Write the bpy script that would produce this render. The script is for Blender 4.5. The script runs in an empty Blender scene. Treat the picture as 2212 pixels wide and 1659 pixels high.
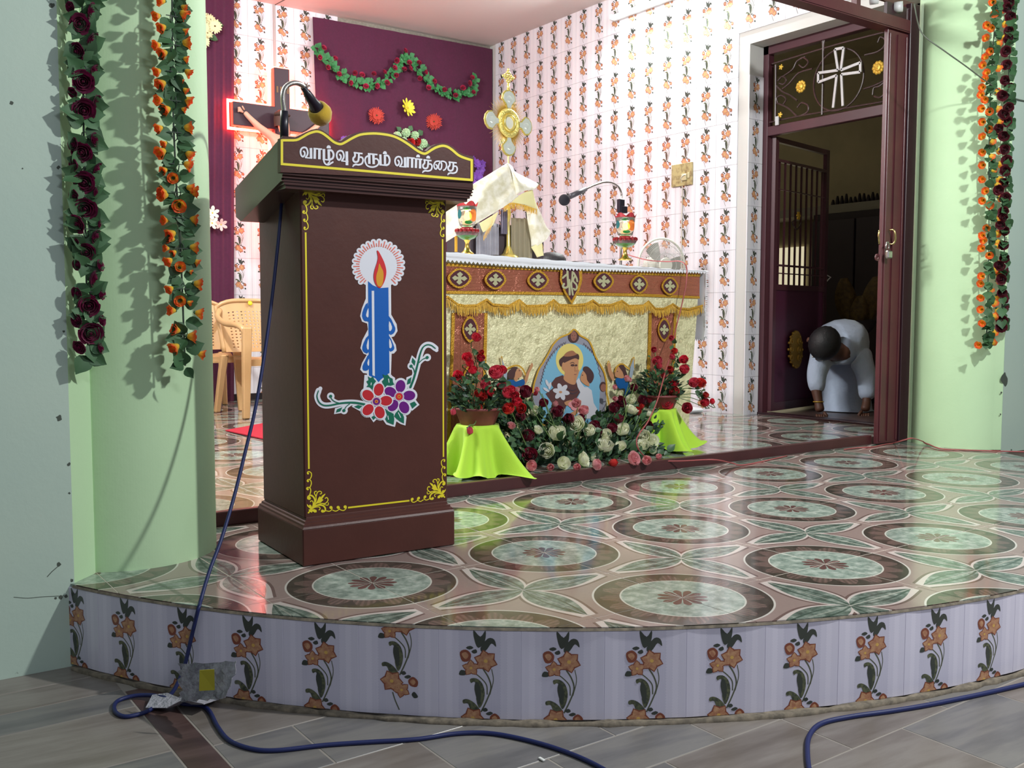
import bpy, bmesh, math, random
from mathutils import Vector, Matrix, Quaternion
from mathutils.geometry import tessellate_polygon
random.seed(7)
PI = math.pi
SC = bpy.context.scene
COL = SC.collection

# ------------------------------------------------------------------ camera, world, lights, exposure
CAM = Vector((-1.22861, -2.38478, 0.74048))
YAW, PIT, ROL, FPX = 0.620583526, 0.0700531442, -0.00101031377, 2098.67633
FW = Vector((math.sin(YAW)*math.cos(PIT), math.cos(YAW)*math.cos(PIT), -math.sin(PIT)))
_r = Vector((math.cos(YAW), -math.sin(YAW), 0)); _d = FW.cross(_r)
RT = _r*math.cos(ROL) + _d*math.sin(ROL)
DN = _d*math.cos(ROL) - _r*math.sin(ROL)
cd = bpy.data.cameras.new('camera'); cam = bpy.data.objects.new('camera', cd); COL.objects.link(cam)
cd.sensor_width = 36; cd.lens = FPX/2212*36; cd.clip_start = .05
cam.matrix_world = Matrix(((RT.x, -DN.x, -FW.x, CAM.x), (RT.y, -DN.y, -FW.y, CAM.y), (RT.z, -DN.z, -FW.z, CAM.z), (0, 0, 0, 1)))
SC.camera = cam
SC.view_settings.view_transform = 'Standard'; SC.view_settings.look = 'None'
SC.view_settings.exposure = 0.0; SC.view_settings.gamma = 1; SC.view_settings.use_curve_mapping = False
w = bpy.data.worlds.new('hall_air'); SC.world = w; w.use_nodes = True
w.node_tree.nodes['Background'].inputs[0].default_value = (.80, .88, 1.0, 1)
w.node_tree.nodes['Background'].inputs[1].default_value = .20

def lamp(name, kind, loc, power, color=(1, 1, 1), size=.1, size_y=None, target=None, spread=None):
    l = bpy.data.lights.new(name, kind); l.energy = power; l.color = color
    if kind == 'AREA':
        l.size = size
        if size_y: l.shape = 'RECTANGLE'; l.size_y = size_y
        if spread: l.spread = spread
    else: l.shadow_soft_size = size
    o = bpy.data.objects.new(name, l); COL.objects.link(o); o.location = loc
    if target is not None: o.rotation_euler = (Vector(target)-Vector(loc)).to_track_quat('-Z', 'Y').to_euler()
    return o
# hall lamp to the right of the photographer, a second weaker one further down the hall
lamp('hall_lamp', 'POINT', (1.9, -2.0, 2.75), 390, (.95, .98, .97), .06)
lamp('hall_lamp_far', 'AREA', (0.2, -4.6, 3.2), 45, (.85, .90, 1.0), 1.2, .3, target=(1.2, .4, .6))
# fluorescent tube on the sanctuary right wall (its glass is built further down) and an unseen fill added on the left wall to brighten the right column
lamp('tube_light_right', 'AREA', (4.02, 2.95, 3.04), 90, (.95, 1.0, .97), 1.2, .05, target=(2.6, 2.95, 1.9))
lamp('fill_light_left', 'AREA', (-.42, 2.6, 3.04), 150, (.97, 1.0, .98), 1.2, .05, target=(2.0, 2.6, 1.6))

# ------------------------------------------------------------------ pixel -> world
CX, CY = 1106.0, 829.5
def ray(px, py):
    return FW + RT*((px-CX)/FPX) + DN*((py-CY)/FPX)
def at_y(px, py, y):
    d = ray(px, py); return CAM + d*((y-CAM.y)/d.y)
def at_x(px, py, x):
    d = ray(px, py); return CAM + d*((x-CAM.x)/d.x)
def at_z(px, py, z):
    d = ray(px, py); return CAM + d*((z-CAM.z)/d.z)
def at_d(px, py, depth):
    return CAM + ray(px, py)*depth
class PL:
    """a plane with normal towards the viewer; px() lifts a pixel onto it"""
    def __init__(s, p, n): s.p = Vector(p); s.n = Vector(n).normalized()
    def px(s, x, y, off=0.0):
        d = ray(x, y); t = (s.p + s.n*off - CAM).dot(s.n)/d.dot(s.n); return CAM + d*t

# ------------------------------------------------------------------ materials
def lin(c):
    o = []
    for v in c:
        v = v/255.0
        o.append(v/12.92 if v <= .04045 else ((v+.055)/1.055)**2.4)
    return (*o, 1.0)
class NT:
    """small helper to write node trees as expressions"""
    def __init__(s, mat): s.t = mat.node_tree; s.n = s.t.nodes; s.l = s.t.links
    def node(s, k, **kw):
        n = s.n.new(k)
        for a, b in kw.items(): setattr(n, a, b)
        return n
    def put(s, sock, v):
        if hasattr(v, 'links') or hasattr(v, 'is_output'): s.l.new(v, sock)
        else: sock.default_value = v
    def m(s, op, a, b=None, c=None, clamp=False):
        n = s.node('ShaderNodeMath', operation=op, use_clamp=clamp); s.put(n.inputs[0], a)
        if b is not None: s.put(n.inputs[1], b)
        if c is not None: s.put(n.inputs[2], c)
        return n.outputs[0]
    def mix(s, f, a, b):
        n = s.node('ShaderNodeMix', data_type='RGBA'); s.put(n.inputs[0], f); s.put(n.inputs[6], a); s.put(n.inputs[7], b); return n.outputs[2]
    def noise(s, scale, detail=3, vec=None, rough=.55):
        n = s.node('ShaderNodeTexNoise'); n.inputs['Scale'].default_value = scale; n.inputs['Detail'].default_value = detail; n.inputs['Roughness'].default_value = rough
        if vec is not None: s.l.new(vec, n.inputs['Vector'])
        return n.outputs[0]
    def ramp(s, f, stops, const=False):
        n = s.node('ShaderNodeValToRGB'); r = n.color_ramp
        if const: r.interpolation = 'CONSTANT'
        while len(r.elements) < len(stops): r.elements.new(.5)
        for e, (p, c) in zip(r.elements, stops): e.position = p; e.color = c
        s.put(n.inputs[0], f); return n.outputs[0]
    def bump(s, h, strength, dist=.01):
        n = s.node('ShaderNodeBump'); n.inputs['Strength'].default_value = strength; n.inputs['Distance'].default_value = dist
        s.l.new(h, n.inputs['Height']); return n.outputs[0]
    def pos(s): return s.node('ShaderNodeNewGeometry').outputs['Position']
    def objc(s): return s.node('ShaderNodeTexCoord').outputs['Object']
    def xyz(s, v):
        n = s.node('ShaderNodeSeparateXYZ'); s.l.new(v, n.inputs[0]); return n.outputs[0], n.outputs[1], n.outputs[2]
    def comb(s, x, y, z):
        n = s.node('ShaderNodeCombineXYZ'); s.put(n.inputs[0], x); s.put(n.inputs[1], y); s.put(n.inputs[2], z); return n.outputs[0]
MATS = {}
def mat(name, col, rough=.5, metal=0.0, noise=None, bump=None, emit=None, trans=0.0, coat=0.0, alpha=1.0, spec=None, sheen=0, sss=0, vary=0):
    if name in MATS: return MATS[name]
    m = bpy.data.materials.new(name); m.use_nodes = True; MATS[name] = m
    b = m.node_tree.nodes['Principled BSDF']; t = NT(m)
    b.inputs['Base Color'].default_value = lin(col); b.inputs['Roughness'].default_value = rough; b.inputs['Metallic'].default_value = metal
    b.inputs['Transmission Weight'].default_value = trans; b.inputs['Coat Weight'].default_value = coat; b.inputs['Alpha'].default_value = alpha
    b.inputs['Sheen Weight'].default_value = sheen
    if sss: b.inputs['Subsurface Weight'].default_value = sss; b.inputs['Subsurface Radius'].default_value = (.02, .01, .01)
    if spec is not None: b.inputs['Specular IOR Level'].default_value = spec
    c = None
    if noise:
        sc, c2, lo, hi = noise
        f = t.noise(sc, 4, t.pos()); c = t.ramp(f, [(lo, lin(col)), (hi, lin(c2))])
    if vary:
        oi = t.node('ShaderNodeObjectInfo').outputs['Random']
        hs = t.node('ShaderNodeHueSaturation'); t.put(hs.inputs['Value'], t.m('MULTIPLY_ADD', oi, vary, 1-vary/2))
        t.put(hs.inputs['Color'], c if c is not None else lin(col)); c = hs.outputs[0]
    if c is not None: t.l.new(c, b.inputs['Base Color'])
    if bump:
        t.l.new(t.bump(t.noise(bump[0], 3, t.pos()), bump[1], bump[2] if len(bump) > 2 else .01), b.inputs['Normal'])
    if emit:
        b.inputs['Emission Color'].default_value = lin(emit[0]); b.inputs['Emission Strength'].default_value = emit[1]
    return m

# ------------------------------------------------------------------ mesh builder
class MB:
    def __init__(s): s.v = []; s.f = []; s.m = []
    def add(s, vs, fs, mi=0):
        k = len(s.v); s.v += [Vector(v) for v in vs]; s.f += [tuple(i+k for i in f) for f in fs]; s.m += [mi]*len(fs); return s
    def box(s, a, b, mi=0, bev=0.0, M=None):
        a = Vector(a); b = Vector(b); lo = Vector(map(min, a, b)); hi = Vector(map(max, a, b))
        if bev <= 0:
            vs = [(x, y, z) for x in (lo.x, hi.x) for y in (lo.y, hi.y) for z in (lo.z, hi.z)]
            fs = [(0, 1, 3, 2), (4, 6, 7, 5), (0, 4, 5, 1), (2, 3, 7, 6), (0, 2, 6, 4), (1, 5, 7, 3)]
        else:
            e = min(bev, *(.49*(hi-lo)))
            vs = []; idx = {}
            for ax in range(3):
                for sg in (0, 1):
                    for p in ((0, 0), (1, 0), (1, 1), (0, 1)):
                        c = [0, 0, 0]; o = [(ax+1) % 3, (ax+2) % 3]
                        c[ax] = hi[ax] if sg else lo[ax]
                        for q, t in zip(o, p): c[q] = hi[q]-e if t else lo[q]+e
                        k = [sg if i == ax else p[o.index(i)] for i in range(3)]
                        idx[(ax, *k)] = len(vs); vs.append(c)
            fs = []
            for ax in range(3):
                o = [(ax+1) % 3, (ax+2) % 3]
                for sg in (0, 1):
                    q = []
                    for p in ((0, 0), (1, 0), (1, 1), (0, 1)):
                        k = [sg]*3; k[o[0]], k[o[1]] = p; q.append(idx[(ax, *k)])
                    fs.append(tuple(q if sg else q[::-1]))
            for ax in range(3):
                o = [(ax+1) % 3, (ax+2) % 3]
                for p in ((0, 0), (1, 0), (1, 1), (0, 1)):
                    q = []
                    for t in (0, 1):
                        k = [0, 0, 0]; k[ax] = t; k[o[0]], k[o[1]] = p
                        q.append((idx[(o[0], *k)], idx[(o[1], *k)]))
                    f = (q[0][0], q[1][0], q[1][1], q[0][1])
                    fs.append(f if p in ((0, 0), (1, 1)) else f[::-1])
            for k in [(x, y, z) for x in (0, 1) for y in (0, 1) for z in (0, 1)]:
                f = (idx[(0, *k)], idx[(1, *k)], idx[(2, *k)]); fs.append(f if sum(k) % 2 else f[::-1])
        if M is not None: vs = [M @ Vector(v) for v in vs]
        return s.add(vs, fs, mi)
    def tube(s, pts, r, n=8, mi=0, cap=True, closed=False):
        pts = [Vector(p) for p in pts]; N = len(pts); rs = r if isinstance(r, (list, tuple)) else [r]*N
        T = []
        for i in range(N):
            a = pts[(i-1) % N] if (closed or i > 0) else pts[i]; b = pts[(i+1) % N] if (closed or i < N-1) else pts[i]
            d = b-a; T.append(d.normalized() if d.length > 1e-9 else Vector((0, 0, 1)))
        u = T[0].orthogonal().normalized(); vs = []
        for i in range(N):
            u = (u - T[i]*u.dot(T[i])); u = u.normalized() if u.length > 1e-6 else T[i].orthogonal().normalized()
            w = T[i].cross(u)
            for k in range(n):
                a = 2*PI*k/n; vs.append(pts[i] + (u*math.cos(a)+w*math.sin(a))*rs[i])
        fs = []
        for i in range(N if closed else N-1):
            j = (i+1) % N
            for k in range(n): fs.append((i*n+k, i*n+(k+1) % n, j*n+(k+1) % n, j*n+k))
        if cap and not closed: fs += [tuple(range(n))[::-1], tuple(range((N-1)*n, N*n))]
        return s.add(vs, fs, mi)
    def lathe(s, prof, n=24, mi=0, M=None, a0=0, a1=2*PI, wob=None):
        full = abs(a1-a0-2*PI) < 1e-6; c = n if full else n+1; vs = []
        for (r, z) in prof:
            for k in range(c):
                a = a0+(a1-a0)*k/n; rr = r*(wob(a, z) if wob else 1)
                vs.append((rr*math.cos(a), rr*math.sin(a), z))
        fs = []
        for i in range(len(prof)-1):
            for k in range(n):
                k2 = (k+1) % c; fs.append((i*c+k, i*c+k2, (i+1)*c+k2, (i+1)*c+k))
        if M is not None: vs = [M @ Vector(v) for v in vs]
        return s.add(vs, fs, mi)
    def sphere(s, c, r, n=12, mi=0, sc=(1, 1, 1), M=None):
        c = Vector(c); m = max(4, n//2); vs = []; fs = []
        for i in range(m+1):
            p = PI*i/m
            for k in range(n):
                a = 2*PI*k/n; vs.append(Vector((r*sc[0]*math.sin(p)*math.cos(a), r*sc[1]*math.sin(p)*math.sin(a), r*sc[2]*math.cos(p))))
        for i in range(m):
            for k in range(n): fs.append((i*n+k, (i+1)*n+k, (i+1)*n+(k+1) % n, i*n+(k+1) % n))
        vs = [(M @ v if M is not None else v)+c for v in vs]
        return s.add(vs, fs, mi)
    def poly(s, pts, mi=0):
        """flat polygon, any outline, triangulated; pts are 3d"""
        pts = [Vector(p) for p in pts]
        tr = tessellate_polygon([pts])
        n = Vector((0, 0, 0))
        for i in range(len(pts)): n += pts[i].cross(pts[(i+1) % len(pts)])
        fs = []
        for t in tr:
            a, b, c = (pts[i] for i in t)
            fs.append(tuple(t) if (b-a).cross(c-a).dot(n) >= 0 else tuple(t)[::-1])
        return s.add(pts, fs, mi)
    def prism(s, pts, off, mi=0, side=None):
        """flat outline pts (3d) given thickness by vector off"""
        pts = [Vector(p) for p in pts]; off = Vector(off); N = len(pts)
        n = Vector((0, 0, 0))
        for i in range(N): n += pts[i].cross(pts[(i+1) % N])
        if n.dot(off) < 0: pts = pts[::-1]
        s.poly([p+off for p in pts], mi); s.poly(pts[::-1], mi)
        k = len(s.v); s.v += pts + [p+off for p in pts]
        for i in range(N):
            j = (i+1) % N; s.f.append((k+i, k+j, k+N+j, k+N+i)); s.m.append(mi if side is None else side)
        return s
    def grid(s, fn, nu, nv, mi=0, wrap=False):
        k = len(s.v); cu = nu if wrap else nu+1
        for j in range(nv+1):
            for i in range(cu): s.v.append(Vector(fn(i/nu, j/nv)))
        for j in range(nv):
            for i in range(nu):
                i2 = (i+1) % cu; s.f.append((k+j*cu+i, k+j*cu+i2, k+(j+1)*cu+i2, k+(j+1)*cu+i)); s.m.append(mi)
        return s
    def xf(s, M):
        s.v = [M @ v for v in s.v]; return s
    def mesh(s, name, mats, smooth=False):
        me = bpy.data.meshes.new(name); me.from_pydata([tuple(v) for v in s.v], [], s.f)
        for m in (mats if isinstance(mats, (list, tuple)) else [mats]): me.materials.append(m)
        if any(s.m): me.polygons.foreach_set('material_index', s.m)
        if smooth: me.polygons.foreach_set('use_smooth', [True]*len(s.f))
        me.update(); return me
    def build(s, name, mats, parent=None, smooth=False, base=None, mod=None):
        """vertices are world coordinates; base: origin for a top-level mesh"""
        if parent is not None:
            Mi = WM[parent.name].inverted(); s.v = [Mi @ v for v in s.v]
        elif base is not None:
            b = Vector(base); s.v = [v-b for v in s.v]
        me = s.mesh(name, mats, smooth)
        o = bpy.data.objects.new(name, me); COL.objects.link(o)
        if parent is not None: o.parent = parent; WM[o.name] = WM[parent.name].copy()
        else:
            if base is not None: o.location = base
            WM[o.name] = Matrix.Translation(o.location)
        if smooth == 'auto':
            pass
        if mod:
            for k, kw in mod:
                md = o.modifiers.new(k.lower(), k)
                for a, b in kw.items(): setattr(md, a, b)
        return o
WM = {}
def tag(o, label=None, cat=None, group=None, kind=None):
    if label: o['label'] = label
    if cat: o['category'] = cat
    if group: o['group'] = group
    if kind: o['kind'] = kind
    return o
def thing(name, label, cat, loc=(0, 0, 0), rz=0, group=None):
    o = bpy.data.objects.new(name, None); COL.objects.link(o); o.empty_display_size = .1
    o.location = loc; o.rotation_euler = (0, 0, rz); tag(o, label, cat, group)
    WM[o.name] = Matrix.Translation(Vector(loc)) @ Matrix.Rotation(rz, 4, 'Z'); return o
def struct(o): o['kind'] = 'structure'; return o
def inst(name, me, M, parent=None, matl=None):
    """object sharing mesh data, at world matrix M"""
    o = bpy.data.objects.new(name, me); COL.objects.link(o)
    if parent is not None: o.parent = parent; o.matrix_local = WM[parent.name].inverted() @ M
    else: o.matrix_world = M
    WM[o.name] = M.copy()
    if matl is not None:
        o.material_slots[0].link = 'OBJECT'; o.material_slots[0].material = matl
    return o
def spline(p, n=6, closed=False):
    p = [Vector(q) for q in p]; N = len(p); out = []
    for i in range(N if closed else N-1):
        a = p[(i-1) % N] if (closed or i > 0) else p[i]*2-p[i+1]
        b = p[i]; c = p[(i+1) % N]; d = p[(i+2) % N] if (closed or i < N-2) else c*2-b
        for k in range(n):
            t = k/n; out.append(.5*((2*b)+(c-a)*t+(2*a-5*b+4*c-d)*t*t+(3*b-a-3*c+d)*t**3))
    if not closed: out.append(p[-1])
    return out
def frame_m(loc, z, up=(0, 0, 1), s=1.0):
    """matrix with local +Z along z"""
    q = Vector(z).to_track_quat('Z', 'Y'); return Matrix.Translation(Vector(loc)) @ q.to_matrix().to_4x4() @ Matrix.Scale(s, 4)

# ---- flat print: outlines traced in pixels of a crop, laid on a plane
class Print:
    def __init__(s, plane, ox=0, oy=0, k=1.0): s.pl = plane; s.ox = ox; s.oy = oy; s.k = k; s.mb = MB(); s.cnt = 0
    def P(s, x, y, off): return s.pl.px(s.ox+x*s.k, s.oy+y*s.k, off)
    def area(s, pts, off, mi=0, sm=0, closed=True):
        q = [(x, y, 0) for x, y in pts]
        if sm: q = spline(q, sm, True)
        s.cnt += 1; off += s.cnt*4e-6      # every coat of paint lies on the one before
        q = [s.P(a[0], a[1], off) for a in q]
        s.mb.poly(q, mi); return s
    def fix(s): return s
    def ell(s, x, y, rx, ry, off, mi=0, rot=0, n=20):
        c, d = math.cos(rot), math.sin(rot); pts = []
        for i in range(n):
            a = 2*PI*i/n; u, v = rx*math.cos(a), ry*math.sin(a); pts.append((x+u*c-v*d, y+u*d+v*c))
        return s.area(pts, off, mi)
    def line(s, pts, w, off, mi=0, sm=6, round_=True, wend=None):
        q = [Vector((x, y, 0)) for x, y in pts]
        if sm and len(q) > 2: q = spline(q, sm)
        s.cnt += 1; N = len(q); L = []; R = []; o_ = off; off += s.cnt*4e-6
        for i in range(N):
            t = q[min(i+1, N-1)]-q[max(i-1, 0)]; t = t.normalized() if t.length > 1e-9 else Vector((1, 0, 0)); n = Vector((-t.y, t.x, 0))
            ww = w if wend is None else w+(wend-w)*i/(N-1)
            L.append(q[i]+n*ww/2); R.append(q[i]-n*ww/2)
        vs = [s.P(a.x, a.y, off) for a in L]+[s.P(a.x, a.y, off) for a in R]
        s.mb.add(vs, [(i, i+N, i+N+1, i+1) for i in range(N-1)], mi)
        if round_:
            s.ell(q[0].x, q[0].y, w/2, w/2, o_, mi, n=10); e = w if wend is None else wend
            s.ell(q[-1].x, q[-1].y, e/2, e/2, o_, mi, n=10)
        return s
    def build(s, name, mats, parent=None):
        # make every face look at the viewer's side of the plane
        for i, f in enumerate(s.mb.f):
            a, b, c = (s.mb.v[j] for j in f[:3])
            if (b-a).cross(c-a).dot(s.pl.n) < 0: s.mb.f[i] = f[::-1]
        return s.mb.build(name, mats, parent)
# ================================================================== setting
HB = -.233            # hall floor level (the dais top is z = 0)
SF = .04              # sanctuary floor level
RC = Vector((1.693, 1.497, 0)); RR = 2.594

# ---- painted plaster
def plaster(name, c1, c2, spots):
    m = mat(name, c1, .62); t = NT(m); b = t.n['Principled BSDF']; p = t.pos()
    a = t.ramp(t.noise(2.2, 4, p), [(.35, lin(c1)), (.7, lin(c2))])
    d = t.ramp(t.noise(14, 5, p, .7), [(.70, (0, 0, 0, 1)), (.76, (1, 1, 1, 1))])
    x, y, z = t.xyz(p)
    low = t.m('SUBTRACT', 1.0, t.m('DIVIDE', t.m('ADD', z, .25), .5), clamp=True)
    f = t.m('MULTIPLY', t.m('MULTIPLY_ADD', low, .6, .12), d, clamp=True)
    t.l.new(t.mix(t.m('MULTIPLY', f, spots), a, lin((70, 72, 60))), b.inputs['Base Color'])
    t.l.new(t.bump(t.noise(60, 4, p), .12, .004), b.inputs['Normal']); return m
M_wallg = plaster('painted wall', (182, 202, 188), (188, 206, 190), 1.0)
M_colg = plaster('painted column', (192, 222, 178), (186, 216, 172), 1.0)
M_mark = mat('plaster mark', (78, 86, 76), .8)
M_ceil = mat('ceiling plaster', (224, 214, 210), .7, bump=(20, .05))
M_grout = mat('grout', (150, 142, 130), .8, noise=(40, (124, 116, 106), .3, .7))
M_lip = mat('cement lip', (96, 88, 76), .85, noise=(50, (140, 128, 110), .35, .7))
M_maroon = mat('maroon paint', (82, 44, 44), .38, noise=(5, (70, 36, 38), .3, .7), bump=(30, .04))
M_dark = mat('dark maroon paint', (52, 26, 34), .4)

# ---- glazed floor tile: printed medallions and four-petal leaves on a .6 m lattice
def floor_mat(name, ox, oy):
    m = bpy.data.materials.new(name); m.use_nodes = True; t = NT(m); b = t.n['Principled BSDF']
    p = t.pos(); x, y, z = t.xyz(p)
    def cell(v, o):   # offset to the nearest lattice point
        return t.m('MULTIPLY', t.m('SUBTRACT', t.m('FRACT', t.m('ADD', t.m('DIVIDE', t.m('SUBTRACT', v, o), .6), 1000.5)), .5), .6)
    mx, my = cell(x, ox), cell(y, oy); qx, qy = cell(x, ox+.3), cell(y, oy+.3)
    r = t.m('SQRT', t.m('ADD', t.m('MULTIPLY', mx, mx), t.m('MULTIPLY', my, my)))
    an = t.m('ARCTAN2', my, mx)
    n1 = t.noise(26, 6, p, .65); n2 = t.noise(90, 3, p)
    base = t.mix(t.m('MULTIPLY_ADD', n2, .5, .1), lin((152, 132, 126)), lin((136, 118, 112)))
    # leaves
    ax, ay = t.m('ABSOLUTE', qx), t.m('ABSOLUTE', qy)
    u = t.m('MAXIMUM', ax, ay); v = t.m('MINIMUM', ax, ay)
    s = t.m('DIVIDE', u, .275, clamp=True)
    h = t.m('MULTIPLY', t.m('SINE', t.m('MULTIPLY', t.m('POWER', s, .80), PI)), .052)
    d = t.m('SUBTRACT', v, h)
    marble = t.ramp(n1, [(.32, lin((70, 82, 74))), (.5, lin((106, 119, 109))), (.68, lin((160, 168, 158)))])
    vein = t.m('LESS_THAN', t.m('ABSOLUTE', t.m('SUBTRACT', v, t.m('MULTIPLY', h, .42))), .0035)
    marble = t.mix(t.m('MULTIPLY', vein, .75), marble, lin((52, 72, 62)))
    spine = t.m('LESS_THAN', v, .003)
    marble = t.mix(t.m('MULTIPLY', spine, .6), marble, lin((140, 150, 138)))
    tip = t.m('MULTIPLY_ADD', t.m('POWER', s, 3.0), .016, .006)
    inleaf = t.m('LESS_THAN', d, -.002)
    white = t.m('LESS_THAN', d, tip)
    brown = t.m('LESS_THAN', d, t.m('ADD', tip, .009))
    ok = t.m('LESS_THAN', u, .276)
    c = t.mix(t.m('MULTIPLY', t.m('MULTIPLY', brown, ok), .75), base, lin((92, 70, 66)))
    c = t.mix(t.m('MULTIPLY', white, ok), c, lin((196, 184, 178)))
    c = t.mix(t.m('MULTIPLY', inleaf, ok), c, marble)
    # medallions
    ring = t.mix(t.ramp(n1, [(.4, (0, 0, 0, 1)), (.6, (1, 1, 1, 1))]), lin((62, 57, 51)), lin((76, 70, 62)))
    fan = t.m('ABSOLUTE', t.m('SINE', t.m('MULTIPLY', an, 8.0)))
    rr = t.m('SUBTRACT', r, .168)
    sc = t.m('LESS_THAN', rr, t.m('MULTIPLY', fan, .050))
    rib = t.m('MULTIPLY_ADD', t.m('SINE', t.m('MULTIPLY', an, 80.0)), .3, .6)
    ring = t.mix(t.m('MULTIPLY', sc, rib), ring, lin((116, 95, 88)))
    disc = t.ramp(n1, [(.30, lin((94, 110, 101))), (.48, lin((136, 150, 139))), (.68, lin((182, 190, 179)))])
    pet = t.m('MULTIPLY', t.m('LESS_THAN', r, t.m('MULTIPLY_ADD', t.m('ABSOLUTE', t.m('COSINE', t.m('MULTIPLY', an, 6.0))), .022, .046)), t.m('GREATER_THAN', t.m('ABSOLUTE', t.m('COSINE', t.m('MULTIPLY', an, 6.0))), .30))
    disc = t.mix(pet, disc, lin((98, 70, 66)))
    c = t.mix(t.m('LESS_THAN', r, .238), c, lin((196, 190, 182)))
    c = t.mix(t.m('LESS_THAN', r, .2325), c, ring)
    c = t.mix(t.m('LESS_THAN', r, .165), c, lin((194, 192, 182)))
    c = t.mix(t.m('LESS_THAN', r, .1605), c, disc)
    t.l.new(c, b.inputs['Base Color'])
    t.put(b.inputs['Roughness'], t.m('MULTIPLY_ADD', t.noise(9, 3, p), .10, .05))
    b.inputs['Specular IOR Level'].default_value = .6
    t.l.new(t.bump(t.noise(3, 2, p), .05, .02), b.inputs['Normal'])
    return m
M_fl1 = floor_mat('dais floor tile', 0, 0)
M_fl2 = floor_mat('sanctuary floor tile', 3.456, 1.18)
def clip(poly, f):
    """clip 2d polygon by half plane f(p) >= 0 (f linear)"""
    out = []
    for i in range(len(poly)):
        a, b = poly[i], poly[(i+1) % len(poly)]; fa, fb = f(a), f(b)
        if fa >= 0: out.append(a)
        if (fa >= 0) != (fb >= 0):
            t = fa/(fa-fb); out.append((a[0]+(b[0]-a[0])*t, a[1]+(b[1]-a[1])*t))
    return out

# ---- dais
arc = []
for k in range(0, 61):
    a = math.radians(-156.5+k*(156.5-23.5)/60); arc.append((RC.x+RR*math.cos(a), RC.y+RR*math.sin(a)))
mb = MB(); base_out = [(x, y, HB-.02) for x, y in [(RC.x+(RR-.012)*math.cos(math.radians(-156.5+k*133/60)), RC.y+(RR-.012)*math.sin(math.radians(-156.5+k*133/60))) for k in range(61)]]
base_out += [(4.6, .46, HB-.02), (4.6, .96, HB-.02), (-.7, .96, HB-.02)]
mb.prism(base_out, (0, 0, -HB+.02-.0007))
dais = struct(mb.build('platform', mat('pale tile grout', (190, 178, 166), .8))); WM[dais.name] = Matrix()
tag(dais, 'raised platform with a curved front, glazed medallion floor and floral tiled riser', None)
G = .0022
tile_me = MB().box((-.15+G/2, -.15+G/2, -.010), (.15-G/2, .15-G/2, 0), 0, .0012).mesh('floor_tile', M_fl1)
n_t = 0
for i in range(-3, 15):
    for j in range(-4, 4):
        x0, y0 = i*.3, j*.3; y1 = min(y0+.3, .953)
        sq = [(x0+G/2, y0+G/2), (x0+.3-G/2, y0+G/2), (x0+.3-G/2, y1-G/2), (x0+G/2, y1-G/2)]
        far = max(math.hypot(p[0]-RC.x, p[1]-RC.y) for p in sq)
        if far < RR-.006 and y1 == y0+.3 and x0 >= -.6:
            o = inst('floor_tile', tile_me, Matrix.Translation((x0+.15, y0+.15, 0)), dais); n_t += 1; continue
        P = sq
        for k in range(60):
            (ax, ay), (bx, by) = arc[k], arc[k+1]
            P = clip(P, lambda p: (bx-ax)*(p[1]-ay)-(by-ay)*(p[0]-ax)-.006*math.hypot(bx-ax, by-ay))
            if len(P) < 3: break
        if len(P) < 3: continue
        ar = abs(sum(P[k][0]*P[(k+1) % len(P)][1]-P[(k+1) % len(P)][0]*P[k][1] for k in range(len(P))))/2
        if ar < 2e-4: continue
        MB().prism([(x, y, -.010) for x, y in P], (0, 0, .010)).build('floor_tile', M_fl1, dais)
# cement lip under the tile edge
lip = MB()
lip.grid(lambda u, v: (RC.x+(RR+.002-.004*v)*math.cos(math.radians(-156.4+u*132.8)), RC.y+(RR+.002-.004*v)*math.sin(math.radians(-156.4+u*132.8)), -.0070+.006*v), 90, 1)
lip.grid(lambda u, v: (RC.x+(RR-.010+.012*v)*math.cos(math.radians(-156.4+u*132.8)), RC.y+(RR-.010+.012*v)*math.sin(math.radians(-156.4+u*132.8)), -.0070), 90, 1)
lip.build('cement_lip', M_lip, dais)

# ---- printed wall tile: striped white glaze with a lily vine
def wall_tile_mat(name, base, band):
    m = mat(name, base, .16); t = NT(m); b = t.n['Principled BSDF']; x, y, z = t.xyz(t.objc())
    ax = t.m('ABSOLUTE', t.m('ADD', x, t.m('MULTIPLY', t.m('SINE', t.m('MULTIPLY', z, 900)), .0012)))
    f = t.ramp(t.m('MULTIPLY', ax, 10.0), [(0, (1, 1, 1, 1)), (.50, (.45, .45, .45, 1)), (.66, (0, 0, 0, 1)), (.80, (.35, .35, .35, 1))], True)
    fine = t.m('MULTIPLY', t.m('MULTIPLY_ADD', t.m('SINE', t.m('MULTIPLY', x, 2200)), .5, .5), .35)
    t.l.new(t.mix(t.m('MULTIPLY', f, t.m('SUBTRACT', 1.0, fine)), lin(base), lin(band)), b.inputs['Base Color']); return m
M_wt = wall_tile_mat('glazed wall tile', (228, 225, 230), (210, 207, 216))
M_rt = wall_tile_mat('glazed riser tile', (228, 224, 240), (206, 203, 222))
M_pet = mat('print lily orange', (172, 116, 90), .2, noise=(90, (202, 156, 118), .35, .65))
M_pet2 = mat('print lily rim', (138, 76, 58), .2)
M_leafp = mat('print leaf', (104, 108, 80), .2, noise=(120, (68, 74, 62), .4, .6))
M_leafd = mat('print leaf dark', (64, 70, 64), .2)
M_stem = mat('print stem', (92, 96, 78), .2)
M_eye = mat('print lily eye', (218, 176, 96), .2)
TM = [None, M_pet, M_pet2, M_leafp, M_leafd, M_stem, M_eye]
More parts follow.
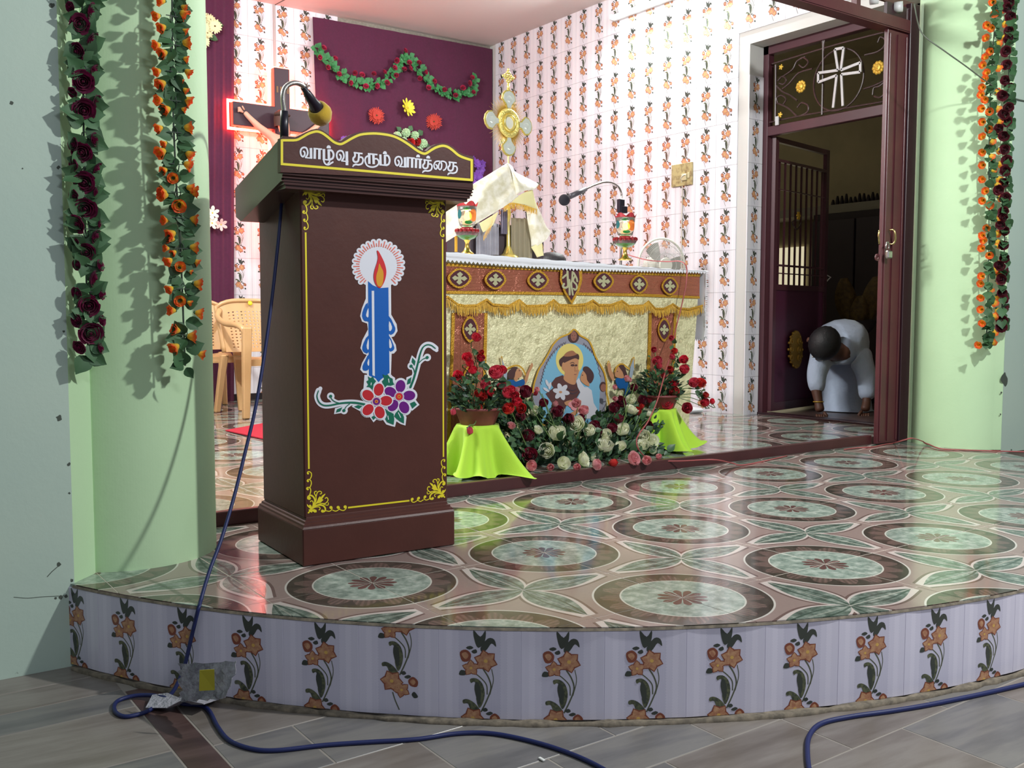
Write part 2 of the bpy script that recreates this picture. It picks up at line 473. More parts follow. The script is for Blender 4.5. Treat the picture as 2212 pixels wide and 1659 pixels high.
def tile_mesh(name, glaze, zlo, zhi, shift):
    """tile facing -Y, x across, z up, printed part clipped to zlo..zhi of the .3 m motif then shifted"""
    mb = MB(); cnt = [0]
    mb.box((-.0993, 0, zlo+.0007+shift), (.0993, .008, zhi-.0007+shift), 0, .0009)
    def put(pts, lv, mi):
        P = [((cx-620)*.000413, .225-(cy-880)*.000392) for cx, cy in pts]
        P = clip(clip(P, lambda p: p[1]-zlo-.001), lambda p: zhi-.001-p[1])
        if len(P) >= 3:
            cnt[0] += 1; mb.poly([(x, -.00014*lv-cnt[0]*4e-6, z+shift) for x, z in P], mi)
    def sp(pts, n=4, closed=True): return [(v.x, v.y) for v in spline([(a, b, 0) for a, b in pts], n, closed)]
    def petal(cx, cy, a, L, W, mi, lv):
        c, s = math.cos(a), math.sin(a); o = []
        for u, v in ((.08, .12), (.35, .5), (.65, .42), (1, 0), (.65, -.42), (.35, -.5), (.08, -.12)):
            o.append((cx+u*L*c-v*W*s, cy+u*L*s+v*W*c))
        put(o, lv, mi)
    def lily(cx, cy, R, n, a0):
        for k in range(n):
            a = a0+2*PI*k/n; petal(cx, cy, a, R, R*.82, 2, 3); petal(cx, cy, a, R*.90, R*.62, 1, 4)
        put([(cx+R*.17*math.cos(k*PI/3), cy+R*.17*math.sin(k*PI/3)) for k in range(6)], 5, 6)
    def stroke(pts, w, mi=5):
        q = [Vector((a, b, 0)) for a, b in pts]; q = spline(q, 4)
        for i in range(len(q)-1):
            d = (q[i+1]-q[i]).normalized(); n = Vector((-d.y, d.x, 0))*w/2
            put([(q[i]+n)[:2], (q[i+1]+n)[:2], (q[i+1]-n)[:2], (q[i]-n)[:2]], 1, mi)
    def leaf(pts, mi=3, lv=2, n=3): put(sp(pts, n), lv, mi)
    for oy in (0, -765):      # the motif repeats every tile; the second pass fills what hangs over the edge
        def S(pts): return [(a, b+oy) for a, b in pts]
        stroke(S([(640, 930), (672, 985), (686, 1050), (660, 1130), (628, 1200)]), 9)
        stroke(S([(575, 945), (625, 985), (660, 1030), (664, 1090)]), 7)
        stroke(S([(690, 930), (700, 1000), (680, 1090)]), 5)
        leaf(S([(585, 690), (625, 730), (655, 690), (650, 760), (612, 800), (590, 750)]), 4)
        leaf(S([(625, 800), (668, 740), (705, 745), (716, 790), (690, 770), (665, 805), (640, 830)]), 4)
        leaf(S([(540, 800), (565, 788), (585, 800), (562, 812)]), 4, 2, 2); leaf(S([(572, 822), (598, 808), (606, 828), (586, 836)]), 4, 2, 2)
        lily(656, 880+oy, 72, 6, .3); lily(570, 926+oy, 54, 5, .9)
        leaf(S([(505, 830), (540, 812), (570, 840), (560, 880), (520, 885)]), 2, 3); leaf(S([(515, 840), (540, 828), (556, 850), (538, 872)]), 1, 4)
        leaf(S([(500, 970), (512, 940), (545, 950), (535, 972)]), 4)
        leaf(S([(570, 1020), (565, 995), (600, 990), (635, 1020), (650, 1080), (640, 1140), (618, 1175), (600, 1120), (605, 1050), (590, 1012)]), 3)
        leaf(S([(590, 1060), (600, 1010), (622, 1040), (628, 1100), (615, 1150)]), 4, 3)
        leaf(S([(525, 1150), (522, 1128), (550, 1122), (590, 1145), (622, 1190), (605, 1215), (570, 1195), (552, 1150)]), 3)
        leaf(S([(632, 1185), (655, 1172), (668, 1188), (650, 1198)]), 4, 2, 2); leaf(S([(655, 1210), (680, 1196), (698, 1206), (676, 1220)]), 4, 2, 2)
        lily(580, 1240+oy, 72, 6, .1); lily(640, 1292+oy, 54, 5, .5)
        leaf(S([(680, 1230), (708, 1206), (738, 1232), (730, 1268), (692, 1262)]), 2, 3); leaf(S([(690, 1236), (710, 1220), (724, 1240), (708, 1258)]), 1, 4)
        stroke(S([(585, 1310), (600, 1360), (625, 1420)]), 7)
        leaf(S([(700, 1318), (716, 1300), (738, 1330), (716, 1340)]), 4)
    # faces of the print must look at -Y
    for i, f in enumerate(mb.f):
        if mb.m[i]:
            a, b, c = (mb.v[j] for j in f[:3])
            if (b-a).cross(c-a).y > 0: mb.f[i] = f[::-1]
    return mb.mesh(name, [glaze]+TM[1:])
me_tile = tile_mesh('wall_tile', M_wt, 0, .3, 0)
me_rise = tile_mesh('riser_tile', M_rt, .082, .3, -.3-.0075)
me_rise2 = tile_mesh('riser_tile', M_rt, 0, .218, -.218-.0075)
k = 0
while True:
    a = math.radians(-154.03+4.42*(k-.5)-.03*k)
    if a > math.radians(-22): break
    c = Vector((RC.x+(RR-.001)*math.cos(a), RC.y+(RR-.001)*math.sin(a), 0))
    if k != -1:
        inst('riser_tile', me_rise2 if k == 5 else me_rise, Matrix.Translation(c) @ Matrix.Rotation(a+PI/2, 4, 'Z'), dais)
    k += 1
# dirt skirting of mortar along the foot of the riser
mb = MB()
rnd = random.Random(3); jit = [rnd.uniform(-.006, .008) for _ in range(200)]
def skirt(u, v):
    a = math.radians(-156.2+u*132.4); j = jit[int(u*160)]
    r = RR+(.001 if v == 0 else .020+j*.7); z = HB+(.007+j*.5 if v < .6 else .0)
    return (RC.x+r*math.cos(a), RC.y+r*math.sin(a), z if v != .5 else HB+.010)
mb.grid(skirt, 160, 2)
mb.build('mortar_skirting', M_lip, dais, smooth=True)

# ---- hall floor: marble slabs
def marble(name, c1, c2, c3):
    m = mat(name, c1, .34); t = NT(m); b = t.n['Principled BSDF']; p = t.pos()
    x, y, z = t.xyz(p); oi = t.node('ShaderNodeObjectInfo').outputs['Random']
    v = t.comb(t.m('ADD', t.m('MULTIPLY', x, 1.0), t.m('MULTIPLY', y, 2.4)), t.m('MULTIPLY', y, 5.0), t.m('MULTIPLY', oi, 9.0))
    n = t.noise(2.2, 7, v, .62)
    c = t.ramp(n, [(.28, lin(c2)), (.46, lin(c1)), (.56, lin(c3)), (.72, lin(c1))])
    hs = t.node('ShaderNodeHueSaturation'); t.put(hs.inputs['Value'], t.m('MULTIPLY_ADD', oi, .26, .86)); t.put(hs.inputs['Color'], c)
    t.l.new(hs.outputs[0], b.inputs['Base Color']); return m
M_mar = marble('beige marble', (126, 117, 110), (106, 96, 88), (138, 130, 123))
M_mar2 = marble('grey marble', (112, 109, 108), (92, 90, 90), (126, 122, 118))
M_strip = marble('brown granite', (76, 56, 52), (58, 42, 40), (88, 68, 64))
mb = MB().box((-4.2, -3.2, HB-.06), (7, 6.2, HB-.0009)); floor = struct(mb.build('floor', mat('floor joint', (150, 142, 134), .8))); WM[floor.name] = Matrix()
tag(floor, 'marble slab floor of the hall with a brown granite strip')
rnd = random.Random(11)
def slab(x0, y0, x1, y1, m):
    g = .0016
    if math.hypot(x0-RC.x, y0-RC.y) < RR-.7 and math.hypot(x1-RC.x, y1-RC.y) < RR-.7: return
    MB().box((x0+g, y0+g, HB-.02), (x1-g, y1-g, HB), 0, .0015).build('floor_slab', m, floor)
ys = [-3.0, -2.55, -2.1, -1.72, -1.36, -1.1, -.90, -.74, -.49, -.25, .08, .34, .6]
for a in range(len(ys)-1):
    x = -.535+(0 if a % 2 else .19)
    slab(-.535, ys[a], x, ys[a+1], M_mar2) if x > -.535 else None
    k = 0
    while x < 3.6:
        wdt = .39; slab(x, ys[a], x+wdt, ys[a+1], M_mar2 if rnd.random() < .42 else M_mar); x += wdt; k += 1
yl = [-3.0, -2.4, -1.9, -1.4, -1.0, -.6, -.22, .085, .22, .36, .52]
cl = [0, 1, 0, 1, 0, 1, 0, 1, 0, 0]
for a in range(len(yl)-1):
    x = -.617
    while x > -3.4:
        slab(x-.7, yl[a], x, yl[a+1], M_mar2 if cl[a] else M_mar); x -= .7
y = -.385
MB().box((-.6155, -.383, HB-.02), (-.5365, .2, HB), 0, .0015).build('granite_strip', M_strip, floor)
while y > -2.6:
    MB().box((-.6155, y-.6, HB-.02), (-.5365, y-.003, HB), 0, .0015).build('granite_strip', M_strip, floor); y -= .6

# ---- left wall and half column of the chancel arch
def wall(name, pts, z0, z1, m, off=None):
    mb = MB(); mb.prism([(x, y, z0) for x, y in pts], (0, 0, z1-z0)); return struct(mb.build(name, m))
H = 3.6
wl = wall('wall_left', [(-3.2, .475), (-.675, .475), (-.675, .9), (-3.2, .9)], HB, H, M_wallg)
tag(wl, 'pale green painted wall left of the platform with dark plaster marks'); WM[wl.name] = Matrix()
CL = (-.452, .775, .262)
def half(cx, cy, r, a0, a1, n=120): return [(cx+r*math.cos(math.radians(a0+(a1-a0)*k/n)), cy+r*math.sin(math.radians(a0+(a1-a0)*k/n))) for k in range(n+1)]
colL = half(*CL, -125, 85)
pts = [(-.675, .476), (-.603, .552)]+colL+[(-.42, 1.06), (-.675, 1.06)]
o = wall('wall_arch_left', pts, HB, H, M_colg); tag(o, 'rounded pale green column at the left end of the platform')
CR = (4.253, .685, .32)
colR = half(*CR, 90, 234)
o = wall('wall_arch_right', colR+[(4.10, .398), (4.5, .398), (4.5, 1.0)], 0, H, M_colg)
tag(o, 'rounded bright green column at the right end of the platform')
wr = wall('wall_right', [(4.1005, .397), (7.0, .397), (7.0, .9), (4.5, .9)], -.02, H, M_wallg)
tag(wr, 'grey green painted wall beside the right column'); WM[wr.name] = Matrix()
# plaster marks on the left wall
pr = Print(PL((0, .475, 0), (0, -1, 0)))
def blob(x, y, r, seed, el=1.0):
    rn = random.Random(seed); pr.area([(x+r*math.cos(a)*rn.uniform(.6, 1.2), y+r*el*math.sin(a)*rn.uniform(.6, 1.2)) for a in [k*2*PI/9 for k in range(9)]], .0006, 0, 2)
for s, (x, y, r) in enumerate([(112, 12, 6), (128, 903, 7), (126, 362, 4), (138, 716, 3), (149, 1003, 4), (150, 1065, 2.4), (127, 1219, 5), (155, 1254, 4), (49, 364, 2), (25, 222, 5), (131, 1290, 5), (120, 1292, 3), (143, 1288, 4)]):
    blob(x, y, r, s)
pr.line([(127, 1222), (112, 1235), (102, 1246)], 1.6, .0006, 0, 0, False)
pr.line([(30, 1290), (60, 1292), (95, 1289), (140, 1287)], 1.1, .0006, 0)
pr.build('plaster_marks', M_mark, wl)['kind'] = 'stuff'
pr = Print(PL((4.1, .397, 0), (0, -1, 0)))
blob(2170, 818, 7, 5, 2.2); blob(2163, 848, 2.2, 6); blob(2161, 895, 2, 7); blob(2185, 1002-30, 2, 8)
pr.build('plaster_marks', M_mark, wr)['kind'] = 'stuff'

# ---- sanctuary shell
XR, YB, ZC, XL = 4.10, 5.44, 3.30, -.50
def sbox(name, a, b, m, label=None):
    o = struct(MB().box(a, b).build(name, m)); WM[o.name] = Matrix()
    if label: tag(o, label)
    return o
sfl = sbox('floor_sanctuary', (XL-.2, .975, -.15), (XR+.25, YB+.2, SF-.0007), mat('pale tile grout', (0, 0, 0)), 'sanctuary floor of the same glazed medallion tiles')
tile2 = MB().box((-.15+G/2, -.15+G/2, -.010), (.15-G/2, .15-G/2, 0), 0, .0012).mesh('floor_tile', M_fl2)
for i in range(-14, 4):
    for j in range(-1, 15):
        x0 = 3.456+i*.3; y0 = 1.18+j*.3
        if x0 < XL-.35 or x0 > XR+.1 or y0 > YB or y0+.3 < .99: continue
        a, b = max(x0, XL-.2), min(x0+.3, XR+.2); c, d = max(y0, .977), min(y0+.3, YB)
        if b-a < .02 or d-c < .02: continue
        # left out where the altar and the lectern hide the floor completely
        if a == x0 and b == x0+.3 and c == y0 and d == y0+.3:
            inst('floor_tile', tile2, Matrix.Translation((x0+.15, y0+.15, SF)), sfl)
        else: MB().box((a+G/2, c+G/2, SF-.010), (b-G/2, d-G/2, SF)).build('floor_tile', M_fl2, sfl)
wb = sbox('wall_back', (XL-.2, YB+.008, -.1), (XR+.2, YB+.15, ZC+.1), M_grout, 'back wall of the sanctuary with floral tiles between maroon curtains')
wrs = MB(); wrs.box((XR+.008, 2.25, -.1), (XR+.16, YB+.15, ZC+.1)); wrs.box((XR+.008, .95, 2.62), (XR+.16, 2.25, ZC+.1))
wrs = struct(wrs.build('wall_right_sanctuary', mat('reveal plaster', (196, 194, 190), .6))); WM[wrs.name] = Matrix()
tag(wrs, 'right wall of the sanctuary covered with floral vine tiles')
for r in range(11):
    z = .01+.3*r
    for k in range(16):
        y = 5.34-.2*k+.0
        y = 5.240-.2*k+.005
        if y-.1 < 2.25: continue
        if z+.3 > ZC+.03: continue
        inst('wall_tile', me_tile, Matrix.Translation((XR, y, z)) @ Matrix.Rotation(-PI/2, 4, 'Z'), wrs)
for r in (9, 10):
    for k in range(15, 22):
        y = 5.245-.2*k
        if y < 1.1 or y+.1 > 2.4: continue
        if .01+.3*r+.3 > ZC+.05: continue
        inst('wall_tile', me_tile, Matrix.Translation((XR, y, .01+.3*r)) @ Matrix.Rotation(-PI/2, 4, 'Z'), wrs)
# tiles turning into the door reveal
for r in range(8):
    inst('wall_tile', me_tile, Matrix.Translation((XR+.074, 2.2415, .01+.3*r)) @ Matrix.Rotation(0, 4, 'Z') @ Matrix.Diagonal((.74, 1, 1, 1)), wrs)
for r in range(11):
    for k in range(6):
        x = 1.42+.2*k; z = .01+.3*r
        inst('wall_tile', me_tile, Matrix.Translation((x, YB, z)), wb)
M_base = mat('black skirting', (40, 34, 36), .3)
sbox('baseboard_back', (XL, YB-.008, SF), (1.98, YB, SF+.055), M_base, 'black skirting at the foot of the back wall')
sbox('wall_left_sanctuary', (XL-.2, .98, -.1), (XL, YB+.15, ZC+.1), mat('sanctuary left paint', (206, 204, 206), .6), 'left wall of the sanctuary')
ce = sbox('ceiling', (XL-.2, 1.0, ZC), (XR+.2, YB+.15, ZC+.1), M_ceil, 'plastered ceiling of the sanctuary')
MB().tube([(1.955, YB, ZC-.002), (2.0, 4.9, ZC-.002), (2.06, 4.4, ZC-.002)], .004, 5).build('ceiling_crack', mat('crack', (110, 96, 90), .9), ce)
MB().tube([(1.945, YB-.004, ZC), (1.945, YB-.004, 2.8)], .010, 6).build('conduit', mat('conduit', (176, 166, 164), .5), wb)

# ---- step rail of the folding gate
o = struct(MB().box((-.42, .953, .0), (3.72, .985, .052), 0, .003).box((-.42, .985, .03), (3.72, 1.0, .046)).build('trim_1', M_maroon)); tag(o, 'maroon steel rail along the sanctuary step')
# ================================================================== lectern
M_wood = mat('brown varnish', (84, 47, 40), .42, noise=(7, (77, 43, 37), .3, .7), bump=(45, .05), spec=.3)
M_wood2 = mat('brown moulding', (70, 39, 35), .28, noise=(9, (64, 36, 32), .3, .7))
M_yel = mat('yellow enamel', (232, 214, 44), .4)
M_wht = mat('white enamel', (222, 222, 230), .4)
M_red = mat('mural red', (206, 38, 44), .4); M_amb = mat('mural amber', (214, 152, 34), .4)
M_blue = mat('mural blue', (8, 92, 178), .4); M_grn = mat('mural green', (8, 104, 80), .4)
M_pur = mat('mural purple', (104, 14, 122), .4); M_ray = mat('mural coral', (222, 112, 96), .4)
M_redf = mat('mural crimson', (190, 34, 44), .4)
LO = Vector((-.09, .265, 0)); LR = math.radians(-2.56)
LU = Vector((math.cos(LR), math.sin(LR), 0)); LV = Vector((-math.sin(LR), math.cos(LR), 0))
def LL(u, v, z): return LO+LU*u+LV*v+Vector((0, 0, z))
LM = Matrix.Translation(LO) @ Matrix.Rotation(LR, 4, 'Z')
lec = thing('lectern', 'brown wooden lectern with Tamil lettering and a painted blue candle on the front', 'lectern', LO, LR)
mb = MB().box((0, 0, .002), (.513, .408, .112), 0, .003)
pl = [(0.0, .112), (.004, .118), (.005, .124), (.010, .127), (.011, .133), (.017, .136), (.018, .142), (.022, .146)]
for (d0, z0), (d1, z1) in zip(pl, pl[1:]):
    q = [[(d, d, z), (.513-d, d, z), (.513-d, .408-d, z), (d, .408-d, z)] for d, z in ((d0, z0), (d1, z1))]
    mb.add(q[0]+q[1], [(i, (i+1) % 4, 4+(i+1) % 4, 4+i) for i in range(4)])
mb.add([(.022, .022, .146), (.491, .022, .146), (.491, .386, .146), (.022, .386, .146)], [(0, 1, 2, 3)])
mb.xf(LM).build('plinth', M_wood, lec)
MB().box((.014, .02, .14), (.498, .388, 1.14), 0, .004).xf(LM).build('column', M_wood, lec)
prof = [(-.045, 1.24), (.39, 1.142), (.388, 1.052), (.338, 1.034), (-.03, 1.118), (-.045, 1.14)]
mb = MB().prism([(-.06, v, z) for v, z in prof], (.617, 0, 0))
for d, z in ((.006, 1.118), (.012, 1.108)):
    mb.box((-.06+d, -.042+d, z-.010), (.557-d, .30, z+.01))
for k in range(3):   # moulding ribs along the underside of the front
    mb.box((-.061, -.047+.004*k, 1.134-.009*k), (.558, -.03, 1.138-.009*k))
mb.xf(LM).build('reading_desk', M_wood2, lec)
PLf = PL(LL(0, -.052, 0), -LV)
gab = [(606, 372), (606, 298), (618, 296), (637, 296.5), (650, 291), (662, 285), (672, 280.5), (684, 278), (696, 281), (708, 289), (720, 299), (730, 304), (737, 304), (748, 296), (760, 290), (778, 284.5), (800, 282.5), (820, 283), (845, 287), (864, 294), (885, 305), (902, 318), (915, 326), (921, 326), (932, 316), (942, 311), (955, 308.5), (966, 310), (978, 317), (990, 327), (1003, 334), (1022, 339), (1024, 340), (1024, 392)]
q = [PLf.px(x, y) for x, y in gab]
MB().prism(q, LV*.024).build('front_board', M_wood, lec)
pr = Print(PLf)
bd = [(609, 354), (609, 303), (620, 303), (640, 302.5), (652, 297), (664, 290), (674, 286), (685, 284), (696, 287.5), (708, 296), (720, 306), (730, 310.5), (738, 311), (748, 306), (760, 299), (778, 291), (800, 288.5), (820, 289), (845, 293), (864, 300.5), (884, 313), (902, 326), (914, 331.5), (921, 331), (932, 324), (942, 318.5), (955, 315), (966, 317), (977, 324), (990, 335), (1003, 341), (1019, 346), (1019, 389), (609, 354)]
pr.line(bd[1:-2], 5.2, .0008, 0, 3, False)
pr.line([(609, 301), (609, 356.5)], 5.2, .0009, 0, 0, False); pr.line([(606.5, 354), (1021.6, 389)], 5.2, .0010, 0, 0, False); pr.line([(1019, 344), (1019, 391.5)], 5.2, .0011, 0, 0, False)
pr.build('yellow_border', M_yel, lec)

# ---- the Tamil line: வாழ்வு தரும் வார்த்தை, drawn stroke by stroke
T1 = Print(PLf, 600, 270, .09946); T2 = Print(PLf, 810, 270, .09946)
Z = .0013
def va(t, dx, dy, s=1.0, stem=True):
    f = lambda p: [(570+(x-570)*s+dx, 590+(y-590)*s+dy) for x, y in p]
    t.line(f([(563, 572), (585, 600), (583, 650), (548, 688), (512, 660), (494, 585), (512, 520), (562, 488), (618, 502), (648, 570), (645, 640), (605, 705)]), 38*s, Z)
    t.line(f([(596, 708), (750, 722)]), 28*s, Z, 0, 0, False)
    if stem: t.line(f([(720, 500), (724, 726)]), 58*s, Z, 0, 0, False)
def aa(t, x, y, s=1.0, w=100):
    t.line([(x, y), (x-4*s, y+228*s)], 54*s, Z, 0, 0, False); t.line([(x+w*s, y+10*s), (x+(w-2)*s, y+236*s)], 56*s, Z, 0, 0, False)
    t.line([(x-30*s, y+2*s), (x+(w+58)*s, y+18*s)], 32*s, Z, 0, 0, False)
def ta(t, dx, dy, s=1.0):
    f = lambda p: [(1745+(x-1745)*s+dx, 700+(y-700)*s+dy) for x, y in p]
    t.line(f([(1648, 600), (1842, 622)]), 34*s, Z, 0, 0, False)
    t.line(f([(1676, 605), (1674, 680), (1640, 722), (1645, 780), (1690, 806), (1742, 785), (1758, 720), (1762, 625)]), 42*s, Z)
    t.line(f([(1755, 700), (1825, 704), (1852, 760), (1828, 836), (1760, 864), (1692, 858), (1645, 876)]), 38*s, Z)
    t.line(f([(1648, 872), (1626, 912)]), 24*s, Z, 0, 0, False)
def pulli(t, x, y, r):
    t.area([(x+r*math.cos(a), y+12-r*1.1*math.sin(a)) for a in [PI*k/12 for k in range(13)]]+[(x-r, y+26), (x+r, y+30)], Z)
va(T1, 0, 0); aa(T1, 805, 508)
T1.line([(1001, 522), (1002, 765)], 56, Z, 0, 0, False); T1.line([(1106, 530), (1112, 765)], 56, Z, 0, 0, False)
T1.line([(990, 745), (1120, 762)], 30, Z, 0, 0, False); T1.line([(1110, 548), (1175, 560), (1212, 640), (1190, 722), (1120, 758)], 44, Z)
T1.line([(1000, 768), (1012, 815), (1050, 855), (1105, 862), (1150, 835), (1196, 806)], 36, Z); T1.line([(1120, 765), (1122, 800), (1090, 838)], 30, Z)
pulli(T1, 1106, 480, 47)
va(T1, 785, 72, 1.0, False); T1.line([(1498, 574), (1503, 875)], 60, Z, 0, 0, False)
ta(T1, 0, 0)
T1.line([(1955, 624), (2165, 644)], 34, Z, 0, 0, False); T1.line([(1986, 625), (1988, 845)], 54, Z, 0, 0, False); T1.line([(2076, 632), (2084, 852)], 54, Z, 0, 0, False)
T1.line([(1955, 672), (1908, 712), (1898, 790), (1942, 880), (2034, 914), (2124, 900), (2184, 850), (2190, 785), (2155, 738), (2108, 735)], 36, Z)
T2.line([(116, 640), (122, 880)], 50, Z, 0, 0, False); T2.line([(214, 650), (218, 880)], 50, Z, 0, 0, False); T2.line([(100, 862), (266, 880)], 30, Z, 0, 0, False)
T2.line([(215, 662), (285, 672), (318, 760), (298, 845), (250, 872)], 42, Z); pulli(T2, 215, 605, 44)
va(T2, -62, 197, .96); aa(T2, 716, 705, .95, 95)
T2.line([(893, 735), (888, 935)], 52, Z, 0, 0, False); T2.line([(980, 745), (978, 945)], 54, Z, 0, 0, False); T2.line([(862, 732), (1030, 750)], 32, Z, 0, 0, False); pulli(T2, 935, 675, 42)
ta(T2, -605, 148, .92); pulli(T2, 1155, 700, 42)
T2.line([(1326, 862), (1350, 890), (1345, 938), (1316, 958), (1288, 920), (1282, 862), (1312, 802), (1362, 786), (1420, 796), (1448, 850), (1440, 938), (1406, 968), (1380, 930), (1386, 860), (1422, 800), (1480, 788), (1538, 820), (1554, 890), (1530, 955), (1490, 984)], 32, Z)
ta(T2, -58, 196, .92)
for tx in (T1, T2): tx.build('lettering', M_wht, lec)

# ---- yellow corner ornaments and frame lines on the column
PLc = PL(LL(0, .02, 0), -LV)
cu0 = lambda x, y: ((PLc.px(x, y)-LO).dot(LU), PLc.px(x, y).z)
uC = (.014+.498)/2
za, zb = cu0(653, 402)[1], cu0(690, 1106)[1]; zC = (za+zb)/2
K4 = .07838
corner_lines = [([(205, 838), (180, 850), (182, 888), (230, 903), (278, 870), (290, 800), (270, 720), (255, 690)], 30), ([(216, 1062), (198, 1078), (204, 1112), (245, 1128), (298, 1092), (313, 1010), (285, 930), (265, 895)], 28), ([(226, 1288), (208, 1302), (217, 1340), (260, 1352), (316, 1310), (322, 1230), (293, 1160), (265, 1120)], 28),
 ([(838, 308), (855, 318), (880, 290), (862, 232), (800, 192), (715, 208)], 26), ([(1038, 308), (1060, 316), (1086, 280), (1060, 228), (980, 188), (895, 218)], 26), ([(1234, 312), (1255, 326), (1280, 285), (1245, 224), (1180, 198), (1090, 232)], 26),
 ([(235, 565), (204, 582), (214, 640), (280, 672), (348, 636), (392, 560), (396, 470), (358, 390), (320, 300)], 46), ([(592, 206), (630, 186), (682, 222), (678, 300), (618, 364), (520, 384), (420, 366), (330, 300)], 46),
 ([(400, 350), (560, 420), (680, 420), (752, 480), (768, 540), (735, 592), (692, 570)], 28), ([(640, 400), (740, 368), (775, 390), (772, 440)], 22), ([(370, 400), (430, 520), (428, 640), (392, 720), (404, 772), (450, 780)], 28), ([(440, 640), (472, 740), (530, 780), (586, 758), (588, 712), (552, 697)], 26),
 ([(330, 300), (420, 328), (515, 326), (540, 282), (510, 242)], 26), ([(320, 320), (348, 420), (336, 500), (292, 512), (272, 490)], 26)]
corner_areas = [[(330, 310), (440, 420), (560, 450), (600, 490), (640, 530), (600, 550), (650, 620), (700, 690), (690, 705), (600, 650), (570, 600), (545, 640), (500, 590), (460, 500), (400, 420)], [(190, 150), (230, 160), (250, 200), (300, 170), (330, 210), (380, 170), (440, 180), (440, 240), (380, 270), (310, 270), (300, 370), (260, 410), (220, 380), (170, 430), (175, 370), (230, 310), (270, 280), (210, 260), (230, 220), (190, 190)]]
class Mir(Print):
    fu = 1; fz = 1
    def P(s, x, y, off):
        u, z = cu0(s.ox+x*s.k, s.oy+y*s.k)
        if s.fu < 0: u = 2*uC-u
        if s.fz < 0: z = 2*zC-z
        return LL(u, .02, z)-LV*off
for fu in (1, -1):
    for fz in (1, -1):
        pr = Mir(PLc, 640, 390, K4); pr.fu = fu; pr.fz = fz
        for p, wd in corner_lines: pr.line(p, wd, .0008, 0, 4)
        for p in corner_areas: pr.area(p, .0009)
        for x, y, r in ((845, 300, 44), (1047, 295, 44), (1246, 300, 46), (205, 850, 30), (218, 1080, 30), (226, 1300, 30), (240, 590, 48), (605, 205, 44)): pr.ell(x, y, r, r, .0010)
        pr.build('corner_ornament', M_yel, lec)
uL, zt = cu0(660, 502)[0], cu0(660, 502)[1]; zbm = 2*zC-zt; uT = cu0(744, 412)[0]; zT = cu0(744, 411.5)[1]
lw = .0052
fr = MB()
for u in (uL, 2*uC-uL): fr.add([LL(u-lw/2, .0192, zbm), LL(u+lw/2, .0192, zbm), LL(u+lw/2, .0192, zt), LL(u-lw/2, .0192, zt)], [(0, 1, 2, 3)])
for z in (zT, 2*zC-zT): fr.add([LL(uT, .0192, z-lw/2), LL(2*uC-uT, .0192, z-lw/2), LL(2*uC-uT, .0192, z+lw/2), LL(uT, .0192, z+lw/2)], [(0, 1, 2, 3)])
fr.build('yellow_border', M_yel, lec)

# ---- painted candle: outlines in pixels of three crops
PM = [M_wht, M_ray, M_red, M_amb, M_blue, M_grn, M_redf, M_pur]
c6 = Print(PLc, 740, 500, .08439)
cx, cy = 917, 872
c6.ell(cx, cy, 600, 595, .0006, 0, 0, 48)
for k in range(-10, 12):
    a = math.radians(88.3+13.45*k); ca, sa = math.cos(a), -math.sin(a)
    if k > 10: continue
    c6.line([(cx+ca*560, cy+sa*560), (cx+ca*618, cy+sa*618)], 148, .0007, 0, 0)
    c6.line([(cx+ca*480, cy+sa*480), (cx+ca*640, cy+sa*640)], 28, .0012, 1, 0, False)
    a2 = a+math.radians(6.7); c2, s2 = math.cos(a2), -math.sin(a2)
    c6.line([(cx+c2*486, cy+s2*486), (cx+c2*572, cy+s2*572)], 26, .0012, 1, 0, False)
c6.area([(880, 495), (915, 500), (960, 570), (1060, 770), (1115, 960), (1118, 1100), (1080, 1260), (1010, 1400), (950, 1450), (880, 1400), (815, 1280), (797, 1130), (825, 970), (880, 800), (905, 660)], .0018, 2, 3)
c6.area([(940, 820), (985, 910), (1040, 1020), (1050, 1150), (1035, 1290), (1000, 1390), (945, 1412), (890, 1370), (862, 1250), (868, 1110), (905, 990)], .0021, 3, 3)
c6.build('candle_mural', PM, lec)
c7 = Print(PLc, 620, 480, .2894)
c7.area([(588, 430), (588, 570), (560, 640), (546, 700), (560, 742), (598, 756), (604, 800), (562, 880), (548, 940), (572, 982), (595, 990), (560, 1050), (546, 1100), (568, 1125), (598, 1130), (582, 1230), (700, 1240), (776, 1140), (781, 982), (798, 980), (818, 958), (812, 915), (780, 858), (800, 852), (825, 812), (818, 760), (778, 690), (776, 440)], .0007, 0)
c7.area([(605, 440), (640, 470), (690, 492), (757, 487), (765, 1125), (700, 1175), (683, 1195), (660, 1165), (612, 1145)], .0013, 4)
for p, h in (([(603, 600), (570, 650), (560, 700), (575, 735), (598, 740), (608, 735)], [(607, 640), (590, 690), (597, 708), (608, 705)]), ([(608, 845), (570, 905), (562, 950), (580, 974), (610, 970)], [(609, 868), (594, 920), (600, 948), (610, 945)]), ([(612, 985), (585, 1030), (564, 1075), (570, 1106), (600, 1106), (613, 1080)], [(612, 1018), (599, 1050), (606, 1070), (613, 1065)]), ([(760, 700), (800, 770), (809, 800), (795, 831), (760, 832)], [(762, 738), (784, 780), (778, 806), (762, 809)]), ([(762, 848), (795, 915), (801, 945), (785, 962), (762, 956)], [(764, 868), (783, 915), (778, 937), (764, 936)])):
    c7.area(p, .0012, 4, 2); c7.area(h, .0016, 0, 2)
c7.area([(632, 512), (650, 512), (656, 1150), (638, 1142)], .0016, 0)
c7.build('candle_mural', PM, lec)
c5 = Print(PLc, 650, 720, .14014)
W0, W1 = .0009, .0020
lsp = [(272, 885), (250, 970), (282, 1060), (350, 1108), (450, 1110), (600, 1080), (740, 1068), (850, 1072), (980, 1095)]
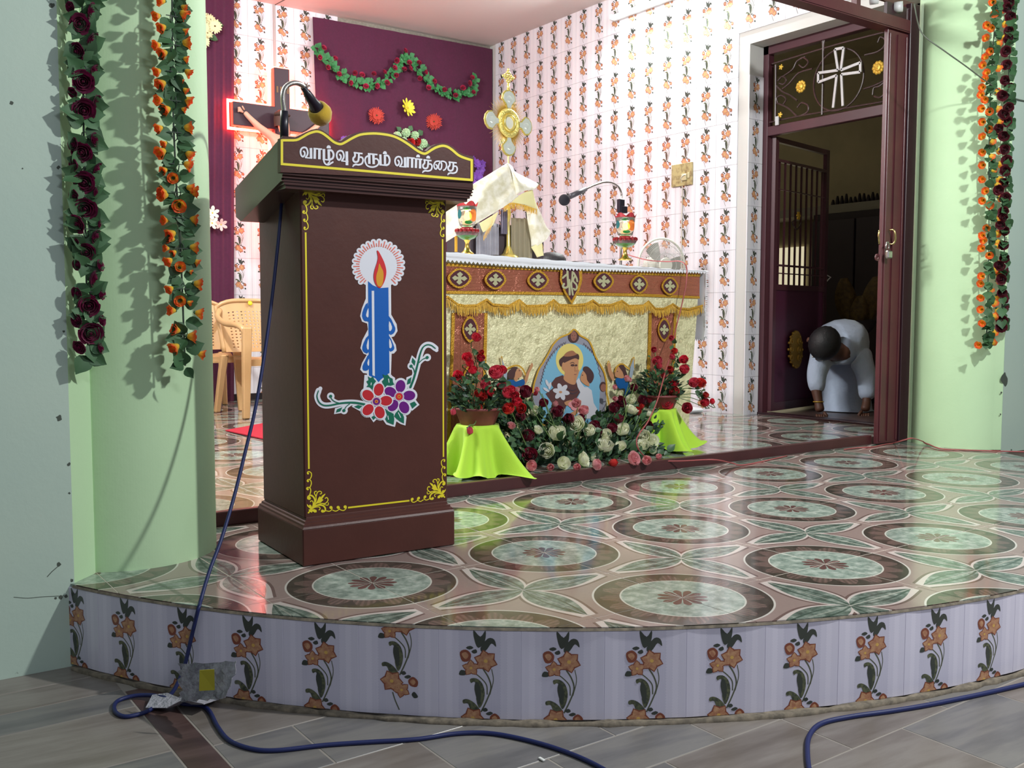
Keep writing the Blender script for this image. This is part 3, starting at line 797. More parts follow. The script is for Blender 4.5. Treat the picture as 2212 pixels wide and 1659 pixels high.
rsp = [(2075, 232), (2010, 185), (1940, 178), (1880, 222), (1840, 320), (1815, 420), (1780, 560), (1740, 700), (1690, 830)]
for s in (lsp, rsp): c5.line(s, 92, W0, 0)
c5.line([(300, 850), (278, 900)], 62, W0, 0, 0); c5.line([(2075, 235), (2090, 260)], 60, W0, 0, 0)
for s, d in (([(460, 970), (482, 1020), (540, 1060), (620, 1080)], (460, 970)), ([(1948, 372), (1880, 400), (1825, 450)], (1948, 372)), ([(665, 1190), (700, 1130), (750, 1090)], (665, 1190)), ([(1700, 505), (1740, 550), (1755, 610)], (1700, 505))):
    c5.line(s, 70, W0, 0); c5.ell(*d, 58, 58, W0, 0)
fl = [((1165, 1050), 6, [(1035, 955), (1200, 868), (1312, 1040), (1215, 1218), (1035, 1178)]), ((1515, 975), 7, [(1535, 815), (1668, 960), (1592, 1142), (1420, 1112), (1382, 905)])]
lf = [[(1035, 660), (1070, 690), (1110, 665), (1130, 705), (1160, 740), (1120, 790), (1105, 870), (1060, 830), (1010, 825), (1040, 790), (1010, 740), (1045, 720)], [(1260, 630), (1300, 650), (1340, 635), (1375, 680), (1415, 700), (1420, 750), (1440, 790), (1380, 810), (1330, 800), (1290, 850), (1270, 790), (1250, 740), (1285, 700)], [(1290, 1150), (1340, 1200), (1430, 1240), (1440, 1330), (1430, 1410), (1380, 1390), (1330, 1370), (1300, 1320), (1330, 1260)], [(1500, 1185), (1560, 1230), (1590, 1290), (1590, 1390), (1530, 1360), (1480, 1320), (1440, 1280), (1460, 1230)], [(1680, 1080), (1750, 1050), (1790, 1100), (1720, 1160)], [(1090, 1290), (1120, 1270), (1155, 1300), (1120, 1335)], [(540, 1222), (560, 1170), (642, 1138), (610, 1202)], [(820, 1130), (880, 1105), (950, 1120), (900, 1165)], [(1720, 375), (1768, 430), (1755, 500), (1708, 440)], [(1635, 790), (1650, 710), (1706, 672), (1690, 770)]]
for L in lf:
    mx = sum(p[0] for p in L)/len(L); my = sum(p[1] for p in L)/len(L)
    q = []
    for x, y in L:
        d = math.hypot(x-mx, y-my); q.append((x+(x-mx)/d*38, y+(y-my)/d*38))
    c5.area(q, W0+.0001, 0)
for c, mi, P in fl:
    for x, y in P: c5.ell(x, y, 128, 112, W0+.0002, 0, math.atan2(y-c[1], x-c[0]))
    c5.ell(*c, 120, 120, W0+.0002, 0)
c5.area([(980, 640), (1400, 640), (1400, 900), (960, 900)], W0+.00005, 0)
for L in lf: c5.area(L, W1, 5)
for a, b in (((1080, 800), (1085, 760)), ((1360, 760), (1350, 700)), ((1350, 1330), (1340, 1270)), ((1540, 1300), (1500, 1220))): c5.line([a, b], 12, W1+.0003, 0, 0, False)
for s in (lsp, rsp): c5.line(s, 14, W1, 5, 6, True, 34)
for s, d in (([(460, 970), (482, 1020), (540, 1060), (620, 1080)], (460, 970)), ([(1948, 372), (1880, 400), (1825, 450)], (1948, 372)), ([(665, 1190), (700, 1130), (750, 1090)], (665, 1190)), ([(1700, 505), (1740, 550), (1755, 610)], (1700, 505))):
    c5.line(s, 13, W1, 5); c5.ell(*d, 24, 24, W1, 5)
for (c, mi, P), lv in zip(fl[::-1], (.0023, .0028)):
    for x, y in P:
        a = math.atan2(y-c[1], x-c[0]); c5.ell(x, y, 112, 92, lv-.0002, 0, a); c5.ell(x, y, 96, 76, lv, mi, a)
    c5.ell(*c, 76, 76, lv+.0002, 0)
    for k in range(18):
        a = 2*PI*k/18; c5.line([c, (c[0]+72*math.cos(a), c[1]+72*math.sin(a))], 8, lv+.0003, mi, 0, False)
    c5.ell(*c, 56, 56, lv+.0004, 7 if mi == 6 else 2); c5.ell(*c, 26, 26, lv+.0006, 3); c5.ell(*c, 14, 14, lv+.0008, 6)
c5.build('candle_mural', PM, lec)

# ---- gooseneck microphone on the lectern
M_chr = mat('chrome', (210, 205, 200), .18, 1.0); M_blk = mat('black plastic', (30, 26, 38), .35); M_foam = mat('yellow foam', (196, 160, 40), .9, bump=(300, .3, .002), sheen=.4)
base = LL(.05, .045, 1.215)
mic = thing('gooseneck_microphone', 'gooseneck microphone with yellow foam collar standing on the lectern', 'microphone', base)
q = [at_y(x, y, yy) for x, y, yy in ((614, 306, .33), (614, 270, .33), (614, 240, .33))]
MB().tube(q, [.0125, .0125, .0115], 14).build('sleeve', M_blk, mic, True)
q = spline([at_y(x, y, yy) for x, y, yy in ((614, 242, .33), (611, 215, .33), (613, 196, .335), (622, 184, .34), (637, 179, .355), (652, 184, .37), (659, 193, .38))], 6)
mb = MB().tube(q, .0068, 12)
for i in range(0, len(q)-1, 1):
    for t in (0, .33, .66):
        c = q[i].lerp(q[i+1], t); d = (q[i+1]-q[i]).normalized()*.0007; mb.tube([c-d, c+d], .0074, 10)
mb.build('gooseneck', M_chr, mic, True)
b0, b1 = at_y(655, 188, .375), at_y(690, 243, .43); ax = b1-b0
MB().tube([b0, b0+ax*.2, b0+ax*.22, b0+ax*.55, b0+ax*.8, b1], [.0085, .0095, .012, .015, .0205, .022], 18).build('microphone_body', M_blk, mic, True)
zx = ax.normalized(); fc = b1-zx*.004
MB().lathe([(.021, -.016), (.027, -.018), (.033, -.008), (.036, .006), (.034, .022), (.026, .036), (.012, .043), (0, .045)], 26, 0, frame_m(fc, zx), wob=lambda a, z: 1+.03*math.sin(5*a+z*80)).build('foam_windscreen', M_foam, mic, True)
# ================================================================== altar
AR = math.radians(5); AO = Vector((1.83, 1.42, 0)); AU = Vector((math.cos(AR), math.sin(AR), 0)); AV = Vector((-math.sin(AR), math.cos(AR), 0))
def AL(u, v, z): return AO+AU*u+AV*v+Vector((0, 0, z))
PA = PL(AO, -AV)
def aup(x, y): p = PA.px(x, y)-AO; return p.dot(AU), p.z
def brocade():
    m = mat('gold brocade', (240, 234, 196), .30, .15, spec=.8); t = NT(m); b = t.n['Principled BSDF']; p = t.pos()
    vo = t.node('ShaderNodeTexVoronoi'); vo.inputs['Scale'].default_value = 21; t.l.new(p, vo.inputs['Vector'])
    d = vo.outputs['Distance']; rg = t.m('ABSOLUTE', t.m('SUBTRACT', d, .30))
    fl = t.m('MAXIMUM', t.m('LESS_THAN', rg, .09), t.m('LESS_THAN', d, .07))
    t.l.new(t.mix(t.m('MULTIPLY', fl, .42), lin((244, 236, 188)), lin((190, 182, 132))), b.inputs['Base Color'])
    t.l.new(t.bump(t.noise(7, 7, p, .62), 1.0, .045), b.inputs['Normal']); return m
M_broc = brocade()
def striped(name, axis):
    m = mat(name, (150, 84, 70), .24, .40); t = NT(m); b = t.n['Principled BSDF']; p = t.pos(); x, y, z = t.xyz(p)
    h = z if axis == 'z' else t.m('ADD', t.m('MULTIPLY', x, AU.x), t.m('MULTIPLY', y, AU.y))
    s = t.m('MULTIPLY_ADD', t.m('SINE', t.m('MULTIPLY', h, 2*PI/.0068)), .5, .5)
    t.l.new(t.mix(s, lin((112, 52, 46)), lin((236, 148, 116))), b.inputs['Base Color'])
    bm = t.bump(t.noise(9, 5, p, .6), .9, .03)
    n2 = t.node('ShaderNodeBump'); n2.inputs['Strength'].default_value = .5; n2.inputs['Distance'].default_value = .002; t.l.new(s, n2.inputs['Height']); t.l.new(bm, n2.inputs['Normal'])
    t.l.new(n2.outputs[0], b.inputs['Normal']); return m
M_bandh = striped('copper band across', 'z'); M_bandv = striped('copper band upright', 'u')
M_trim = mat('gold trim', (214, 160, 50), .35, .5, bump=(160, .9, .006)); M_fringe = mat('gold fringe', (226, 178, 56), .65, noise=(130, (190, 138, 36), .35, .65), sheen=.3)
M_velv = mat('wine velvet', (76, 18, 38), .8, sheen=.3); M_silk = mat('pale gold silk', (206, 202, 160), .35, .3)
M_linen = mat('white altar linen', (238, 238, 244), .7, bump=(90, .08)); M_panel = mat('altar body', (120, 100, 80), .6)
alt = thing('altar', 'altar table dressed in gold brocade with copper band, saint picture and white lace cloth', 'altar', AL(0, .38, SF), AR)
MB().box((-.90, .03, SF), (.90, .74, .975)).xf(Matrix.Translation(AO) @ Matrix.Rotation(AR, 4, 'Z')).build('altar_body', M_panel, alt)
UR = [(1513, 590), (1507, 690), (1499, 790), (1492, 880), (1489, 930)]
ur = [aup(*p) for p in UR]
def uright(z):
    for (u0, z0), (u1, z1) in zip(ur, ur[1:]):
        if z >= z1: return u1+(u0-u1)*(z-z1)/(z0-z1)
    return ur[-1][0]
def ztop(u): return .995-.018*u
rn = random.Random(5); ph = [rn.uniform(0, 6) for _ in range(12)]
def wr_(u, z): return .0028*math.sin(9*u+3*z+ph[0])+.0018*math.sin(21*u-6*z+ph[1])+.0016*math.sin(5*u+17*z+ph[2])*math.sin(13*u+ph[3])
def frontal(i, j):
    z = SF+.01+(ztop(0)-SF-.01)*j; ue = uright(z); u = -.93+(ue+.93)*i
    return AL(u, .012+wr_(u, z)-.006, z)
MB().grid(frontal, 110, 60).build('frontal_cloth', M_broc, alt, True)
# linen: top slab, front drop with pointed lace, right drop
UE = aup(1517, 590)[0]
top = lambda u: ztop(u)+.012
def lin_top(i, j):
    u = -.95+(.95+UE)*i; v = -.022+.80*j; return AL(u, v, top(u)+.004+.002*math.sin(23*u+4*v)+.0015*math.sin(51*u))
mb = MB().grid(lin_top, 60, 6)
lt = [(880, 555), (965, 563.5), (1100, 574), (1232, 582), (1380, 586), (1515, 589)]
def lace_z(u):
    k = [(aup(*p)) for p in lt]
    for (u0, z0), (u1, z1) in zip(k, k[1:]):
        if u <= u1: return z0+(z1-z0)*(u-u0)/(u1-u0)
    return k[-1][1]
mb.grid(lambda i, j: AL(-.95+(.95+UE)*i, -.022-.004*math.sin(j*PI)-.002*math.sin(40*i), (top(-.95+(.95+UE)*i)+.004+.0015*math.sin(51*(-.95+1.9*i)))*(1-j)+(lace_z(min(-.95+(.95+UE)*i, UE))+.012)*j), 110, 3)
n = 84
for k in range(n):
    u0, u1 = -.95+(.95+UE)*k/n, -.95+(.95+UE)*(k+1)/n; z0, z1 = lace_z(u0), lace_z(u1); um = (u0+u1)/2
    mb.add([AL(u0, -.0225, z0+.0125), AL(u1, -.0225, z1+.0125), AL(u1, -.0225, z1+.004), AL(um, -.023, (z0+z1)/2-.008), AL(u0, -.0225, z0+.004)], [(0, 4, 3, 2, 1)])
for k in range(34):     # right side drop with scalloped edge, seen nearly edge on
    z0, z1 = 1.0-.0115*k, 1.0-.0115*(k+1)
    mb.add([AL(UE+.006*math.sin(k*.3), -.022, z0), AL(UE+.006*math.sin(k*.3+.3), -.022, z1), AL(UE+.03, .75, z1), AL(UE+.03, .75, z0)], [(0, 1, 2, 3)])
    ve = -.022; mb.add([AL(UE+.002, ve, z0), AL(UE+.012, ve-.020, (z0+z1)/2), AL(UE+.002, ve, z1)], [(0, 1, 2)])
for k in range(60): 
    v0, v1 = -.022+.0128*k, -.022+.0128*(k+1); mb.add([AL(UE+.03*(v0+.02)/.77, v0, .612), AL(UE+.03*(v1+.02)/.77, v1, .612), AL(UE+.03*(v0+.02)/.77, (v0+v1)/2, .594)], [(0, 1, 2)])
mb.build('lace_altar_cloth', M_linen, alt)
# copper band, trims
def strip(name, top_px, bot_px, off, m, n=60, wav=True):
    a = [aup(*p) for p in top_px]; b = [aup(*p) for p in bot_px]
    def ev(k, t):
        s = t*(len(k)-1); i = min(int(s), len(k)-2); f = s-i; return k[i][0]*(1-f)+k[i+1][0]*f, k[i][1]*(1-f)+k[i+1][1]*f
    def fn(i, j):
        (u0, z0), (u1, z1) = ev(a, i), ev(b, i); u = u0+(u1-u0)*j; z = z0+(z1-z0)*j
        return AL(u, .012-.006+wr_(u, z)-off, z)
    return MB().grid(fn, n, 6).build(name, m, alt, True)
strip('copper_band', [(880, 566), (965, 571), (1100, 578), (1232, 585), (1513, 590)], [(880, 629), (965, 631), (1100, 633), (1232, 635), (1380, 637), (1512, 643)], .003, M_bandh)
strip('gold_trim', [(880, 561), (965, 568), (1060, 575), (1150, 581), (1232, 586), (1380, 589), (1513, 592)], [(880, 568), (965, 574.5), (1060, 580), (1150, 584), (1232, 588), (1380, 594), (1513, 597.5)], .006, M_trim)
strip('gold_trim', [(880, 626), (965, 628), (1100, 630), (1232, 631.5), (1380, 634), (1512, 640)], [(880, 632), (965, 634.5), (1100, 636), (1232, 637.5), (1380, 640.5), (1512, 645)], .006, M_trim)
for L, R in (((979, 973, 966), (1051, 1049, 1043)), ((1405, 1403, 1396), (1459, 1457, 1449))):
    ys_ = (676, 830, 1000 if L[0] < 1200 else 930)
    strip('copper_upright', [(L[0], ys_[0]), (R[0], ys_[0])], [(L[2], ys_[2]), (R[2], ys_[2])], .003, M_bandv, 14)
    for s in (L, R): strip('gold_trim', [(s[0]-3.4, ys_[0]), (s[0]+3.4, ys_[0])], [(s[2]-3.4, ys_[2]), (s[2]+3.4, ys_[2])], .006, M_trim, 4)
# medallions
def medallion(x, y, w_, h_, upright=False):
    def lens(k):
        o = []
        for i in range(28):
            a = 2*PI*i/28; c, s = math.cos(a), math.sin(a)
            if upright: o.append((x+w_*k*c*abs(c)**.15, y+h_*k*s*(.80+.20*s*s)))
            else: o.append((x+w_*k*c*(.80+.20*c*c), y+h_*k*s*abs(s)**.15))
        return o
    pr = Print(PA); P0 = [pr.P(a, b, .0105) for a, b in lens(1.0)]
    o = MB().prism([p+AV*.004 for p in P0], -AV*.004).build('medallion', M_trim, alt)
    pr = Print(PA); pr.area(lens(.80), .0112); pr.build('velvet_ground', M_velv, o)
    pr = Print(PA)
    for k in range(4):
        a = PI/2*k+.06; c, s = math.cos(a), math.sin(a); f = .64
        q = [(x+(u*c-v*s)*w_*f*(1 if not upright else 1.15), y+(u*s+v*c)*h_*f*(1 if not upright else .72)) for u, v in ((0, .14), (.35, .22), (.62, .40), (1, .0), (.62, -.40), (.35, -.22), (0, -.14))]
        pr.area(q, .0120)
    pr.build('cross', M_silk, o)
for a in ((993, 601, 26, 22), (1070.5, 604, 23.5, 21.5), (1162.5, 605.5, 23.5, 21.5), (1304.5, 607.5, 22, 21.5), (1381, 614, 19, 20.5), (1447.5, 618, 18, 20)): medallion(*a)
medallion(1016, 711, 17, 29, True); medallion(1435, 712, 13.5, 26, True); medallion(1017, 812, 15, 24, True)
pr = Print(PA); ih = [(1233-23, 582), (1233+23, 582), (1257, 605), (1250, 630), (1235, 658), (1218, 632), (1209, 606)]
o = MB().prism([pr.P(a, b, .0110) for a, b in ih], -AV*.003).build('monogram_shield', M_trim, alt)
pr = Print(PA); pr.area([(1216, 581), (1250, 581), (1252, 604), (1246, 628), (1234.5, 649), (1223, 630), (1214, 606)], .0146); pr.build('velvet_ground', M_velv, o)
pr = Print(PA, 960, 560, .1356)
for p, wd in (([(1960, 195), (1965, 300), (1972, 400), (1960, 440), (1920, 455), (1888, 430), (1905, 392)], 34), ([(1885, 298), (1920, 266), (1955, 236)], 30), ([(1990, 330), (1996, 562)], 32), ([(2042, 200), (2034, 330), (2022, 400), (2046, 565)], 28), ([(2060, 215), (2105, 300), (2116, 352)], 28), ([(2082, 262), (2052, 340), (2100, 400), (2110, 450), (2085, 488), (2060, 468)], 27)): pr.line(p, wd, .0154)
pr.build('monogram', M_silk, o)
# scalloped fringe: each strand group is a thin wedge
sc = [(880, 650), (905, 660), (940, 652), (963, 641), (985, 658), (1000, 661), (1025, 660), (1048, 647), (1060, 658), (1095, 661), (1118, 648), (1133, 661), (1155, 661), (1175, 660), (1192, 648), (1205, 659), (1235, 660), (1262, 657), (1277, 649), (1290, 659), (1315, 659), (1340, 650), (1355, 661), (1385, 660), (1397, 651), (1412, 667), (1430, 667), (1450, 657), (1462, 666), (1485, 668), (1514, 660)]
mb = MB(); rn = random.Random(9)
pts = [aup(*p) for p in sc]
mb2 = MB()
for (u0, z0), (u1, z1) in zip(pts, pts[1:]):
    m = max(2, int((u1-u0)/.0035))
    for k in range(m):
        a = u0+(u1-u0)*k/m; b = u0+(u1-u0)*(k+1)/m; za_ = z0+(z1-z0)*k/m; zb_ = z0+(z1-z0)*(k+1)/m
        L = .046*rn.uniform(.75, 1.1); sk = rn.uniform(-.006, .006); vv = -.012+wr_(a, za_); d = rn.uniform(-.006, .002)
        mb.add([AL(a-.0006, vv, za_), AL(b+.0006, vv, zb_), AL(b+sk, vv-.004+d, zb_-L), AL(a+sk, vv-.004+d, za_-L)], [(0, 3, 2, 1)])
    mb2.add([AL(u0, -.014, z0+.006), AL(u1, -.014, z1+.006), AL(u1, -.016, z1-.005), AL(u0, -.016, z0-.005)], [(0, 3, 2, 1)])
mb.build('fringe', M_fringe, alt)['kind'] = 'stuff'
mb2.build('fringe_braid', M_trim, alt)
# saint picture (painted cloth), drawn in pixels of a crop
CM = [mat('picture '+n, c, .6) for n, c in (('grey wing', (150, 148, 160)), ('sky', (122, 178, 206)), ('halo', (226, 206, 118)), ('habit', (92, 56, 54)), ('skin', (196, 140, 100)), ('hair', (78, 50, 50)), ('white', (208, 206, 212)), ('tonsure', (162, 108, 78)), ('pink', (226, 150, 152)), ('robe blue', (14, 88, 152)), ('gold', (206, 158, 50)), ('dark', (66, 54, 66)), ('grey blue', (160, 172, 184)), ('cherub', (150, 98, 84)))]
p3 = Print(PA, 1080, 690, .14467); S0 = .0075
arch = [(1100, 150), (1030, 215), (900, 270), (800, 370), (740, 480), (650, 640), (590, 730), (545, 850), (510, 970), (490, 1100), (480, 1560), (1560, 1560), (1590, 1080), (1590, 950), (1560, 800), (1500, 680), (1430, 560), (1380, 420), (1320, 310), (1200, 240), (1160, 190)]
p3.area(arch, S0, 0)
p3.area([(1100, 345), (980, 370), (880, 425), (785, 530), (720, 630), (660, 760), (630, 880), (600, 1000), (600, 1560), (1470, 1560), (1490, 1150), (1500, 900), (1460, 700), (1400, 540), (1330, 460), (1250, 390)], S0+.0004, 1)
for s in ([(980, 372), (880, 425), (785, 530), (720, 630), (660, 760), (630, 880), (600, 1000)], [(1250, 390), (1330, 460), (1400, 540), (1460, 700), (1500, 900)]):
    q = spline([(a, b, 0) for a, b in s], 5)
    for i in range(0, len(q)-1):
        o_ = 16 if i % 2 else -10; p3.line([(q[i].x+o_, q[i].y), (q[i].x-o_*.5, q[i].y-40)], 7, S0+.0008, 11, 0, False)
p3.ell(1040, 605, 205, 245, S0+.0008, 2, 0, 32)
p3.area([(760, 960), (830, 870), (940, 830), (980, 900), (1130, 930), (1170, 1000), (1200, 1080), (1130, 1200), (1000, 1260), (900, 1560), (700, 1560), (780, 1250), (680, 1110), (800, 1020)], S0+.0012, 3)
p3.area([(930, 640), (1000, 600), (1160, 570), (1170, 680), (1165, 760), (1130, 880), (1140, 900), (1120, 970), (1040, 960), (950, 890), (970, 790), (925, 740)], S0+.0016, 4, 3)
p3.area([(885, 650), (890, 600), (960, 540), (1060, 500), (1170, 520), (1178, 600), (1120, 580), (1000, 630), (950, 660), (925, 700), (905, 700)], S0+.0020, 5, 3)
p3.area([(955, 548), (1000, 490), (1080, 465), (1130, 500), (1148, 522), (1050, 552)], S0+.0024, 7, 3)
p3.ell(1085, 684, 30, 17, S0+.0024, 5); p3.ell(1137, 686, 20, 15, S0+.0024, 5); p3.line([(1050, 655), (1085, 642), (1110, 655)], 9, S0+.0024, 5)
p3.line([(1116, 690), (1122, 750), (1118, 770), (1150, 766)], 7, S0+.0024, 7); p3.line([(1112, 822), (1146, 820)], 12, S0+.0024, 13, 0)
p3.ell(948, 690, 22, 50, S0+.0024, 4); p3.line([(1000, 1030), (1080, 1060), (1140, 1040)], 12, S0+.0024, 11); p3.line([(1010, 1080), (1090, 1110), (1160, 1080)], 12, S0+.0024, 11)
p3.area([(1140, 920), (1180, 870), (1210, 940), (1260, 1010), (1310, 1010), (1370, 1060), (1400, 1250), (1460, 1350), (1480, 1480), (1180, 1480), (1120, 1250), (1200, 1090), (1160, 1010)], S0+.0022, 6)
p3.area([(1245, 770), (1290, 820), (1300, 900), (1330, 940), (1330, 1000), (1250, 960), (1200, 900), (1215, 820)], S0+.0026, 4, 3)
p3.area([(1240, 740), (1260, 705), (1320, 710), (1390, 790), (1402, 870), (1360, 950), (1310, 920), (1290, 830), (1250, 770)], S0+.0030, 5, 3)
p3.ell(1232, 832, 10, 8, S0+.0030, 5)
p3.line([(1130, 900), (1160, 810), (1172, 760)], 26, S0+.0027, 4); 
for x, y, r in ((1080, 1270, 62), (1130, 1260, 55), (1110, 1320, 50)): p3.ell(x, y, r, r*.8, S0+.0032, 8)
p3.area([(1160, 1330), (1190, 1210), (1215, 1220), (1200, 1330), (1140, 1420), (1080, 1440), (1050, 1400)], S0+.0030, 4, 2); p3.area([(960, 1240), (1050, 1205), (1110, 1220), (1060, 1260), (1000, 1290)], S0+.0030, 4, 2)
for k in range(6):
    a = 2*PI*k/6+.2; p3.ell(915+62*math.cos(a), 1080+66*math.sin(a), 66, 36, S0+.0030, 6, a)
p3.ell(905, 1085, 24, 18, S0+.0034, 4)
for x, y, a in ((705, 950, 1.2), (745, 990, 1.8), (690, 1050, .6)): p3.ell(x, y, 55, 20, S0+.0028, 6, a)
p3.ell(1100, 262, 80, 88, S0+.0030, 5); p3.ell(1102, 250, 46, 74, S0+.0034, 13); p3.ell(1080, 240, 7, 5, S0+.0037, 5); p3.ell(1118, 240, 7, 5, S0+.0037, 5); p3.line([(1090, 290), (1112, 290)], 6, S0+.0037, 5, 0)
p3.ell(1540, 1000, 50, 70, S0+.0030, 5); p3.ell(1545, 1020, 44, 58, S0+.0034, 13)
p3.line(arch[10:]+arch[:10], 24, S0+.0038, 10, 3, False)
p3.build('saint_picture', CM, alt)
def applique(draw):
    p = Print(PA, 1080, 690, .14467); draw(p); p.build('angel_applique', CM, alt)
def ang1(p):
    p.line([(25, 560), (45, 680), (90, 740), (180, 700), (270, 690), (340, 740), (385, 830)], 24, S0, 10); p.area([(20, 560), (50, 640), (110, 790), (100, 900), (60, 880), (40, 700)], S0+.0004, 12)
    p.area([(360, 980), (380, 850), (430, 740), (470, 650), (495, 690), (440, 800), (410, 920)], S0+.0006, 4, 2)
    p.area([(85, 920), (200, 900), (240, 930), (340, 890), (375, 940), (340, 1000), (240, 1010), (230, 1300), (100, 1300), (110, 1060)], S0+.0008, 9, 2)
    p.area([(230, 790), (270, 730), (310, 750), (332, 800), (320, 860), (270, 880), (260, 920), (220, 920), (210, 850)], S0+.0012, 4, 2)
    p.area([(110, 840), (150, 760), (190, 715), (262, 718), (230, 790), (215, 870), (150, 890)], S0+.0016, 5, 2); p.ell(290, 765, 9, 7, S0+.0018, 5)
def ang2(p):
    p.line([(1720, 780), (1750, 700), (1820, 665), (1880, 700), (1930, 740)], 24, S0, 10); p.area([(1930, 850), (1950, 700), (2000, 570), (2005, 720), (1970, 880)], S0+.0004, 12); p.line([(1940, 700), (1998, 560), (2008, 720)], 12, S0+.0005, 10)
    p.area([(1700, 930), (1640, 850), (1600, 690), (1640, 650), (1670, 770), (1700, 830)], S0+.0006, 4, 2); p.line([(1600, 690), (1620, 620), (1650, 680)], 12, S0+.0005, 10)
    p.area([(1730, 880), (1840, 870), (1930, 900), (1940, 1100), (1990, 1120), (1890, 1300), (1840, 1300), (1870, 1040), (1790, 1040), (1740, 970)], S0+.0008, 9, 2)
    p.area([(1720, 790), (1770, 700), (1820, 740), (1840, 800), (1850, 870), (1800, 880), (1720, 850)], S0+.0012, 4, 2)
    p.area([(1770, 695), (1850, 680), (1890, 790), (1902, 830), (1860, 862), (1830, 780)], S0+.0016, 5, 2); p.ell(1755, 775, 9, 7, S0+.0018, 5)
applique(ang1); applique(ang2)
# ================================================================== flowers
def petal_mat(name, c_tip, c_base=None, rough=.6, lo=.0, hi=.8, vary=.25):
    m = mat(name, c_tip, rough, vary=0, sheen=.15); t = NT(m); b = t.n['Principled BSDF']; x, y, z = t.xyz(t.objc())
    n = t.noise(3.0, 3, t.objc())
    f = t.m('DIVIDE', t.m('SUBTRACT', t.m('ADD', z, t.m('MULTIPLY', t.m('SUBTRACT', n, .5), .5)), lo), hi-lo, clamp=True)
    c = t.mix(f, lin(c_base or c_tip), lin(c_tip))
    oi = t.node('ShaderNodeObjectInfo').outputs['Random']; hs = t.node('ShaderNodeHueSaturation')
    t.put(hs.inputs['Value'], t.m('MULTIPLY_ADD', oi, vary, 1-vary/2)); t.put(hs.inputs['Color'], c); t.l.new(hs.outputs[0], b.inputs['Base Color'])
    tr = t.node('ShaderNodeBsdfTranslucent'); t.l.new(hs.outputs[0], tr.inputs[0]); mx = t.node('ShaderNodeMixShader'); mx.inputs[0].default_value = .42   # petals let light through
    t.l.new(b.outputs[0], mx.inputs[1]); t.l.new(tr.outputs[0], mx.inputs[2]); t.l.new(mx.outputs[0], t.n['Material Output'].inputs[0])
    return m
R_RED = petal_mat('red rose petal', (224, 44, 72), (186, 26, 52)); R_DARK = petal_mat('dark red rose petal', (140, 22, 56), (96, 12, 40))
R_WHT = petal_mat('white rose petal', (255, 255, 236), (240, 248, 204), vary=.05); R_PNK = petal_mat('pink rose petal', (246, 178, 184), (250, 226, 216), vary=.12)
R_HOT = petal_mat('bright pink rose petal', (222, 72, 96), (196, 50, 80)); R_ORR = petal_mat('scarlet rose petal', (216, 44, 40), (180, 24, 30))
R_PUR = petal_mat('magenta cloth petal', (132, 16, 72), (86, 8, 52)); R_MAR = petal_mat('maroon cloth petal', (112, 20, 40), (80, 10, 30))
R_ORG = petal_mat('orange cloth petal', (252, 84, 40), (250, 214, 64), lo=.45, hi=1.15, vary=.15)
R_SWG = petal_mat('swag pink petal', (196, 36, 84), (160, 20, 60))
M_lf = mat('rose leaf', (64, 98, 62), .45, vary=.5); M_lfd = mat('deep leaf', (46, 72, 54), .45, vary=.5); M_lfg = mat('cloth leaf', (58, 96, 58), .6, vary=.5); M_lfs = mat('swag leaf', (50, 120, 66), .55, vary=.35)
M_stm = mat('green stem', (96, 122, 66), .5); M_wire = mat('dark green wire', (36, 52, 38), .6)
def rose_mesh(name, seed, op=1.0, layers=((2, .20), (3, .36), (3, .54), (4, .74), (5, .96)), h=1.35, sep=True):
    rn = random.Random(seed); mb = MB()
    for li, (n, R) in enumerate(layers):
        a0 = rn.uniform(0, 6)
        for k in range(n):
            a = a0+2*PI*k/n+rn.uniform(-.15, .15); wd = (1.15*PI/n)+.35; hh = h*(1.0-.055*li)*rn.uniform(.92, 1.05); fl = (.05+.30*(li/len(layers))**1.4)*op*rn.uniform(.6, 1.3); tw = rn.uniform(-.12, .12)
            def fn(i, j):
                s = i*2-1; t = j
                ang = a+s*wd*(1-.25*t*t)
                bulge = R*(.34+.66*math.sin(min(1, t*1.7)*PI/2))*(1-(.34-.10*op*li/len(layers))*t*t)
                rr = bulge+fl*max(0, t-.6)/.4*(1 if li else .2) + .04*s*s
                zz = hh*t*(1-.10*s*s*t)-(.22*fl*max(0, t-.72)/.28)+tw*s*t*.4
                if t > .95: rr += rn.uniform(-.02, .02); zz += rn.uniform(-.04, .04)
                return (rr*math.cos(ang), rr*math.sin(ang), zz)
            mb.grid(fn, 5, 5)
    mb.lathe([(0, 0), (.16, .5), (.13, h*.8), (.05, h*.93), (0, h*.9)], 7)
    if sep:
        mb.lathe([(0, -.30), (.10, -.26), (.22, -.10), (.26, .06), (.12, .10)], 8, 1)
        for k in range(5):
            a = 2*PI*k/5
            mb.add([(.2*math.cos(a-.35), .2*math.sin(a-.35), -.05), (.2*math.cos(a+.35), .2*math.sin(a+.35), -.05), (.62*math.cos(a), .62*math.sin(a), .30), (.80*math.cos(a+.1), .80*math.sin(a+.1), .12)], [(0, 1, 2), (1, 3, 2)], 1)
    return mb.mesh(name, [R_RED, M_lf], True)
ROSES = [rose_mesh('rose', 1, .9), rose_mesh('rose', 2, .6), rose_mesh('rose', 3, 1.2)]
BUD = rose_mesh('rose_bud', 4, .35, ((2, .22), (3, .40), (3, .56), (4, .66)), 1.55)
CLOTH = [rose_mesh('cloth_rose', 5, 1.5, ((2, .2), (3, .36), (4, .60), (5, .84), (6, 1.05)), .85), rose_mesh('cloth_rose', 6, 1.2, ((2, .2), (3, .34), (4, .56), (5, .8), (5, 1.0)), .9)]
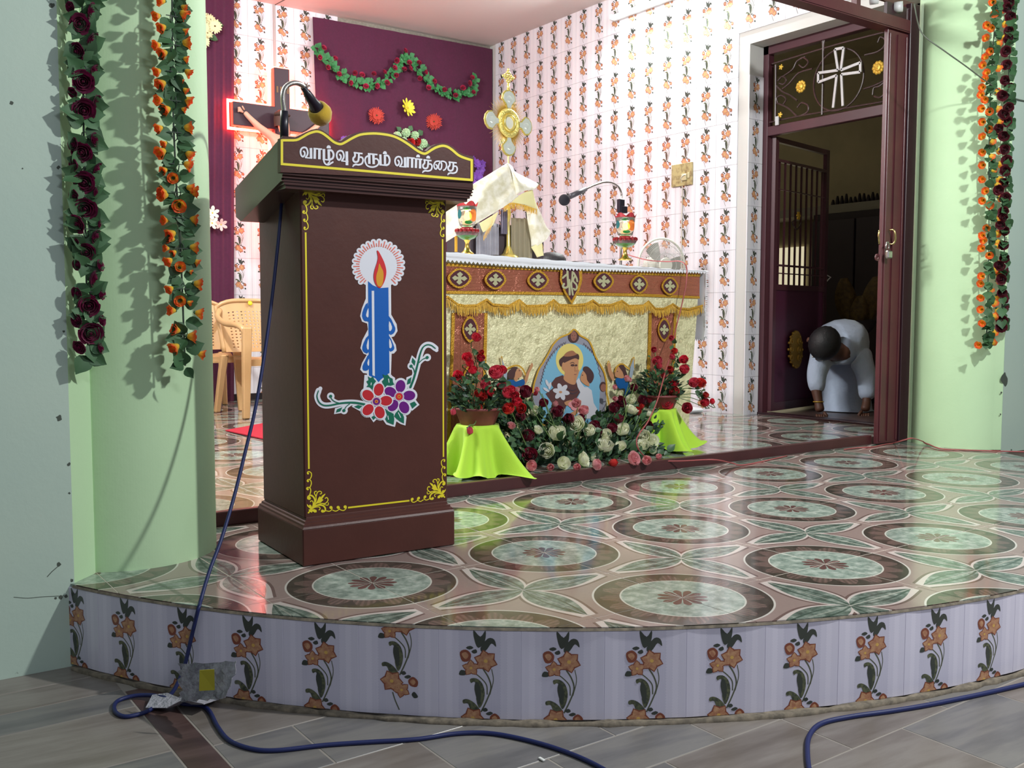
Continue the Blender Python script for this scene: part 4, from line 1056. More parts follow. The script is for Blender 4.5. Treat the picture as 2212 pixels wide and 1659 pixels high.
def bell_mesh(seed):
    rn = random.Random(seed); mb = MB()
    for li, (n, R, o) in enumerate(((4, .55, .1), (5, .80, .42))):
        for k in range(n):
            a = 2*PI*k/n+li*.5+rn.uniform(-.1, .1); w_ = PI/n*1.2
            def fn(i, j):
                s = i*2-1; t = j; r = R*(.25+.75*t**.7)+o*max(0, t-.7)+rn.uniform(-.03, .03)*t; ang = a+s*w_
                z = 1.25*t*(1-.16*s*s*t)-.2*o*max(0, t-.75)+(.08*math.cos(7*s) if t > .9 else 0)
                return (r*math.cos(ang), r*math.sin(ang), z)
            mb.grid(fn, 4, 5)
    mb.lathe([(0, -.25), (.2, -.15), (.3, .05), (.1, .1)], 6, 1)
    return mb.mesh('bell_flower', [R_ORG, M_lfg], True)
BELLS = [bell_mesh(k) for k in range(3)]
def leaf_mesh(name, m, w_=.36, fold=.12, bend=.25, notch=False):
    mb = MB()
    def fn(i, j):
        s = i*2-1; t = j; ww = w_*math.sin(PI*min(1, t*1.02+.02)**.8)*(1+(.10*math.sin(t*26) if notch else 0))
        return (s*ww, t, abs(s)*fold*ww*2-bend*t*t)
    mb.grid(fn, 4, 6); return mb.mesh(name, m, True)
LEAF = leaf_mesh('leaf', M_lf); LEAFG = leaf_mesh('leaf', M_lfg, .44, .1, .2); LEAFS = leaf_mesh('leaf', M_lfs, .46, .1, .15)
def along(loc, z, roll, s):
    q = Vector(z).normalized().to_track_quat('Z', 'Y'); return Matrix.Translation(Vector(loc)) @ q.to_matrix().to_4x4() @ Matrix.Rotation(roll, 4, 'Z') @ Matrix.Scale(s, 4)
def leaf_at(loc, d, n, s):
    """leaf growing along d with face normal near n"""
    d = Vector(d).normalized(); n = Vector(n); x = d.cross(n).normalized(); z = x.cross(d)
    M = Matrix(((x.x, d.x, z.x, 0), (x.y, d.y, z.y, 0), (x.z, d.z, z.z, 0), (0, 0, 0, 1)))
    return Matrix.Translation(Vector(loc)) @ M @ Matrix.Scale(s, 4)
def mpp(depth): return depth/FPX
def depth_of(p): return (Vector(p)-CAM).dot(FW)
def view(p): return (CAM-Vector(p)).normalized()

def flower(par, px, py, r, m, surf, rn, name='rose', me=None, tilt=.6, root=None, stem=True, up=.25):
    """a bloom drawn r pixels wide about (px, py) on surface surf(px, py) -> 3d point"""
    p = surf(px, py); s = r*mpp(depth_of(p))*1.24
    z = view(p)*.75+Vector((rn.uniform(-tilt, tilt), rn.uniform(-.2, .2), rn.uniform(-tilt*.4, tilt)+up)); z.normalize()
    me = me or (BUD if r < 7.2 else rn.choice(ROSES))
    k = 1.0 if me is not BUD else 1.25
    c = p-z*s*.45*k
    o = inst(name, me, along(c, z, rn.uniform(0, 6), s*k), par, m)
    if stem and root is not None:
        e = Vector(root(px, py)); b = c-z*s*.25
        mid = (b+e)/2+Vector((rn.uniform(-.02, .02), -.01, .02)); b2 = b-z*min(.03, (b-e).length*.3)
        mb = MB().tube(spline([b, b2, mid, e], 3), .0022, 5); 
        mb.build('stem', M_stm, par)
    return o
def foliage(par, n, sampler, size, rn, m=M_lf, name='foliage', stems=0):
    mb = MB(); S = Vector((0, 0, 1))
    for _ in range(n):
        p, out = sampler(rn); d = (Vector(out)+Vector((rn.uniform(-.6, .6), rn.uniform(-.6, .6), rn.uniform(-.35, .7)))).normalized(); s = size*rn.uniform(.65, 1.25)
        nn = Vector((rn.uniform(-1, 1), -1.2+rn.uniform(-.6, .6), rn.uniform(0, 1.2))); x = d.cross(nn)
        if x.length < 1e-3: continue
        x.normalize(); z = x.cross(d)
        w_ = s*.30; P = [p, p+d*s*.3+x*w_*.9+z*.1*s, p+d*s*.62+x*w_*.8+z*.06*s, p+d*s, p+d*s*.62-x*w_*.8+z*.06*s, p+d*s*.3-x*w_*.9+z*.1*s, p+d*s*.5]
        mb.add(P, [(0, 1, 6), (1, 2, 6), (2, 3, 6), (3, 4, 6), (4, 5, 6), (5, 0, 6)], 0 if rn.random() < .55 else 1)
    o = mb.build(name, [m, M_lfd], par); o['kind'] = 'stuff'; return o

# ---- stools under the bowls, lime cloths, terracotta bowls with roses
M_lime = mat('lime cloth', (186, 232, 60), .75, bump=(220, .25, .002), sheen=.3); M_clay = mat('terracotta bowl', (136, 66, 66), .55, noise=(20, (116, 54, 54), .3, .7)); M_stool = mat('stool wood', (124, 76, 50), .5)
def stand(cx, cy, topr, botr, zt, seed, label, patch=None, hem=None, group='lime cloths'):
    rn = random.Random(seed); ph = [rn.uniform(0, 6) for _ in range(6)]
    st = thing('stool', label[0], 'stool', (cx, cy, SF)); mb = MB().lathe([(0, zt-.03), (topr*.9, zt-.03), (topr*.9, zt-.004), (0, zt-.004)], 20, 0, Matrix.Translation((cx, cy, 0))); mb.build('seat', M_stool, st)
    for k in range(4):
        a = PI/4+k*PI/2; MB().tube([(cx+.6*topr*math.cos(a), cy+.6*topr*math.sin(a), zt-.03), (cx+.85*topr*math.cos(a), cy+.85*topr*math.sin(a), SF)], .012, 8).build('leg', M_stool, st)
    mb = MB()
    def fn(i, j):
        a = 2*PI*i
        if j < .2: r = topr*j/.2*1.0; return (cx+r*math.cos(a), cy+r*math.sin(a), zt+.002)
        t = (j-.2)/.8; fold = (math.sin(5*a+ph[0])+.7*math.sin(8*a+ph[1])+.4*math.sin(13*a+ph[2]))*.075*t**.8
        br = botr*(hem(a) if hem else 1); r = topr+(br-topr)*(t**1.25)+fold*br/.2*.75
        z = zt-(zt-SF-.006)*(1-(1-t)**1.35)+.020*max(0, math.sin(3*a+ph[3]))*t**4+.012*t**6*math.sin(9*a+ph[4])
        return (cx+r*math.cos(a), cy+r*math.sin(a), max(SF+.004, z))
    def safe(i, j):
        p = Vector(fn(i, j)); e = (p-AO).dot(AV)
        return p-AV*(e+.016) if e > -.016 else p
    mb.grid(safe, 130, 26, 0, True)
    o = mb.build('stool_cloth', M_lime, None, True, base=(cx, cy, SF)); tag(o, label[1], 'cloth', group)
    if patch:
        pp = PL(Vector((cx, cy, .12)), view((cx, cy, .12))); 
        q = [pp.px(*v) for v in patch]; d = view(q[0]); q = [v+d*.17 for v in q]
    return o
sL = (1.13, 1.175); sR = (2.36, 1.30)
stand(*sL, .098, .172, .262, 21, ('low stool hidden under the left lime cloth', 'lime green cloth draped over a low stool beside the lectern'), hem=lambda a: 1+.10*math.cos(a+.5))
stand(*sR, .090, .165, .255, 33, ('low stool hidden under the right lime cloth', 'lime green cloth with a tape patch draped over a low stool near the door'), hem=lambda a: 1+.12*math.cos(a+.6))
def bowl_roses(cx, cy, zb, zr, rb, rr, label, fl, seed, hang=()):
    rn = random.Random(seed)
    t = thing('rose_bowl', label, 'flower arrangement', (cx, cy, zb), 0, 'rose bowls before the altar')
    M = Matrix.Translation((cx, cy, 0))
    MB().lathe([(0, zb), (rb, zb), (rb+.004, zb+.006), (rr*.97, zr-.012), (rr+.004, zr-.010), (rr+.004, zr), (rr-.004, zr), (rb-.004, zb+.012), (0, zb+.012)], 30, 0, M).build('bowl', M_clay, t, True)
    dep = depth_of((cx, cy, zr)); 
    def surf(x, y):
        p = at_d(x, y, dep); up = max(0, p.z-zr); return p+view(p)*(.055*math.exp(-up*7))
    root = lambda x, y: (cx+rn.uniform(-.5, .5)*rr, cy+rn.uniform(-.5, .5)*rr, zr-.02)
    for f in fl: flower(t, f[0], f[1], f[2], f[3] if len(f) > 3 else rn.choice((R_RED, R_RED, R_HOT, R_ORR)), surf, rn, root=root)
    for (x, y, r, via, m) in hang:
        p = at_d(x, y, dep-.10); s = r*mpp(dep)*1.25
        inst('rose', BUD, along(p+Vector((0, 0, s*.5)), (.1, -.1, -1), 0, s), t, m)
        MB().tube(spline([p+Vector((0, 0, s*.8))]+[at_d(a, b, dep-.08) for a, b in via], 5), .0024, 5).build('stem', M_stm, t)
    def samp(r):
        a = r.uniform(0, 2*PI); q = math.sqrt(r.random())*rr*1.05; h = r.random()**1.6*.13
        p = Vector((cx+q*math.cos(a), cy+q*math.sin(a), zr-.01+h)); return p, Vector((math.cos(a), math.sin(a), .35))
    foliage(t, 260, samp, .036, rn)
    # leaves on the tall stems, big enough to pick out
    for f in fl:
        if f[1] < 845:
            for _ in range(2):
                p = surf(f[0]+rn.uniform(-8, 8), f[1]+f[2]+rn.uniform(4, 22)); inst('leaf', LEAF, leaf_at(p+view(p)*-.01, Vector((rn.uniform(-1, 1), -.3, rn.uniform(-.4, .6))), view(p)+Vector((0, 0, rn.uniform(0, 1))), .036*rn.uniform(.8, 1.2)), t)
    return t
fL = [(1034, 851, 8.5), (1036, 883.7, 6.5, R_ORR), (1059, 847.6, 9), (1095.5, 851.4, 11), (1112, 855, 9), (1117, 869, 10), (1099, 884, 12, R_ORR), (1126, 882, 10), (1027.5, 730.5, 9.5), (1009, 772, 8.5), (1012, 784.5, 8), (1038, 762, 6.5), (1039, 774, 8), (1020.7, 801, 9), (990, 811.5, 9), (1073, 806, 15), (1085, 800, 9), (1049, 832, 10.5, R_HOT), (1084, 834.6, 8, R_HOT), (1057, 843, 9), (1046, 858, 8), (1104, 843, 9)]
bowl_roses(sL[0], sL[1], .262, .340, .074, .103, 'terracotta bowl of red roses on the left lime cloth beside the lectern', fL, 41, [(978, 887, 8, [(985, 878), (1000, 877), (1018, 888)], R_HOT), (1014, 927, 9, [(1025, 916), (1030, 903), (1031, 896)], R_HOT)])
fR = [(1457.5, 846, 11, R_ORR), (1457.5, 829, 7.5), (1438, 870.7, 12), (1484, 881.5, 10.5), (1500, 829, 9.5, R_HOT), (1513.6, 829, 9), (1526, 854, 7, R_ORR), (1523.6, 870.7, 9), (1539, 869, 6), (1413, 756, 7, R_HOT), (1421, 781, 10, R_HOT), (1424, 792, 7, R_HOT), (1459, 759, 7), (1454, 772, 6.5, R_HOT), (1451, 731, 6.5), (1478, 778, 8), (1479, 799, 9.5), (1447.5, 799, 8), (1505, 825, 6), (1434, 812, 6)]
bowl_roses(sR[0], sR[1], .256, .330, .070, .100, 'terracotta bowl of red roses on the right lime cloth near the door', fR, 43)

# ---- central bed of roses at the foot of the altar
def rows(t, fl, m, surf, root, rn):
    for f in fl: flower(t, f[0], f[1], f[2], m, surf, rn, root=root)
cb = thing('rose_bed', 'bed of white and dark red roses with foliage at the foot of the altar picture', 'flower arrangement', (1.74, 1.22, SF))
def csurf(x, y):
    f = min(1, max(0, (y-835)/150.0)); yy = 1.33-.20*f; return at_y(x, y, yy)
rn = random.Random(51)
croot = lambda x, y: Vector((at_y(1250+(x-1250)*.55, 960, 1.22).x, 1.24, SF+.03))
rows(cb, [(1156, 888, 10), (1161, 930.5, 8.5), (1203, 938, 17), (1184, 973.5, 14), (1214, 889, 5.5), (1364.5, 863, 10), (1363, 887.6, 11.5), (1398, 893, 10), (1344.5, 930, 13.5), (1310, 939, 10), (1306, 966, 16), (1308, 950, 9), (1340, 965, 9.5), (1275, 930.7, 12), (1246, 918, 15), (1391, 944.5, 14), (1407, 953.7, 13), (1389, 963, 11), (1410.6, 973.7, 8)], R_WHT, csurf, croot, rn)
rows(cb, [(1140, 942.5, 13), (1146, 984, 13), (1136, 847.6, 13), (1126, 899.5, 10), (1205.6, 890.6, 11), (1231, 904.6, 11), (1174, 872, 9), (1326, 882, 11), (1334.5, 906, 11), (1339, 867.6, 9), (1387, 866, 10), (1323, 926, 10), (1401, 920, 9), (1284.6, 920, 10.5), (1290.7, 932, 10), (1370.6, 837, 7.5), (1345, 872, 8), (1253, 905, 9)], R_DARK, csurf, croot, rn)
rows(cb, [(1104, 921, 7.5), (1261.5, 887.6, 10.5), (1245, 872, 9)], R_PNK, csurf, croot, rn)
rows(cb, [(1117, 844, 6), (1198, 875, 6.5), (1161, 842.5, 6), (1329, 838, 5.5), (1355, 820, 6.5), (1330, 862, 6), (1361, 822, 5)], R_PNK, csurf, croot, rn)
rows(cb, [(1378, 889, 8), (1385, 880, 6)], R_ORR, csurf, croot, rn); rows(cb, [(1403, 865, 7), (1156, 851, 5)], R_HOT, csurf, croot, rn)
for a, b in (((1128, 960), (1098, 885)), ((1180, 945), (1130, 860)), ((1215, 940), (1160, 895)), ((1330, 935), (1365, 830)), ((1360, 930), (1385, 880)), ((1370, 925), (1430, 868)), ((1190, 920), (1165, 850)), ((1345, 900), (1338, 845))):
    MB().tube([csurf(*a)+Vector((0, -.03, 0)), csurf(*b)+Vector((0, -.02, 0))], .0022, 5).build('stem', M_stm, cb)
def csamp(r):
    while True:
        x = r.uniform(1090, 1432); y = r.uniform(850, 1002); c = abs(x-1262)/168
        lim = 925-85*c**1.3
        if y > lim+r.uniform(-10, 14) : break
    p = csurf(x, y)+Vector((0, r.uniform(.0, .14), 0)); p.z = max(p.z, SF+.004); e = (p-AO).dot(AV); p = p-AV*(e+.05) if e > -.05 else p; return p, Vector(((x-1262)/200, -.4, .5))
foliage(cb, 1500, csamp, .040, rn)
for _ in range(60):
    p, d = csamp(rn); p = p+Vector((0, -.05, 0)); inst('leaf', LEAF, leaf_at(p, d+Vector((rn.uniform(-.8, .8), 0, rn.uniform(-.6, .6))), view(p)+Vector((rn.uniform(-.5, .5), 0, .5)), .045*rn.uniform(.8, 1.25)), cb)
mb = MB(); c0 = Vector((1.74, 1.26, SF))
mb.box(c0+Vector((-.30, -.05, .002)), c0+Vector((.30, .05, .05)), 0, .01).build('flower_foam', mat('flower foam', (36, 60, 40), .9), cb)
# loose roses lying along the step
loose = [(1147, 1008, 11, R_PNK, ROSES[1], 'pink rose lying at the hem of the left lime cloth'), (1188, 1010, 9, R_PNK, BUD, 'small pink rose bud lying second from the lectern in the row on the step'), (1216, 1004, 13, R_WHT, ROSES[0], 'white rose lying between two pink buds on the sanctuary step'), (1245, 1009, 9, R_PNK, BUD, 'pink rose bud lying right of the first white rose on the step'), (1259, 999, 14, R_WHT, ROSES[2], 'big white rose lying in the middle of the row on the step'), (1284, 988, 10, R_WHT, ROSES[1], 'white rose leaning behind the pink rose in the middle of the row'), (1287.6, 1006, 11.5, R_PNK, ROSES[1], 'pink rose lying in front of the leaning white rose'), (1320, 1001, 9.5, R_ORR, BUD, 'single red rose bud lying on the sanctuary step'), (1367, 996, 13, R_PNK, ROSES[2], 'wide pink rose lying right of the red bud'), (1397, 995, 9.5, R_PNK, ROSES[1], 'pink rose lying next to the red wire loop'), (1421, 986, 7, R_PNK, BUD, 'last pink bud in the row beside the right lime cloth')]
rn = random.Random(61)
for x, y, r, m, me, lab in loose:
    p = at_z(x, y, SF+.022); s = r*mpp(depth_of(p))*1.22; k = 1.2 if me is BUD else 1.0
    z = Vector((rn.uniform(-.9, .7), -.8, rn.uniform(.1, .5))); 
    p.z = max(p.z, SF+s*.9)
    o = inst('rose', me, along(p-z.normalized()*s*.5, z, rn.uniform(0, 6), s*k), None, m); tag(o, lab, 'flower', 'roses lying on the step')

# ---- garlands of cloth flowers on the two columns
def garland(name, label, fl, me_list, m, surf, leafs, seed, wire, lsize, nleaf, rbig=1.0):
    rn = random.Random(seed); top = surf(*wire[0])
    g = thing(name, label, 'garland', surf(*wire[-1]))
    q = [surf(*w_) for w_ in wire]; mb = MB(); qq = spline(q, 8)
    mb.tube(qq, .0028, 5)
    for i in range(2, len(qq)-1, 3):
        c = qq[i]; mb.tube([c+Vector((-.020, -.01, .004)), c+Vector((.020, -.01, .004))], .0016, 4)
        mb.tube([c+Vector((.008*math.cos(a), -.008, .020*math.sin(a))) for a in [2*PI*k/8 for k in range(9)]], .0015, 4)
    mb.build('wire', M_wire, g)
    for x, y, r in fl:
        p = surf(x, y); cxp = min(qq, key=lambda c: abs(c.z-p.z)); s = r*mpp(depth_of(p))*rbig; side = (p-cxp); side.z = 0
        kv = .35 if m is R_ORG else 1.0; z = side.normalized()*.9+view(p)*rn.uniform(.4, .9)*kv+Vector((0, 0, rn.uniform(-.6, .25))) if side.length > .012 else view(p)+Vector((rn.uniform(-.3, .3), 0, rn.uniform(-.4, .2)))
        z.normalize(); inst('cloth_flower', rn.choice(me_list), along(p+view(p)*.012-z*s*.4, z, rn.uniform(0, 6), s), g, m)
    for k in range(nleaf):
        t = (k+rn.random())/nleaf; i = min(len(qq)-1, int(t*len(qq))); c = qq[i]; a = rn.uniform(-1.3, 1.3)+(PI if rn.random() < .5 else 0)
        d = Vector((math.cos(a), -.35, math.sin(a)*.8-.2)); inst('leaf', leafs, leaf_at(c+d*.006, d, view(c)+Vector((rn.uniform(-.5, .5), 0, rn.uniform(-.3, .6))), lsize*rn.uniform(.75, 1.2)), g)
    return g
q = .25316
pu = [(780, 95, 55), (680, 205, 66), (785, 335, 55), (660, 440, 66), (805, 595, 46), (710, 695, 72), (830, 860, 40), (715, 940, 76), (810, 1190, 50), (700, 1300, 74), (830, 1435, 46), (630, 1410, 44), (720, 1555, 70), (825, 1640, 44), (600, 60, 40), (620, 790, 36), (625, 1230, 50)]
pu2 = [(725, 200, 74), (660, 330, 62), (820, 435, 54), (735, 570, 66), (855, 685, 40), (655, 680, 40), (800, 790, 66), (870, 930, 42), (655, 920, 46), (760, 1030, 78), (655, 1155, 50), (870, 1155, 42), (775, 1265, 74), (680, 1380, 56), (860, 1390, 42), (630, 90, 40), (850, 330, 30), (640, 480, 36)]
purple = [(x*q, y*q, r*q) for x, y, r in pu]+[(x*q, 400+y*q, r*q) for x, y, r in pu2]
purple += [(170+9*math.sin(k*2.1), -18-30*k, 15) for k in range(4)]
garland('rose_garland', 'garland of magenta cloth roses hanging at the corner of the left wall', purple, CLOTH, R_PUR, lambda x, y: at_y(x, y, .452), LEAFG, 71, [(178, -140), (178, 40), (180, 200), (182, 400), (186, 560), (190, 765)], .050, 130, 1.06)
og = [(1390, 10, 46), (1350, 135, 44), (1555, 110, 54), (1395, 230, 48), (1575, 365, 54), (1350, 385, 44), (1405, 450, 52), (1575, 500, 34), (1355, 605, 42), (1595, 610, 46), (1390, 710, 56), (1575, 765, 34), (1370, 855, 48), (1590, 850, 52), (1430, 930, 54), (1370, 1090, 44), (1590, 1090, 54), (1390, 1290, 58), (1605, 1310, 52), (1590, 1400, 54), (1410, 1450, 40), (1480, 1520, 46), (1610, 1600, 46), (1400, 1640, 50), (1570, 260, 34), (1410, 1220, 34), (1560, 930, 30), (1545, 690, 24), (1560, 60, 40)]
og2 = [(1410, 85, 56), (1640, 55, 54), (1530, 165, 60), (1420, 300, 42), (1640, 290, 50), (1475, 410, 54), (1470, 460, 46), (1640, 530, 52), (1450, 640, 46), (1530, 700, 46), (1670, 650, 36), (1460, 880, 42), (1675, 840, 54), (1540, 985, 48), (1480, 1070, 46), (1685, 1090, 50), (1515, 1240, 50), (1620, 1290, 56), (1505, 1375, 56), (1705, 1440, 44), (1610, 1000, 30), (1490, 570, 34), (1430, 540, 34), (1620, 735, 24)]
orange = [(x*q, y*q, r*q) for x, y, r in og]+[(x*q, 400+y*q, r*q) for x, y, r in og2]+[(370+22*(-1)**k, -16-24*k, 12) for k in range(6)]
garland('orange_garland', 'garland of orange and yellow cloth flowers on the left rounded column', orange, BELLS, R_ORG, lambda x, y: at_y(x, y, .44), LEAFG, 72, [(372, -150), (372, 40), (373, 200), (380, 380), (390, 540), (400, 790)], .046, 150, 1.12)
a_ = .2773; b_ = .3255
ro = [(1970, 15), (2050, 60), (1980, 100), (2050, 175), (1925, 195), (1960, 215), (1920, 300), (2045, 280), (1995, 340), (1950, 400), (1915, 450), (1895, 510), (2000, 520), (1925, 570), (1910, 620), (1890, 680), (1990, 720), (1880, 740), (1910, 770), (1885, 845), (1995, 835), (1940, 870), (1890, 950), (2005, 945), (1935, 1000), (1890, 1070), (2010, 1055), (1950, 1095), (1890, 1180), (2005, 1165), (1945, 1210), (1890, 1285), (2010, 1275), (1955, 1325), (1890, 1390), (2005, 1385), (1990, 1430), (1915, 1490), (1890, 1560), (2010, 1540), (1940, 1600)]
ro2 = [(1690, 45), (1640, 95), (1695, 135), (1610, 150), (1620, 185), (1700, 185), (1605, 235), (1700, 220), (1650, 275), (1700, 325), (1675, 375), (1605, 420), (1700, 405), (1700, 450), (1600, 465), (1650, 505), (1600, 555), (1700, 550), (1680, 590), (1600, 640), (1700, 640), (1675, 690), (1610, 725), (1680, 785), (1585, 870), (1665, 865)]
ro = [(1600+x*a_, y*a_, 8.5) for x, y in ro]+[(1600+x*b_, 460+y*b_, 8.5) for x, y in ro2]+[(2150+15*(-1)**k, -12-15*k, 8) for k in range(6)]
garland('orange_garland', 'garland of orange and yellow cloth flowers hanging by the right column', ro, BELLS, R_ORG, lambda x, y: at_y(x, y, .405), LEAFG, 73, [(2150, -120), (2150, 20), (2140, 180), (2136, 340), (2136, 520), (2132, 680), (2130, 745)], .052, 150, 1.1)
ma = [(2090, 15), (2100, 130), (2090, 240), (2065, 400), (2070, 505), (2060, 625), (2040, 745), (2085, 840), (2050, 890), (2070, 945), (2010, 1000), (2050, 1060), (2055, 1165), (2060, 1330), (2050, 1425), (2010, 1480), (2060, 1540), (2045, 1650), (2075, 60), (2085, 300), (2090, 680), (2070, 1250)]
ma2 = [(1725, 80), (1750, 120), (1745, 215), (1720, 350), (1765, 390), (1730, 440), (1735, 530), (1755, 570), (1735, 715), (1730, 760), (1740, 30), (1750, 300), (1755, 640)]
ma = [(1600+x*a_, y*a_, 8.5) for x, y in ma]+[(1600+x*b_, 460+y*b_, 8.5) for x, y in ma2]+[(2185, -14-20*k, 8) for k in range(5)]
garland('rose_garland', 'garland of maroon cloth roses hanging behind the right orange garland', ma, CLOTH, R_MAR, lambda x, y: at_y(x, y, .372), LEAFG, 74, [(2186, -120), (2184, 20), (2178, 180), (2174, 340), (2170, 520), (2162, 710)], .052, 120, 1.1)
# ================================================================== back wall: curtains, crucifix, swag, paper flowers
M_curt = mat('maroon curtain', (80, 18, 54), .9, noise=(60, (72, 15, 48), .3, .7), sheen=.15)
def curtain(px_out, label, seed, y0=YB-.05, amp=.003):
    rn = random.Random(seed); L = [at_y(*p, y0) for p in px_out]     # four corners: top left, top right, bottom right, bottom left
    def fn(i, j):
        t = L[0].lerp(L[1], i); b = L[3].lerp(L[2], i); p = t.lerp(b, j); return p+Vector((0, amp*math.sin(i*38+seed)+.6*amp*math.sin(i*71+j*2), 0))
    mb = MB().grid(fn, 60, 20); mb2 = MB().grid(lambda i, j: fn(i, j)+Vector((0, .006, 0)), 60, 20); mb2.f = [f[::-1] for f in mb2.f]
    mb.add(mb2.v, mb2.f)
    o = mb.build('curtain', M_curt, None, True, base=(L[3]+L[2])/2); tag(o, label, 'curtain', 'maroon curtains on the back wall'); return o
curtain([(395, -80), (506, -8), (506, 868), (395, 882)], 'maroon curtain left of the neon cross, behind the chairs', 1)
curtain([(676, 36), (1064, 106), (1064, 800), (706, 846)], 'wide maroon curtain right of the neon cross with flower garland on it', 2)

M_cross = mat('dark cross board', (58, 34, 46), .5); M_neon = mat('neon tube', (255, 70, 50), .3, emit=((255, 84, 60), 40)); M_skin = mat('plaster skin', (222, 164, 140), .5); M_gold = mat('polished gold', (244, 222, 128), .28, .7); M_silv = mat('polished silver', (230, 234, 226), .3, .45)
yc = YB-.10
cr = thing('crucifix', 'dark wall cross outlined in red neon with a carved figure', 'crucifix', at_y(620, 470, yc))
def cw(x, y, dy=0): return at_y(x, y, yc+dy)
# beam axes measured on the wall
xc, x_l, x_r = cw(604, 250).x, cw(499, 244).x, cw(706, 278).x; zt_, za_, zb_ = cw(604, 150).z, (cw(555, 232).z+cw(555, 272).z)/2, cw(604, 480).z
hw = (cw(621, 200).x-cw(588, 196).x)/2; xc = (cw(621, 200).x+cw(588, 196).x)/2
ah = (cw(540, 226).z-cw(540, 276).z)/2; za_ = (cw(540, 226).z+cw(540, 276).z)/2
x_r = 2*xc-x_l
zb_ = za_-1.05
MB().box((xc-hw, yc-.05, zb_), (xc+hw, yc+.02, zt_), 0, .004).box((x_l, yc-.0505, za_-ah), (x_r, yc+.0205, za_+ah), 0, .004).build('cross_board', M_cross, cr)
e = .017; ol = [(xc-hw-e, zt_+e), (xc+hw+e, zt_+e), (xc+hw+e, za_+ah+e), (x_r+e, za_+ah+e), (x_r+e, za_-ah-e), (xc+hw+e, za_-ah-e), (xc+hw+e, zb_-e), (xc-hw-e, zb_-e), (xc-hw-e, za_-ah-e), (x_l-e, za_-ah-e), (x_l-e, za_+ah+e), (xc-hw-e, za_+ah+e)]
MB().tube([(x, yc+.022, z) for x, z in ol], .0150, 8, closed=True).build('neon_tubing', M_neon, cr)
for k in range(4): MB().box((xc-.05+.03*k, yc-.053, zt_-.20), (xc-.035+.03*k, yc-.049, zt_-.15)).build('title_letter', mat('title brass', (120, 84, 50), .5), cr)
# the figure: one skinned body
def skin_body(name, pts, edges, rad, m, parent, sub=2, root=0):
    Mi = WM[parent.name].inverted(); me = bpy.data.meshes.new(name); me.from_pydata([tuple(Mi @ Vector(p)) for p in pts], edges, []); me.materials.append(m)
    o = bpy.data.objects.new(name, me); COL.objects.link(o); o.parent = parent; WM[o.name] = WM[parent.name].copy()
    sk = o.modifiers.new('skin', 'SKIN'); sk.use_smooth_shade = True
    for i, r in enumerate(rad):
        v = me.skin_vertices[0].data[i]; v.radius = (r, r) if not isinstance(r, tuple) else r; v.use_root = (i == root)
    ss = o.modifiers.new('subsurf', 'SUBSURF'); ss.levels = sub; ss.render_levels = sub
    return o
yf = yc-.10
AX = [(592, 297), (563, 276), (540, 252), (531, 240)]; AXL = [at_y(x, y, yf) for x, y in AX]
arm_l = [(v.x, yf+.012*k, v.z) for k, v in enumerate(AXL)]; arm_r = [(2*xc-x, y, z) for x, y, z in arm_l]
zs0 = arm_l[0][2]
P = [(xc, yf, zs0-.48), (xc+.01, yf, zs0-.28), (xc, yf-.01, zs0-.08), (xc-.01, yf-.02, zs0+.02), (xc-.03, yf-.045, zs0+.09), (xc-.045, yf-.05, zs0+.14), *arm_l, *arm_r,
     (xc-.05, yf-.04, zs0-.66), (xc-.02, yf+.01, zs0-.86), (xc+.05, yf-.04, zs0-.66), (xc+.02, yf+.01, zs0-.86)]
E_ = [(0, 1), (1, 2), (2, 3), (3, 4), (4, 5), (2, 6), (6, 7), (7, 8), (8, 9), (2, 10), (10, 11), (11, 12), (12, 13), (0, 14), (14, 15), (0, 16), (16, 17)]
R_ = [.085, .08, .10, .04, .05, .05, .038, .030, .022, .020, .038, .030, .022, .020, .05, .03, .05, .03]
skin_body('carved_figure', P, E_, R_, M_skin, cr)
MB().lathe([(.055, -.06), (.062, 0), (.055, .05), (.02, .075), (0, .08)], 14, 0, Matrix.Translation((xc-.045, yf-.03, zs0+.145))).build('hair', mat('carved hair', (84, 54, 46), .7), cr, True)
MB().tube([(xc-.045+.06*math.cos(a), yf-.05+.05*math.sin(a), zs0+.175) for a in [2*PI*k/14 for k in range(14)]], .008, 5, closed=True).build('crown_of_thorns', mat('thorn', (70, 50, 40), .8), cr)
MB().lathe([(.10, -.10), (.11, -.02), (.10, .06), (.085, .09)], 18, 0, Matrix.Translation((xc+.0, yf, zs0-.52))).build('loincloth', mat('carved cloth', (226, 214, 196), .6), cr, True)
for s in (-1, 1):
    h = Vector((arm_l[-1] if s < 0 else arm_r[-1]))+Vector((s*.012, 0, .008))
    for k in range(4): MB().tube([h+Vector((0, 0, -.012)), h+Vector((s*.03, -.012, .006+.009*(k-1.5))), h+Vector((s*.045, -.02, .010*(k-1.5)))], [.008, .007, .005], 6).build('finger', M_skin, cr, True)
    MB().tube([h+Vector((-s*.012, 0, .008)), h+Vector((s*.008, -.012, .034))], [.008, .005], 6).build('thumb', M_skin, cr, True)

